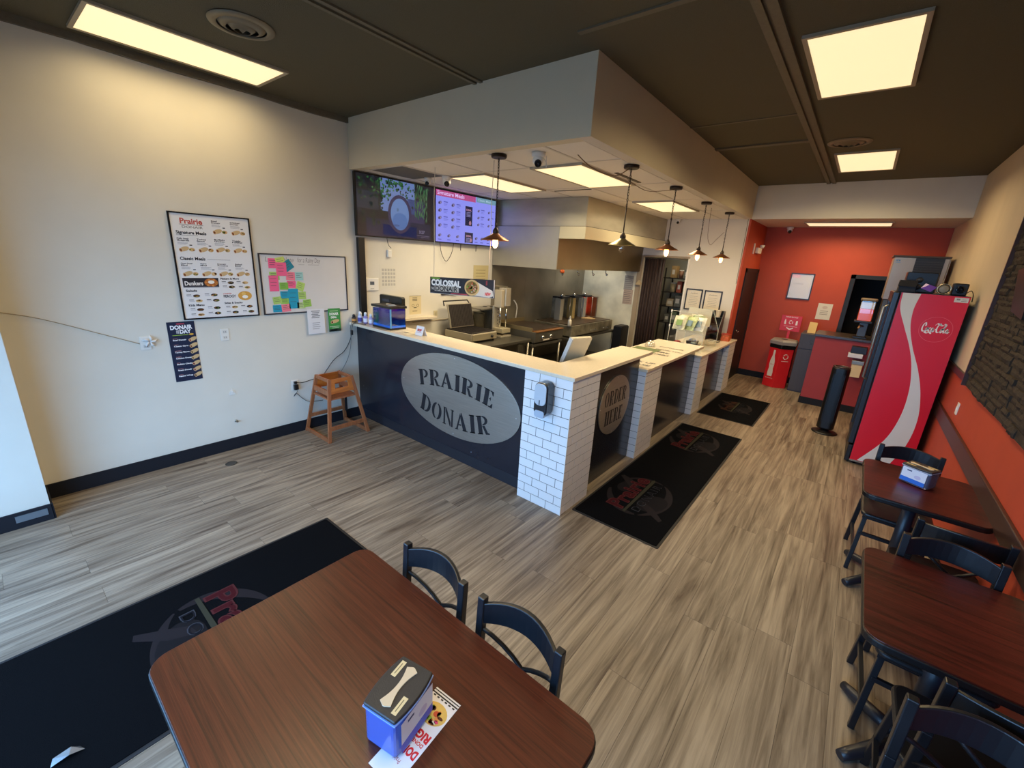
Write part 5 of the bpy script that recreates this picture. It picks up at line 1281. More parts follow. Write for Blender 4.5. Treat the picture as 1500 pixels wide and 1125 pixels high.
# ================================================================== exhaust hood, steel walls
hs_ = mat('hood_steel', 'b5ae98', 0.36, 0.7, var=0.16, scale=2.0, stretch=(1, 1, 3), bump=0.02)
hs2 = mat('hood_steel_bright', 'aaa698', 0.36, 0.75, var=0.1, scale=2)
t = thing('exhaust_hood', 'big stainless exhaust hood over the cooking line', 'exhaust hood', (0.8, 3.8, 1.95))
obj('upper_cladding', G().box(0.007, 2.475, 2.53, 1.63, 5.435, 2.905), hs_, t, bevel=0.002)
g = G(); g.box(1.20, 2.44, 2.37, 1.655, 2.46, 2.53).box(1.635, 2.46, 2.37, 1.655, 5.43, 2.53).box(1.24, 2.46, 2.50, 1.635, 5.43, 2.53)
obj('lower_rim', g, mat('hood_rim_highlight', 'cfc4a2', 0.34, 0.55), t)  # edge highlight put into a lighter steel colour
obj('end_panel', G().box(0.007, 2.438, 1.945, 1.235, 2.462, 2.53), hs2, t, bevel=0.001)
obj('seam_shadow_strip', G().box(0.007, 2.455, 2.524, 1.64, 2.476, 2.536).box(1.63, 2.476, 2.524, 1.652, 5.43, 2.536), mat('hood_seam_shadow', '3f3b33', 0.5, 0.3), t)  # dark strip stands in for the thin shadow at the cladding step
obj('rim_seam', G().box(1.228, 2.434, 1.945, 1.242, 2.438, 2.53), hs2, t)
obj('filter_bank', G().add([(1.235, 2.462, 1.95), (1.235, 5.43, 1.95), (1.245, 5.43, 2.50), (1.245, 2.462, 2.50), (0.9, 2.462, 1.95), (0.9, 5.43, 1.95), (0.9, 5.43, 2.5), (0.9, 2.462, 2.5)], [(0, 1, 2, 3), (4, 7, 6, 5), (0, 4, 5, 1), (0, 3, 7, 4), (1, 5, 6, 2)]), mat('hood_inner_tan', '8f8062', 0.4, 0.7, var=0.2, scale=1.2), t)
g = G()
for y in (2.95, 3.45, 3.95, 4.45): g.tube([(1.0, y, 1.95), (1.0, y, 1.90), (1.01, y+0.03, 1.87)], 0.008, 6); g.lathe([(0.012, 0), (0.02, 0.02), (0.012, 0.035)], (1.01, y+0.03, 1.85), 10)
obj('nozzle', g, chrome_m, t)
t2 = thing('hood_gauge', 'small orange gauge tag under the hood end panel', 'gauge', (1.26, 2.6, 1.99))
g = G(); g.lathe([(0.03, 0), (0.035, 0.03), (0.02, 0.05)], (1.275, 2.55, 1.90), 12); obj('gauge_body', g, mat('gauge_orange', 'b8541f', 0.4, 0.3), t2)
bs1 = mat('backsplash_dark', '8d8675', 0.35, 0.45, var=0.4, scale=1.3)
for k, (a, b) in enumerate(((2.45, 3.35), (3.353, 4.3), (4.303, 5.43))):
    o = obj('steel_wall_sheet', G().box(0.0005, a, 0.0, 0.006, b, 1.944), bs1); tag(o, ['dark stainless wall panel nearest the menu screen', 'dark stainless wall panel behind the donair grills', 'dark stainless wall panel in the kitchen corner'][k], 'wall panel', 'stainless wall panels')
o = obj('steel_wall_sheet', G().box(0.007, YB-0.006, 0, 1.178, YB-0.0005, 1.947), mat('backsplash_bright', 'dcd6be', 0.4, 0.1, var=0.3, scale=2.2)); tag(o, 'bright stained stainless panel on the kitchen back wall', 'wall panel', 'stainless wall panels')
t = thing('paper_notice', 'long brown-edged instruction papers on the bright steel back wall', 'notice', (1.04, YB, 1.3))
obj('sheet', G().box(0.94, YB-0.010, 1.58, 1.13, YB-0.008, 1.86), mat('paper_grey', '8f8a84', 0.6), t); obj('sheet', G().box(0.95, YB-0.0105, 1.30, 1.15, YB-0.0085, 1.585), mat('paper_pinkish', 'a89484', 0.6), t)
F = Flat((0.94, YB-0.0108, 1.30), (1, 0, 0), (0, 0, 1))
for q in range(14): F.rect(0.02, 0.03+q*0.037, 0.16+0.02*(q % 2), 0.038+q*0.037, '5a5450')
F.build('printed_lines', t)
area('hood_lamp', 0.50, 4.75, 2.40, 0.25, 0.5, 9, (1, 0.93, 0.78))
o = obj('hood_lamp_glass', G().box(0.40, 4.5, 2.405, 0.60, 5.0, 2.42), diff_m, t2) if False else None
# steel work tables along the left wall
def steel_table(x0, y0, x1, y1, z, label, shelf=True, m=None):
    m = m or steel_d
    t = thing('steel_table', label, 'work table', ((x0+x1)/2, (y0+y1)/2, 0), 'steel work tables of the cooking line')
    obj('table_top', G().box(x0, y0, z-0.04, x1, y1, z), m, t, bevel=0.004)
    for a in (x0+0.03, x1-0.03):
        for b in (y0+0.04, y1-0.04): obj('leg', G().lathe([(0.018, 0), (0.018, z-0.04)], (a, b, 0), 12), steel_m, t)
    if shelf: obj('under_shelf', G().box(x0+0.02, y0+0.02, 0.22, x1-0.02, y1-0.02, 0.24), m, t)
    return t
steel_table(0.02, 1.2, 0.95, 2.35, 0.90, 'steel work table carrying the contact grill and the cutter')
steel_table(0.02, 2.40, 0.95, 3.24, 0.80, 'low steel stand under the flat griddle')
steel_table(0.02, 3.45, 0.95, 5.25, 0.78, 'steel stand under the donair grills')
obj('wall_ledge', G().box(0.0, 0, 0, 0.001, 0.001, 0.001), steel_m) if False else None
# contact grill
iron = mat('cast_iron', '2b241f', 0.6, var=0.25, scale=30); grs = mat('grill_steel', 'b8b09c', 0.35, 0.5)
t = thing('contact_grill', 'open contact grill with a ribbed black lid on the steel table', 'grill', (0.4, 1.55, 0.9))
obj('grill_body', G().box(0.16, 1.30, 0.93, 0.70, 1.83, 1.03), grs, t, bevel=0.006)
obj('lower_plate', G().box(0.18, 1.32, 1.03, 0.68, 1.80, 1.045), iron, t)
g = G(); 
for q in range(14): g.box(0.2, 1.34+q*0.033, 1.045, 0.66, 1.35+q*0.033, 1.052)
obj('plate_rib', g, iron, t)
lid = G(); lid.box(0, -0.235, 0, 0.03, 0.235, 0.34); lid.xf(Matrix.Translation((0.24, 1.56, 1.05)) @ Matrix.Rotation(radians(-14), 4, 'Y')); obj('lid', lid, grs, t, bevel=0.004)
lid = G(); lid.box(0.03, -0.225, 0.01, 0.04, 0.225, 0.33)
for q in range(14): lid.box(0.04, -0.21+q*0.031, 0.02, 0.047, -0.2+q*0.031, 0.32)
lid.xf(Matrix.Translation((0.24, 1.56, 1.05)) @ Matrix.Rotation(radians(-14), 4, 'Y')); obj('upper_plate', lid, iron, t)
g = G(); g.tube([(0.14, 1.30, 1.36), (0.10, 1.32, 1.42), (0.10, 1.80, 1.42), (0.14, 1.82, 1.36)], 0.010, 8); obj('lid_handle', g, black_pl, t)
obj('control_panel', G().box(0.70, 1.32, 0.935, 0.712, 1.81, 1.02), mat('grill_front', 'b3a88c', 0.35, 0.6), t)
g = G(); g.lathe([(0.022, 0), (0.022, 0.02), (0.001, 0.022)], (0, 0, 0), 14); g.xf(Matrix.Translation((0.712, 1.70, 0.975)) @ Matrix.Rotation(pi/2, 4, 'Y')); obj('knob', g, black_pl, t)
for a in (0.2, 0.66):
    for b in (1.34, 1.79): obj('foot', G().lathe([(0.015, 0.0), (0.015, 0.03)], (a, b, 0.9), 10), black_pl, t)
# stack of cups/pans and shelf
t = thing('pan_stack', 'tall stack of nested ribbed metal pans behind the contact grill', 'pans', (0.2, 2.02, 0.9))
g = G()
for q in range(12): g.lathe([(0.075, 0.0), (0.088, 0.026), (0.092, 0.028), (0.092, 0.031)], (0.20, 1.96, 0.9+q*0.029), 18, caps=(q in (0, 11)))
obj('stack', g, mat('pan_aluminium', 'a39a80', 0.35, 0.8), t)
t = thing('steel_rack', 'stainless open-front rack with a flat top next to the pan stack', 'rack', (0.2, 2.2, 0.9))
obj('rack_top', G().box(0.06, 1.86, 1.29, 0.34, 2.36, 1.31), steel_m, t)
for b in (2.12, 2.33): obj('side_plate', G().box(0.07, b, 0.9, 0.33, b+0.008, 1.29), steel_d, t)
obj('back_plate', G().box(0.07, 2.12, 0.9, 0.078, 2.34, 1.29), steel_d, t)
for a in (0.16, 0.24): obj('pan_lid', G().lathe([(0.035, 0), (0.04, 0.006), (0.001, 0.01)], (a, 1.98+a, 1.31), 14), black_pl, t)
# vertical cutter
t = thing('potato_cutter', 'upright metal cutter with a pale lever head beside the griddle', 'cutter', (0.45, 2.25, 0.9))
obj('cutter_base', G().box(0.40, 2.02, 0.90, 0.62, 2.26, 0.925), grs, t, bevel=0.003)
obj('catch_block', G().box(0.44, 2.04, 0.96, 0.62, 2.24, 1.03), mat('cutter_pale', 'b5a98a', 0.4, 0.4), t, bevel=0.006)
obj('leg', G().lathe([(0.012, 0.0), (0.012, 0.04)], (0.56, 2.14, 0.925), 10), steel_m, t)
obj('frame_plate', G().box(0.40, 2.05, 0.99, 0.43, 2.23, 1.36), grs, t, bevel=0.003)
for b in (2.07, 2.21): obj('guide_rod', G().lathe([(0.010, 0), (0.010, 0.36)], (0.54, b, 1.02), 10), chrome_m, t)
obj('head_box', G().box(0.42, 2.06, 1.34, 0.56, 2.13, 1.60), mat('cutter_head', 'b7aa90', 0.4, 0.3), t, bevel=0.006)
obj('head_box', G().box(0.44, 2.14, 1.36, 0.58, 2.26, 1.63), grs, t, bevel=0.006)
g = G(); g.tube([(0.35, 1.80, 1.62), (0.45, 2.0, 1.66), (0.52, 2.24, 1.64)], 0.012, 8); obj('lever', g, steel_m, t)
obj('spring_coil', G().tube([(0.47+0.02*cos(q), 2.12+0.02*sin(q), 1.05+q*0.009) for q in [i*0.6 for i in range(50)]], 0.004, 5), steel_d, t)
# griddle
t = thing('flat_griddle', 'flat-top griddle with two round knobs on the cooking line', 'griddle', (0.5, 2.8, 0.8))
obj('griddle_body', G().box(0.12, 2.42, 0.83, 0.97, 3.22, 0.99), steel_d, t, bevel=0.006)
obj('hot_plate', G().box(0.14, 2.45, 0.99, 0.90, 3.19, 1.012), mat('griddle_plate', '4a3a2b', 0.35, 0.5, var=0.4, scale=6), t, bevel=0.003)
obj('splash_guard', G().box(0.12, 2.42, 0.99, 0.90, 2.44, 1.05).box(0.12, 2.42, 0.99, 0.14, 3.22, 1.07), mat('guard_tan', '9a8a66', 0.35, 0.7), t)
obj('grease_trough', G().box(0.90, 2.45, 0.985, 0.985, 3.20, 1.0), mat('trough_brown', '8a5a2a', 0.4, 0.4), t, bevel=0.003)
for y in (2.62, 2.84):
    g = G(); g.lathe([(0.036, 0), (0.036, 0.014), (0.022, 0.03), (0.001, 0.03)], (0, 0, 0), 18); g.xf(Matrix.Translation((0.972, y, 0.90)) @ Matrix.Rotation(pi/2, 4, 'Y')); obj('knob', g, chrome_m, t)
obj('label_plate', G().box(0.97, 2.64, 0.845, 0.975, 2.82, 0.865), mat('label_white', 'cfc9ba', 0.5), t)
for a in (0.18, 0.9):
    for b in (2.48, 3.16): obj('foot', G().lathe([(0.018, 0.0), (0.018, 0.03)], (a, b, 0.8), 10), steel_m, t)
cable('gas_hose', [(0.03, 3.02, 1.36), (0.06, 3.03, 1.33), (0.09, 3.05, 1.24), (0.08, 3.04, 1.04)], 0.012, whitec, 'white hose hooked on the dark steel wall behind the griddle', 'hose')
# donair grill base
t = thing('grill_drip_box', 'greasy stainless drip box under the vertical donair grills', 'drip box', (0.5, 4.4, 0.78))
gm = mat('greasy_steel', '8f8874', 0.38, 0.55, var=0.5, scale=7)
obj('box_body', G().box(0.10, 3.55, 0.80, 0.93, 5.12, 0.985), gm, t, bevel=0.006)
obj('tray', G().box(0.14, 3.60, 0.985, 0.90, 5.08, 0.997), mat('tray_brown', '54432e', 0.4, 0.4, var=0.4, scale=8), t)
g = G()
for y in (4.2, 4.7): g.tube([(0.94, y, 0.87), (0.965, y+0.01, 0.86), (0.965, y+0.19, 0.86), (0.94, y+0.2, 0.87)], 0.007, 6)
obj('drawer_handle', g, chrome_m, t)
obj('meat_scraps', G().add([(0.6+0.18*cos(a)*random.uniform(.7, 1), 4.72+0.16*sin(a)*random.uniform(.7, 1), 1.003) for a in [i*0.6 for i in range(10)]]+[(0.6, 4.72, 1.035)], [(i, (i+1) % 10, 10) for i in range(10)]), mat('meat_tan', 'a98c5e', 0.8, var=0.4, scale=60), t)
for a in (0.15, 0.88):
    for b in (3.6, 5.07): obj('foot', G().lathe([(0.016, 0.0), (0.016, 0.02)], (a, b, 0.78), 10), steel_m, t)
def vgrill(y, label, glow, tint):
    t = thing('vertical_grill', label, 'vertical grill', (0.4, y, 1.0), 'vertical donair grills')
    mm = mat('grill_shield_'+tint, tint, 0.38, 0.35)
    obj('post', G().box(0.30, y-0.02, 1.0, 0.34, y+0.02, 1.42), grs, t)
    obj('burner_housing', G().box(0.22, y-0.04, 1.02, 0.30, y+0.22, 1.40), gm, t, bevel=0.004)
    for q in range(5):
        bm_ = mat('burner_glowing', 'ff5a40', 0.8, emit=1.6, ecol='ff4a34') if glow else mat('burner_cold', '4a3028', 0.8)
        obj('burner', G().box(0.30, y+0.05, 1.05+q*0.066, 0.315, y+0.18, 1.108+q*0.066), bm_, t)
    obj('side_shield', G().add([(0.30, y-0.05, 1.0), (0.44, y-0.09, 1.0), (0.44, y-0.085, 1.0), (0.30, y-0.045, 1.0), (0.30, y-0.05, 1.41), (0.44, y-0.09, 1.39), (0.44, y-0.085, 1.39), (0.30, y-0.045, 1.41)], [(0, 3, 2, 1), (4, 5, 6, 7), (0, 1, 5, 4), (1, 2, 6, 5), (2, 3, 7, 6), (3, 0, 4, 7)]), mm, t)
    obj('front_shield', G().box(0.44, y-0.09, 1.0, 0.448, y+0.01, 1.39), mm, t, bevel=0.002)
    obj('spit_top', G().box(0.24, y-0.06, 1.40, 0.46, y+0.2, 1.43), black_pl, t, bevel=0.004)
    obj('motor_cap', G().lathe([(0.03, 0), (0.03, 0.03), (0.018, 0.045)], (0.40, y, 1.43), 12), chrome_m, t)
    obj('spit_rod', G().lathe([(0.008, 0), (0.008, 0.40)], (0.52, y+0.12, 1.0), 8), steel_m, t)
vgrill(3.98, 'vertical donair grill nearest the griddle, unlit', False, 'b4ae9c')
vgrill(4.42, 'middle vertical donair grill with a tan side shield', False, 'b8a268')
vgrill(4.84, 'vertical donair grill with glowing red burners', True, 'b9bab4')
t = thing('steel_shield', 'brown scorched heat shield plate right of the glowing grill', 'shield', (0.4, 5.1, 1.0))
obj('plate', G().box(0.34, 5.08, 1.0, 0.56, 5.095, 1.39), mat('scorched_plate', '7a5636', 0.4, 0.6, var=0.4, scale=5), t)
obj('plate_frame', G().box(0.33, 5.075, 1.0, 0.345, 5.10, 1.40).box(0.555, 5.075, 1.0, 0.57, 5.10, 1.40).box(0.33, 5.075, 1.39, 0.57, 5.10, 1.405), steel_m, t)
for (x, y, h, lb) in ((0.93, 3.42, 0.17, 'tall pale squeeze bottle beside the griddle'), (0.90, 3.52, 0.12, 'short pale squeeze bottle beside the griddle')):
    t = thing('squeeze_bottle', lb, 'bottle', (x, y, 0.99), 'pale squeeze bottles')
    zb = 0.80 if y < 3.45 else 0.99
    t.location.z = zb; WORLDLOC[t.name] = Vector((x, y, zb))
    g = G(); g.lathe([(0.033, 0), (0.034, h*0.8), (0.02, h)], (x, y, zb), 16); obj('bottle_body', g, mat('bottle_pale', 'd8cfb8', 0.4), t)
    g = G(); g.lathe([(0.018, h), (0.006, h+0.05), (0.003, h+0.06)], (x, y, zb), 12); obj('spout', g, mat('spout_white', 'e4dfd0', 0.4), t)
bpy.data.objects['squeeze_bottle'].location = (0.80, 3.40, 0.0)
# fryer
t = thing('deep_fryer', 'small black deep fryer in the kitchen corner', 'fryer', (0.95, 5.25, 0.5))
obj('fryer_body', G().box(0.99, 5.08, 0.1, 1.165, 5.43, 0.87), mat('fryer_dark', '2b2d30', 0.35, 0.6), t, bevel=0.006)
obj('oil_well', G().box(1.0, 5.10, 0.87, 1.155, 5.40, 0.885), iron, t)
obj('drain_handle', G().box(1.02, 5.062, 0.42, 1.12, 5.08, 0.44), chrome_m, t)
for a in (1.01, 1.145):
    for b in (5.10, 5.41): obj('leg', G().lathe([(0.014, 0.0), (0.014, 0.1)], (a, b, 0), 10), steel_m, t)
t = thing('round_pot', 'round steel pot at the end of the drip box', 'pot', (0.3, 5.27, 1.0))
obj('pot_body', G().lathe([(0.09, 0), (0.1, 0.12), (0.105, 0.125), (0.095, 0.12), (0.088, 0.01), (0.001, 0.01)], (0.25, 5.3, 0.78), 20, caps=False), steel_d, t)
t.location.z = 0.78; 
for c in t.children: 
    for v in c.data.vertices: v.co.z += 0.22

# ================================================================== storeroom opening
curtm = mat('brown_curtain', '3a2924', 0.65, var=0.2, scale=4, stretch=(4, 4, 0.1))
g = G(); n = 60; vs = []
for i in range(n+1):
    u = i/n; x = 1.28+0.40*u; y = YB+0.06+0.022*sin(u*46)+0.01*sin(u*17)
    vs += [(x, y, 0.03), (x, y, 2.21)]
g.add(vs, [(2*i, 2*i+2, 2*i+3, 2*i+1) for i in range(n)], smooth=True)
t = thing('curtain', 'dark brown curtain drawn half across the storeroom opening', 'curtain', (1.48, YB+0.06, 0.03))
o = obj('curtain_cloth', g, curtm, t); o.modifiers.new('thick', 'SOLIDIFY').thickness = 0.003
g = G(); g.tube([(1.271, YB+0.06, 2.215), (2.149, YB+0.06, 2.215)], 0.008, 8); obj('curtain_rod', g, steel_m, t)
struct('door_3', G().box(2.125, YB-0.012, 0, 2.15, YB+0.125, 2.235), mat('white_jamb', 'e9e4d8', 0.4))
t = thing('storage_shelf', 'dark storage shelving seen through the storeroom opening', 'shelf', (2.0, 6.9, 0))
for z in (0.35, 0.9, 1.25, 1.55, 1.85): obj('shelf_board', G().box(1.3, 6.6, z-0.02, 2.9, 7.15, z), mat('shelf_dark', '211d1a', 0.6), t)
for a in (1.31, 2.1, 2.87):
    for b in (6.61, 7.12): obj('post', G().box(a, b, 0, a+0.025, b+0.025, 2.05), mat('shelf_dark', '211d1a', 0.6), t)
rq = random.Random(8); kinds = [('storage_box', 'box'), ('food_tub', 'tub'), ('food_carton', 'carton')]
cl_ = ['a88a5a', '7a8a6a', 'c9b88a', '8a6248', '5a7a6a', 'b8a888', '9a4a30', '6a6a60']
cn_ = ['tan', 'sage green', 'cream', 'brown', 'teal green', 'beige', 'rust red', 'grey']
posn = ['top', 'second', 'third', 'lowest visible']
for si, z in enumerate((1.85, 1.55, 1.25, 0.9)):
    x = 1.42; k = 0
    while x < 2.6:
        w_ = rq.uniform(0.10, 0.16); h_ = rq.uniform(0.14, 0.25); c = (k*3+si*2+rq.randrange(2)) % 8; kd = rq.randrange(3)
        nm, cat = kinds[kd]
        t = thing(nm, '%s %s on the %s storeroom shelf, place %s from the curtain side' % (cn_[c], cat, posn[si], ['one', 'two', 'three', 'four', 'five', 'six', 'seven', 'eight', 'nine'][k]), cat, (x+w_/2, 6.75, z), 'goods on the storeroom shelves')
        m = mat('goods_'+cl_[c], cl_[c], 0.6, var=0.2, scale=15)
        if kd == 1:
            obj('tub_body', G().lathe([(w_*0.4, 0.001), (w_*0.45, h_*0.9)], (x+w_/2, 6.74, z), 16), m, t); obj('lid', G().lathe([(w_*0.47, h_*0.9), (w_*0.47, h_)], (x+w_/2, 6.74, z), 16), white_pl, t)
        else:
            obj('box_body', G().box(x+0.005, 6.65, z+0.001, x+w_-0.005, 6.85, z+h_), m, t, bevel=0.004)
            obj('front_label', G().box(x+0.03, 6.647, z+h_*0.3, x+w_-0.03, 6.65, z+h_*0.7), mat('label_white', 'cfc9ba', 0.5), t)
        x += w_+rq.uniform(0.01, 0.04); k += 1
area('store_room_lamp', 1.9, 6.3, 2.68, 0.4, 0.4, 7, (1, 0.86, 0.62))
o = thing('ceiling_light', 'small storeroom ceiling light behind the curtain opening', 'ceiling light', (1.9, 6.3, 2.69))
obj('diffuser', G().box(1.7, 6.1, 2.685, 2.1, 6.5, 2.699), diff_m, o)
obj('lamp_frame', G().box(1.68, 6.08, 2.69, 2.12, 6.1, 2.7).box(1.68, 6.5, 2.69, 2.12, 6.52, 2.7), lampfr_m, o)
# hanging papers in curtain gap
t = thing('hand_hook_sign', 'small pale bracket shelf in front of the brown curtain', 'bracket', (1.25, 5.35, 1.7))
obj('bracket_top', G().add([(1.19, YB-0.016, 1.72), (1.31, YB-0.016, 1.72), (1.31, YB-0.07, 1.70), (1.19, YB-0.07, 1.70), (1.24, YB-0.016, 1.79), (1.26, YB-0.016, 1.79)], [(0, 3, 2, 1), (0, 4, 3), (1, 2, 5), (3, 4, 5, 2), (0, 1, 5, 4)]), mat('bracket_tan', 'c2ab84', 0.5), t)

# framed certificates on the back wall
def cert(F, w, h):
    F.text('Certificate', w*0.5, h*0.80, 0.022, '6a655c', 0.0, 0.2, width=w*0.5, align='c')
    for q in range(6): F.rect(w*(0.2+0.05*(q % 2)), h*(0.66-q*0.09), w*(0.8-0.05*(q % 2)), h*(0.675-q*0.09), '9a958a')
    F.ring(w*0.5, h*0.5, w*0.42, h*0.44, 0.002, 'b8b2a4', n=4, a0=45, a1=405)
framed('certificate', 'framed certificate nearest the storeroom opening', 2.185, 2.475, 1.335, 1.715, YB, 0.02, mat('paper_ivory', 'ded3b8', 0.4), cert, 'certificate', 'framed certificates on the kitchen back wall')
framed('certificate', 'framed certificate behind the black cutlery rack', 2.51, 2.81, 1.335, 1.71, YB, 0.02, mat('paper_ivory', 'ded3b8', 0.4), cert, 'certificate', 'framed certificates on the kitchen back wall')

# ================================================================== things on the counters
AX0, AX1, AY0, AY1, AZ = 0.395, 0.745, -0.035, 0.175, H1
t = thing('aquarium', 'small rectangular aquarium with blue lighting on the highest counter', 'aquarium', ((AX0+AX1)/2, (AY0+AY1)/2, AZ))
t.rotation_euler = (0, 0, 0)
obj('base_tray', G().box(AX0, AY0, AZ+0.001, AX1, AY1, AZ+0.022), black_pl, t, bevel=0.003)
wat = mat('aquarium_water_glow', '1a2fd0', 0.05, trans=0.0, emit=0.24, ecol='1c2ee0', alpha=None)  # tank lighting put into the water as its own graded glow
bm_ = bpy.data.materials['aquarium_water_glow']; nt = bm_.node_tree
tc = nt.nodes.new('ShaderNodeTexCoord'); sp = nt.nodes.new('ShaderNodeSeparateXYZ'); rp = nt.nodes.new('ShaderNodeValToRGB'); nz = nt.nodes.new('ShaderNodeTexNoise'); nz.inputs['Scale'].default_value = 14
ad = nt.nodes.new('ShaderNodeMath'); ad.operation = 'MULTIPLY_ADD'; ad.inputs[1].default_value = 0.12
nt.links.new(tc.outputs['Object'], sp.inputs[0]); nt.links.new(tc.outputs['Object'], nz.inputs['Vector']); nt.links.new(nz.outputs[0], ad.inputs[0]); nt.links.new(sp.outputs[2], ad.inputs[2])
mr = nt.nodes.new('ShaderNodeMapRange'); mr.inputs[1].default_value = 0.06; mr.inputs[2].default_value = 0.33; nt.links.new(ad.outputs[0], mr.inputs[0])
e = rp.color_ramp.elements; e[0].position = 0.0; e[0].color = (0.01, 0.22, 0.85, 1); e[1].position = 1.0; e[1].color = (0.10, 0.04, 0.75, 1); e2 = rp.color_ramp.elements.new(0.4); e2.color = (0.006, 0.008, 0.16, 1)
nt.links.new(mr.outputs[0], rp.inputs[0]); nt.links.new(rp.outputs[0], nt.nodes['Principled BSDF'].inputs['Emission Color']); nt.nodes['Principled BSDF'].inputs['Base Color'].default_value = (0.004, 0.006, 0.05, 1)
obj('water', G().box(AX0+0.008, AY0+0.008, AZ+0.045, AX1-0.008, AY1-0.008, AZ+0.222), wat, t)
g = G(); vs = []; nn = 10
for i in range(nn+1):
    for j in range(nn+1): vs.append((AX0+0.006+(AX1-AX0-0.012)*i/nn, AY0+0.006+(AY1-AY0-0.012)*j/nn, AZ+0.046+random.uniform(0, 0.012)))
g.add(vs, [(i*(nn+1)+j, (i+1)*(nn+1)+j, (i+1)*(nn+1)+j+1, i*(nn+1)+j+1) for i in range(nn) for j in range(nn)])
g.box(AX0+0.006, AY0+0.006, AZ+0.022, AX1-0.006, AY1-0.006, AZ+0.046)
obj('gravel', g, mat('aquarium_gravel_glow', '2a6fd8', 0.7, emit=0.35, ecol='1f6ae8'), t)  # gravel glows as well, in place of light from the tank lamp
for a, b, c, d in ((AX0, AY0, AX0+0.006, AY1), (AX1-0.006, AY0, AX1, AY1), (AX0+0.006, AY0, AX1-0.006, AY0+0.006), (AX0+0.006, AY1-0.006, AX1-0.006, AY1)):
    obj('glass_pane', G().box(a, b, AZ+0.022, c, d, AZ+0.235), glass_m, t)
obj('corner_seam', G().box(AX1-0.012, AY0-0.001, AZ+0.022, AX1+0.001, AY0+0.012, AZ+0.235), mat('seam_cyan', '6aa6c8', 0.3), t)
obj('hood_lid', G().box(AX0-0.008, AY0-0.008, AZ+0.235, AX1+0.008, AY1+0.008, AZ+0.262), mat('aquarium_lid', '2a2620', 0.4), t, bevel=0.004)
cable('coiled_cable', [(0.66, 0.0, AZ+0.266), (0.70, 0.05, AZ+0.275), (0.62, 0.08, AZ+0.27), (0.58, 0.03, AZ+0.275), (0.66, 0.0, AZ+0.27), (0.72, 0.06, AZ+0.27)], 0.0035, whitec, 'coiled pale cord lying on the aquarium lid')
for k_, (p, q) in enumerate((((0.45, -0.02), 0.05), ((0.62, -0.02), 0.08))):
    pass
t = thing('aquarium_plant', 'green plastic plant showing inside the aquarium', 'plant', (0.46, -0.03, AZ+0.05))
g = G()
for q in range(7): g.tube([(0.44+q*0.008, AY0+0.0075, AZ+0.06), (0.44+q*0.012+0.01*sin(q), AY0+0.0072, AZ+0.12), (0.43+q*0.014, AY0+0.0075, AZ+0.16+0.01*(q % 3))], 0.0016, 5)
obj('fronds', g, mat('plant_green', '3f7a4a', 0.5), t)
t = thing('black_printer', 'black receipt printer housing behind the aquarium', 'printer', (0.46, 0.36, AZ))
obj('printer_body', G().box(0.21, 0.19, AZ+0.001, 0.64, 0.25, AZ+0.34), mat('printer_black', '24241f', 0.3), t, bevel=0.012)
obj('top_panel', G().box(0.225, 0.195, AZ+0.34, 0.625, 0.245, AZ+0.345), mat('printer_olive', '5a5846', 0.4), t)
obj('front_slot', G().box(0.27, 0.186, AZ+0.27, 0.42, 0.19, AZ+0.30), mat('printer_slot', '3a3f48', 0.2), t)
t = thing('wall_shelf', 'thin cream ledge on the kitchen wall behind the black printer', 'shelf', (0.1, 0.5, AZ))
obj('ledge_board', G().box(0.002, 0.256, AZ-0.03, 0.12, 1.19, AZ), quartz, t)
for i, (x, y, h, c1, c2, lb, nm) in enumerate(((0.04, -0.055, 0.09, '2c2a2c', 'd89a50', 'small dark jar with an orange label at the wall end of the counter', 'jar'), (0.115, -0.02, 0.13, 'c9d0ee', '4a4a9a', 'white-capped pump bottle with a blue label on the counter by the wall', 'bottle'),
                                       (0.20, 0.0, 0.13, '8f86c8', 'e6e6f2', 'lilac bottle with a white cap on the counter by the wall', 'bottle'), (0.28, 0.02, 0.12, 'b8a8d8', 'e9e9f4', 'pale bottle closest to the aquarium', 'bottle'), (0.07, 0.015, 0.11, 'dfe0ea', 'c9c9d4', 'small white bottle behind the dark jar', 'bottle'))):
    t = thing('small_'+nm, lb, nm, (x, y, AZ), 'bottles at the wall end of the counter')
    obj('bottle_body', G().lathe([(0.026, 0.001), (0.027, h*0.6), (0.018, h*0.72)], (x, y, AZ), 16), mat('bottle_'+c1, c1, 0.35), t)
    obj('cap', G().lathe([(0.018, h*0.72), (0.016, h), (0.006, h+0.006)], (x, y, AZ), 14), mat('cap_white', 'e8e8ee', 0.35) if i else mat('cap_dark', '1d1b1b', 0.35), t)
    obj('label_band', G().lathe([(0.0275, h*0.15), (0.0278, h*0.5)], (x, y, AZ), 16, caps=False), mat('label_'+c2, c2, 0.5), t)
t = thing('table_card', 'small white folded card with red letters on the highest counter', 'card', (1.14, 0.06, AZ))
g = G(); g.prism([(0.03, AZ+0.001), (0.034, AZ+0.001), (0.064, AZ+0.093), (0.094, AZ+0.001), (0.098, AZ+0.001), (0.066, AZ+0.099), (0.062, AZ+0.099)], 'x', 1.08, 1.20); obj('card_body', g, mat('card_white', 'ece8e4', 0.5), t)
F = Flat((1.08, 0.028, AZ+0.004), (1, 0, 0), Vector((0, 0.034, 0.098)).normalized(), lift=0.0015); F.text('SKIP', 0.06, 0.045, 0.024, 'd0342c', 0.04, align='c', width=0.07); F.rect(0.02, 0.03, 0.1, 0.034, 'd98a80'); F.build('printed_text', t)
t = thing('printed_sheet', 'cream printed sheet lying on the highest counter right of the aquarium', 'sheet', (0.92, 0.02, AZ))
obj('paper', G().box(0.80, -0.03, AZ+0.0005, 1.04, 0.10, AZ+0.0012), mat('paper_ivory', 'ded3b8', 0.4), t)
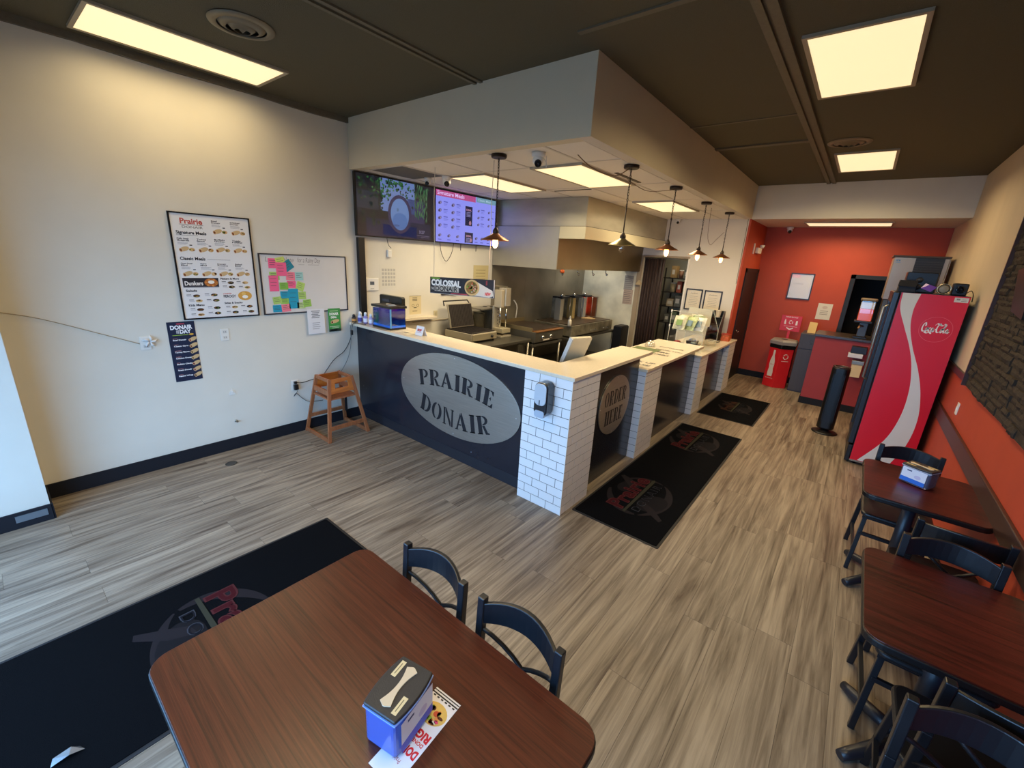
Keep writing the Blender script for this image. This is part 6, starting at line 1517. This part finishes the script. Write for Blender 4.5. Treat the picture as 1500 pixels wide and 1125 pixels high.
F = Flat((0.80, -0.03, AZ+0.0012), (1, 0, 0), (0, 1, 0)); F.rect(0.03, 0.07, 0.2, 0.073, '8a8274'); F.ell(0.12, 0.07, 0.035, 0.02, '7d7468', 14); F.rect(0.06, 0.02, 0.2, 0.024, '8a8274'); F.build('printed_lines', t)
# point of sale terminal seen from behind
t = thing('payment_terminal', 'white touch-screen till seen from behind, just inside the corner', 'till', (2.66, 0.62, 0.9))
g = G(); M = Matrix.Translation((2.695, 0.60, 1.13)) @ Matrix.Rotation(radians(70), 4, 'Z') @ Matrix.Rotation(radians(25), 4, 'X')
g.prism(rrect(-0.12, 0.0, 0.12, 0.315, 0.02), 'y', -0.016, 0.016)
g.xf(M); obj('screen_housing', g, mat('till_cream', 'cfc2a2', 0.45), t, bevel=0.006)
g = G(); g.box(-0.124, -0.022, 0.004, -0.110, 0.022, 0.31); g.xf(M); obj('side_bezel', g, mat('till_side', 'c4c8c4', 0.4), t)
g = G(); g.bar((2.60, 0.60, 0.92), (2.70, 0.585, 1.17), 0.05, 0.03); obj('stand', g, mat('till_side', 'c4c8c4', 0.4), t)
obj('stand_foot', G().box(2.50, 0.50, 0.9005, 2.65, 0.70, 0.92), mat('till_side', 'c4c8c4', 0.4), t, bevel=0.004)
t = thing('prep_table', 'low work counter on the kitchen side under the white till', 'work table', (2.6, 0.85, 0))
obj('table_top', G().box(2.3, 0.27, 0.87, 2.66, 1.40, 0.90), mat('prep_dark', '26221e', 0.5), t)
obj('cabinet_body', G().box(2.34, 0.30, 0.0, 2.65, 1.40, 0.87), mat('dark_laminate', '2b2622', 0.5), t)
# prints on the middle countertop
t = thing('green_placemat', 'dark green printed strip on the middle countertop, half under the high one', 'placemat', (2.75, 1.9, H2))
obj('sheet', G().box(2.53, 2.32, H2+0.0005, 2.86, 2.62, H2+0.0015), mat('placemat_green', '5f6b3a', 0.5, var=0.3, scale=30), t)
t = thing('decal_sheet', 'black lettering decals on the middle countertop', 'decal', (2.95, 2.0, H2))
F = Flat((2.66, 1.50, H2), (1.25, 0, 0), (0, 1.3, 0), lift=0.0006)
F.text('PLEASE', 0.10, 0.05, 0.055, '1e1b16', 0.04, width=0.26); F.text('PICK UP', 0.10, 0.16, 0.055, '1e1b16', 0.04, width=0.26)
F.text('ORDERS', 0.08, 0.60, 0.055, '2e2a22', 0.04, width=0.24); F.text('HERE', 0.10, 0.72, 0.055, '2e2a22', 0.04, width=0.18); F.text('THANK YOU', 0.08, 0.86, 0.05, '4a4436', 0.03, width=0.28)
F.text('DONAIR', 0.07, 1.02, 0.05, '4a4436', 0.03, width=0.26)
F.build('lettering', t)
t = thing('pen_cup', 'clear round lid lying beside the display case', 'lid', (2.62, 3.0, H2))
obj('lid_dome', G().lathe([(0.07, 0.001), (0.07, 0.02), (0.055, 0.06), (0.03, 0.085), (0.001, 0.09)], (2.66, 2.72, H2), 20), thin_glass('plastic_dome', (0.9, 0.9, 0.88), 0.25, 0.15), t)
# acrylic display case
t = thing('display_case', 'clear acrylic display case with two shelves and a slanted front', 'display case', (2.78, 3.9, H3))
acr = thin_glass('acrylic', (0.975, 0.985, 0.98), 0.035, 0.03)
CX0, CX1, CXT, CY0, CY1 = 2.58, 3.08, 2.95, 3.62, 4.45
prof = [(CX0, H3+0.001), (CX1, H3+0.001), (CX1, H3+0.25), (CXT, H3+0.57), (CX0, H3+0.57)]
for y in (CY0, CY1-0.006): obj('side_pane', G().prism([(a, b) for a, b in prof], 'y', y, y+0.006), acr, t)
obj('front_pane', G().box(CX1-0.006, CY0+0.006, H3+0.001, CX1, CY1-0.006, H3+0.25), acr, t)
obj('slanted_pane', G().tbox([(CX1-0.006, CY0+0.006, H3+0.25), (CX1, CY0+0.006, H3+0.25), (CX1, CY1-0.006, H3+0.25), (CX1-0.006, CY1-0.006, H3+0.25)], [(CXT-0.006, CY0+0.006, H3+0.57), (CXT, CY0+0.006, H3+0.57), (CXT, CY1-0.006, H3+0.57), (CXT-0.006, CY1-0.006, H3+0.57)]), acr, t)
obj('back_panel', G().box(CX0, CY1-0.012, H3+0.30, CXT-0.01, CY1-0.007, H3+0.565), mat('case_back_cream', 'd9cfb6', 0.5), t)
obj('top_panel', G().box(CX0, CY0, H3+0.565, CXT, CY1, H3+0.571), acr, t)
obj('shelf', G().box(CX0+0.004, CY0+0.008, H3+0.28, CXT+0.06, CY1-0.008, H3+0.286), acr, t)
for zz in (0.55, 0.33): obj('hinge', G().box(CX0-0.012, CY0-0.004, H3+zz, CX0+0.006, CY0+0.012, H3+zz+0.03), white_pl, t)
rq = random.Random(12)
def packet(x, y, z, s, col, lb, rz):
    t = thing('snack_bag', lb, 'snack bag', (x, y, z), 'snack bags in the display case')
    g = G(); n = 5; vs = []; s *= 1.55
    for i in range(n+1):
        for j in range(n+1):
            u, v = i/n*2-1, j/n*2-1; th = (1-u*u)*(1-v*v)
            vs.append((u*s*0.5, -0.028*th+rq.uniform(-.003, .003), (v+1)*s*0.6))
    k = len(vs)
    vs += [(a, -b, c) for a, b, c in vs]
    fs = []
    for i in range(n):
        for j in range(n):
            a = i*(n+1)+j; fs.append((a, a+1, a+n+2, a+n+1)); fs.append((k+a, k+a+n+1, k+a+n+2, k+a+1))
    g.add(vs, fs, smooth=True); g.xf(Matrix.Translation((x, y, z)) @ Matrix.Rotation(rz, 4, 'Z') @ Matrix.Rotation(radians(-25), 4, 'X'))
    o = obj('wrapper', g, mat('wrapper_'+col, col, 0.3, var=0.3, scale=25), t)
    g = G(); g.box(-s*0.25, -0.034, s*0.3, s*0.25, -0.031, s*0.8); g.xf(Matrix.Translation((x, y, z)) @ Matrix.Rotation(rz, 4, 'Z') @ Matrix.Rotation(radians(-25), 4, 'X')); obj('label_patch', g, mat(['patch_green', 'patch_blue', 'patch_cream'][int(x*100) % 3], ['7d9a5a', '7f95a0', 'd0b98a'][int(x*100) % 3], 0.4), t)
for i, (x, y, c, lb) in enumerate(((2.67, 3.74, 'cfcbb0', 'cream snack bag at the front left of the case shelf'), (2.80, 3.80, 'b4bd86', 'pale green snack bag at the front of the case shelf'), (2.92, 3.84, 'd8d4c4', 'white snack bag at the slanted front of the case shelf'),
                               (2.69, 4.0, 'c8c2a0', 'cream snack bag in the middle of the case shelf'), (2.86, 4.08, 'a8b48c', 'sage snack bag in the middle of the case shelf'), (2.74, 4.25, 'd0cab4', 'pale snack bag at the back of the case shelf'))):
    packet(x, y, H3+0.29, 0.115, c, lb, rq.uniform(-.4, .4))
for i, (x, y, lb) in enumerate(((2.70, 3.72, 'dark foil tray at the front of the lower case level'), (2.92, 3.8, 'dark foil tray at the customer side of the lower case level'), (2.80, 4.15, 'dark foil tray at the back of the lower case level'))):
    t = thing('foil_tray', lb, 'tray', (x, y, H3), 'trays in the display case')
    obj('tray_body', G().tbox([(x-0.06, y-0.08, H3+0.001), (x+0.06, y-0.08, H3+0.001), (x+0.06, y+0.08, H3+0.001), (x-0.06, y+0.08, H3+0.001)], [(x-0.072, y-0.095, H3+0.09), (x+0.072, y-0.095, H3+0.09), (x+0.072, y+0.095, H3+0.09), (x-0.072, y+0.095, H3+0.09)]), mat('tray_dark', '3c3c46', 0.3, 0.5, var=0.4, scale=40), t)
    obj('tray_content', G().lathe([(0.055, 0.09), (0.04, 0.12), (0.001, 0.13)], (x, y, H3), 12, sy=1.3), mat('wrapped_food', ['8f2a28', '6f7a80', 'c9c4b8'][i], 0.4, var=0.3, scale=30) if False else mat('wrapped_food_%d' % i, ['8f2a28', '6f7a80', 'c9c4b8'][i], 0.4, var=0.3, scale=30), t)
for y in (CY0, CY1): obj('edge_strip', G().bar((CX1, y, H3+0.25), (CXT, y, H3+0.57), 0.006).bar((CX0, y, H3+0.001), (CX0, y, H3+0.57), 0.006).bar((CX0, y, H3+0.57), (CXT, y, H3+0.57), 0.006).bar((CX1, y, H3+0.001), (CX1, y, H3+0.25), 0.006), mat('acrylic_edge', 'cfd0bc', 0.2), t)
# black cutlery rack, tub
t = thing('cutlery_rack', 'black slanted cutlery and cup rack at the end of the lowest counter', 'rack', (2.86, 5.15, H3))
g = G(); sd = [(5.02, H3+0.001), (5.30, H3+0.001), (5.30, H3+0.50), (5.22, H3+0.50), (5.02, H3+0.16)]
rk = mat('rack_black', '1b1816', 0.35)
for x in (2.76, 2.94): obj('side_panel', G().prism(sd, 'x', x, x+0.008), rk, t)
for y, z in ((5.06, 0.12), (5.12, 0.26), (5.2, 0.38)): obj('shelf', G().box(2.768, y, H3+z, 2.94, 5.295, H3+z+0.008), rk, t)
obj('back_panel', G().box(2.768, 5.29, H3+0.001, 2.94, 5.298, H3+0.5), rk, t)
t = thing('plastic_cup', 'crumpled clear plastic cup on top of the black rack', 'cup', (2.83, 5.25, H3+0.388))
obj('cup_body', G().lathe([(0.035, 0), (0.05, 0.12), (0.052, 0.125), (0.048, 0.12), (0.033, 0.006), (0.001, 0.006)], (2.85, 5.235, H3+0.389), 18, caps=False), mat('cup_white', 'd8d0c0', 0.3), t)
t = thing('card_reader', 'white card reader with a dark cable in front of the black rack', 'card reader', (2.93, 4.85, H3))
obj('reader_body', G().box(2.86, 4.84, H3+0.001, 2.96, 4.98, H3+0.025), white_pl, t, bevel=0.006)
obj('keypad', G().box(2.875, 4.85, H3+0.025, 2.945, 4.90, H3+0.028), black_pl, t)
cable('reader_cable', [(2.90, 4.99, H3+0.02), (2.97, 5.0, H3+0.03), (3.02, 4.93, H3+0.015), (2.99, 4.86, H3+0.008)], 0.006, blackc, 'dark cable looping beside the white card reader')
t = thing('orange_tub', 'orange and red paper tub at the far end of the lowest counter', 'tub', (3.02, 5.33, H3))
obj('tub_body', G().prism(rrect(2.97, 5.18, 3.11, 5.32, 0.02), 'z', H3+0.001, H3+0.115), mat('tub_orange', 'd0622a', 0.45, var=0.5, scale=28), t, bevel=0.004)
obj('rim', G().prism(rrect(2.965, 5.175, 3.115, 5.325, 0.022), 'z', H3+0.115, H3+0.122), mat('tub_rim', 'b03a22', 0.4), t)
# hanging COLOSSAL DONAIR banner
t = thing('hanging_banner', 'COLOSSAL DONAIR banner hanging on two cords from the kitchen ceiling', 'banner', (1.48, 0.3, 1.65))
B0 = Vector((1.012, 0.30, 1.65)); BU = Vector((0.945, 0, 0.035)).normalized(); BV = Vector((0, 0, 1)); BW, BH = 0.945, 0.175
g = G(); c4 = [B0, B0+BU*BW, B0+BU*BW+BV*BH, B0+BV*BH]; g.add([tuple(p) for p in c4]+[tuple(p+Vector((0, 0.006, 0))) for p in c4], [(0, 1, 2, 3), (7, 6, 5, 4), (0, 4, 5, 1), (1, 5, 6, 2), (2, 6, 7, 3), (3, 7, 4, 0)])
obj('board', g, mat('banner_navy', '23262f', 0.4), t)
F = Flat(B0, BU, BV, lift=0.0008)
F.rect(0.02, 0.155, 0.16, 0.17, '7aa83a'); F.text('COLOSSAL', 0.02, 0.09, 0.062, 'f4f2ea', 0.055, width=0.46, rot=-0.02); F.up()
F.rect(0.075, 0.028, 0.45, 0.088, 'b5b0a4'); F.up(); F.text('DONAIR', 0.09, 0.034, 0.05, '15151b', 0.025, width=0.345); F.text('THE', 0.018, 0.04, 0.028, 'd9d4c8', 0.02, width=0.045); F.rect(0.33, 0.008, 0.58, 0.020, 'b04a52')
F.rect(0.0, 0.0, BW, 0.005, 'b9b4aa'); F.rect(BW-0.012, 0, BW, BH, 'c9c4b8')
F.poly([(0.66, 0.165), (0.92, 0.07), (0.93, 0.02), (0.88, 0.005), (0.66, 0.012)], 'dcd6c6'); F.up(); F.ell(0.64, 0.088, 0.105, 0.08, 'd9b778', 24); F.up(); F.ell(0.638, 0.088, 0.083, 0.063, '8a6a34', 22); F.up()
rq = random.Random(2)
for i in range(46): a_ = rq.uniform(0, 6.28); r_ = rq.uniform(0, .9); F.ell(0.638+0.078*r_*cos(a_), 0.088+0.058*r_*sin(a_), rq.uniform(.006, .014), rq.uniform(.005, .010), ['c8402c', '6f9a3a', 'e8dcc0', '5a3a20', 'a8c04a', 'e07a5a'][i % 6], 7, rq.uniform(0, 3))
F.text('NEW', 0.82, 0.022, 0.03, 'd8403a', 0.05, 0.2, width=0.08); F.rect(0.83, 0.12, 0.85, 0.165, '8a3a40')
F.build('printed_picture', t)
for k, (x, zt) in enumerate(((1.07, 1.827), (1.87, 1.857))):
    g = G(); g.tube([(x, 0.303, zt), (x+0.005, 0.303, 2.2), (x-0.003, 0.303, 2.6), (x+0.01, 0.303, HS)], 0.003, 6); obj('cord', g, whitec, t)
# a fine beaded chain between the pendants and the far loop
cable('drooping_cable', [(2.68, 0.42, HS-0.002), (2.75, 0.55, HS-0.08), (2.84, 0.78, HS-0.11), (2.90, 0.93, HS-0.03)], 0.004, mat('brown_cord', '6a5138', 0.5), 'sagging brown cord from the ceiling to the second pendant')
cable('drooping_cable', [(2.60, 1.55, HS-0.002), (2.72, 1.75, HS-0.08), (2.84, 1.95, HS-0.06), (2.90, 2.08, HS-0.03)], 0.003, mat('brown_cord', '6a5138', 0.5), 'sagging brown cord from the ceiling to the third pendant')
cable('drooping_cable', [(2.80, 3.9, HS-0.002), (2.80, 3.95, 2.55), (2.83, 4.05, 2.42), (2.86, 4.2, 2.5), (2.90, 4.4, 2.62)], 0.003, mat('brown_cord', '6a5138', 0.5), 'long drooping cord between the two farthest pendants')
cable('hanging_cable', [(2.98, YB-0.004, HS-0.001), (2.985, YB-0.004, 2.5), (2.99, YB-0.004, 1.86)], 0.004, mat('brown_cord', '6a5138', 0.5), 'straight thin cord hanging down the white wall by the red corner')

# ================================================================== pendants
bronze = mat('bronze_shade', '8a5a3c', 0.32, 0.85); dkbr = mat('dark_bronze', '33281f', 0.45, 0.6)
brass = mat('brass_shade', '8a7d58', 0.3, 0.9)
def pendant(x, y, zs, lit, label, shade, rod):
    t = thing('pendant_lamp', label, 'pendant lamp', (x, y, HS), 'pendant lamps over the counter')
    obj('canopy', G().lathe([(0.062, -0.028), (0.066, -0.022), (0.066, -0.001)], (x, y, HS), 28), dkbr, t)
    # chain of oval links
    g = G(); z = HS-0.03; i = 0; zr = zs+0.10+rod
    while z > zr+0.01:
        ln = 0.030
        pts = []
        for a in range(10):
            an = 2*pi*a/10; dx = 0.0075*cos(an); dz = (ln/2)*sin(an)
            pts.append((x+(dx if i % 2 == 0 else 0), y+(0 if i % 2 == 0 else dx), z-ln/2+dz))
        g.tube(pts, 0.0022, 5, closed=True); z -= ln*0.78; i += 1
    obj('chain', g, dkbr, t)
    g = G(); g.tube([(x, y, HS-0.03), (x+0.008, y, HS-0.15), (x-0.006, y, (HS+zr)/2), (x, y, zr)], 0.0028, 6); obj('cord', g, black_pl, t)
    obj('rod', G().tube([(x, y, zr+0.012), (x, y, zs+0.10)], 0.006, 8), dkbr, t)
    obj('socket', G().lathe([(0.022, 0.05), (0.026, 0.06), (0.026, 0.085), (0.016, 0.10), (0.008, 0.115)], (x, y, zs), 20), dkbr, t)
    obj('shade', G().lathe([(0.125, 0.0), (0.122, 0.006), (0.035, 0.052), (0.026, 0.062), (0.024, 0.060), (0.033, 0.048), (0.119, 0.002), (0.125, 0.0)], (x, y, zs), 40, caps=False), shade, t)
    bulbprof = [(0.012, 0.045), (0.014, 0.03), (0.024, 0.0), (0.027, -0.025), (0.022, -0.05), (0.010, -0.064), (0.001, -0.067)]
    if lit:
        obj('bulb', G().lathe(bulbprof, (x, y, zs), 18), mat('bulb_lit', 'ffe0b0', 0.4, emit=7.0, ecol='ffb468'), t)
        l = bpy.data.lights.new('bulb_light', 'POINT'); l.energy = 5; l.color = (1, 0.55, 0.25); l.shadow_soft_size = 0.03
        lo = bpy.data.objects.new('bulb_light', l); lo.location = (0, 0, zs-HS-0.10); lo.parent = t; COL.objects.link(lo)
    else:
        obj('bulb', G().lathe(bulbprof, (x, y, zs), 18), thin_glass('bulb_glass', (1, 0.96, 0.88), 0.15, 0.05), t)
        g = G(); g.tube([(x-0.008, y, zs+0.01), (x-0.012, y, zs-0.03), (x+0.0, y, zs-0.01), (x+0.012, y, zs-0.03), (x+0.008, y, zs+0.01)], 0.0012, 4); obj('filament', g, mat('filament', 'b08a50', 0.4, 0.5), t)
pendant(2.07, 0.15, 2.215, True, 'pendant lamp in front of the menu screen, leftmost and lit', bronze, 0.04)
pendant(2.91, 0.95, 2.24, False, 'unlit pendant lamp with a clear bulb, second from the left', brass, 0.20)
pendant(2.91, 2.10, 2.255, True, 'lit pendant lamp in the middle of the row of five', bronze, 0.22)
pendant(2.89, 3.33, 2.25, True, 'lit pendant lamp, fourth of the row, over the display case', bronze, 0.22)
pendant(2.91, 4.47, 2.25, True, 'farthest lit pendant lamp, next to the hanging cord', bronze, 0.12)

# ================================================================== cameras
def dome_camera(x, y, z, label, small=False, face=-0.7):
    t = thing('security_camera', label, 'security camera', (x, y, z), 'white security cameras')
    s = 0.75 if small else 1.0
    obj('mount_base', G().lathe([(0.05*s, -0.035*s), (0.055*s, -0.03*s), (0.055*s, -0.0005)], (x, y, z), 24), white_pl, t)
    obj('turret', G().lathe([(0.001, -0.10*s), (0.025*s, -0.095*s), (0.043*s, -0.075*s), (0.046*s, -0.055*s), (0.04*s, -0.035*s)], (x, y, z), 20, caps=False), white_pl, t)
    d = Vector((sin(face), -cos(face), -0.5)).normalized()
    g = G(); g.lathe([(0.001, 0.03*s), (0.022*s, 0.036*s), (0.028*s, 0.034*s), (0.03*s, 0.02*s)], (0, 0, 0), 18, caps=False)
    g.xf(Matrix.Translation(Vector((x, y, z-0.068*s))+d*0.016*s) @ d.to_track_quat('Z', 'Y').to_matrix().to_4x4()); obj('lens', g, mat('lens_black', '08080a', 0.1), t)
dome_camera(2.42, 0.24, HS, 'white dome camera near the soffit corner, beside a light panel', face=0.6)
dome_camera(0.82, 0.70, HS, 'white dome camera in front of the right screen', face=0.9)
dome_camera(0.51, 0.69, HS, 'small boxy camera in front of the left screen', small=True, face=0.5)
dome_camera(1.86, 5.33, HS, 'white camera at the kitchen back wall under the ceiling', small=True, face=0.3)
dome_camera(3.42, 6.85, HS, 'white dome camera in the corner of the red alcove', face=0.2)
cable('camera_cable', [(2.46, 0.24, HS-0.03), (2.49, 0.26, HS-0.08), (2.48, 0.27, HS-0.11), (2.50, 0.24, HS-0.03)], 0.003, whitec, 'short loop of cable at the dome camera near the soffit corner')

# small things on the kitchen side wall
t = thing('wall_outlet', 'cream outlet plate on the kitchen wall left of the contact grill', 'outlet', (0, 1.26, 1.16), 'outlets on the left wall')
obj('cover_plate', G().box(0.0005, 1.225, 1.165, 0.006, 1.295, 1.28), mat('outlet_cream', 'c9bd98', 0.5), t, bevel=0.002)
obj('socket', G().box(0.006, 1.245, 1.185, 0.008, 1.275, 1.255), mat('socket_cream', 'b5a987', 0.5), t)
t = thing('paper_notice', 'cream framed sheet on the kitchen wall beside the hood end panel', 'notice', (0, 2.2, 1.75))
obj('sheet', G().box(0.0005, 2.02, 1.60, 0.003, 2.36, 1.93), mat('paper_tan2', 'c8b988', 0.6), t)
F = Flat((0.003, 2.02, 1.60), XU, XV)
for q in range(5): F.rect(0.05, 0.07+q*0.045, 0.27, 0.08+q*0.045, '9a8a60')
F.build('printed_lines', t)
t = thing('magnetic_rack', 'thin dark tool rack on the kitchen wall above the contact grill', 'rack', (0, 1.6, 1.52))
obj('rail_bar', G().box(0.0005, 1.36, 1.50, 0.02, 1.84, 1.515), mat('rack_bronze', '4a4030', 0.4, 0.5), t)
obj('tool', G().tube([(0.025, 1.50, 1.525), (0.03, 1.58, 1.53), (0.025, 1.70, 1.52)], [0.006, 0.018, 0.006], 8), black_pl, t)
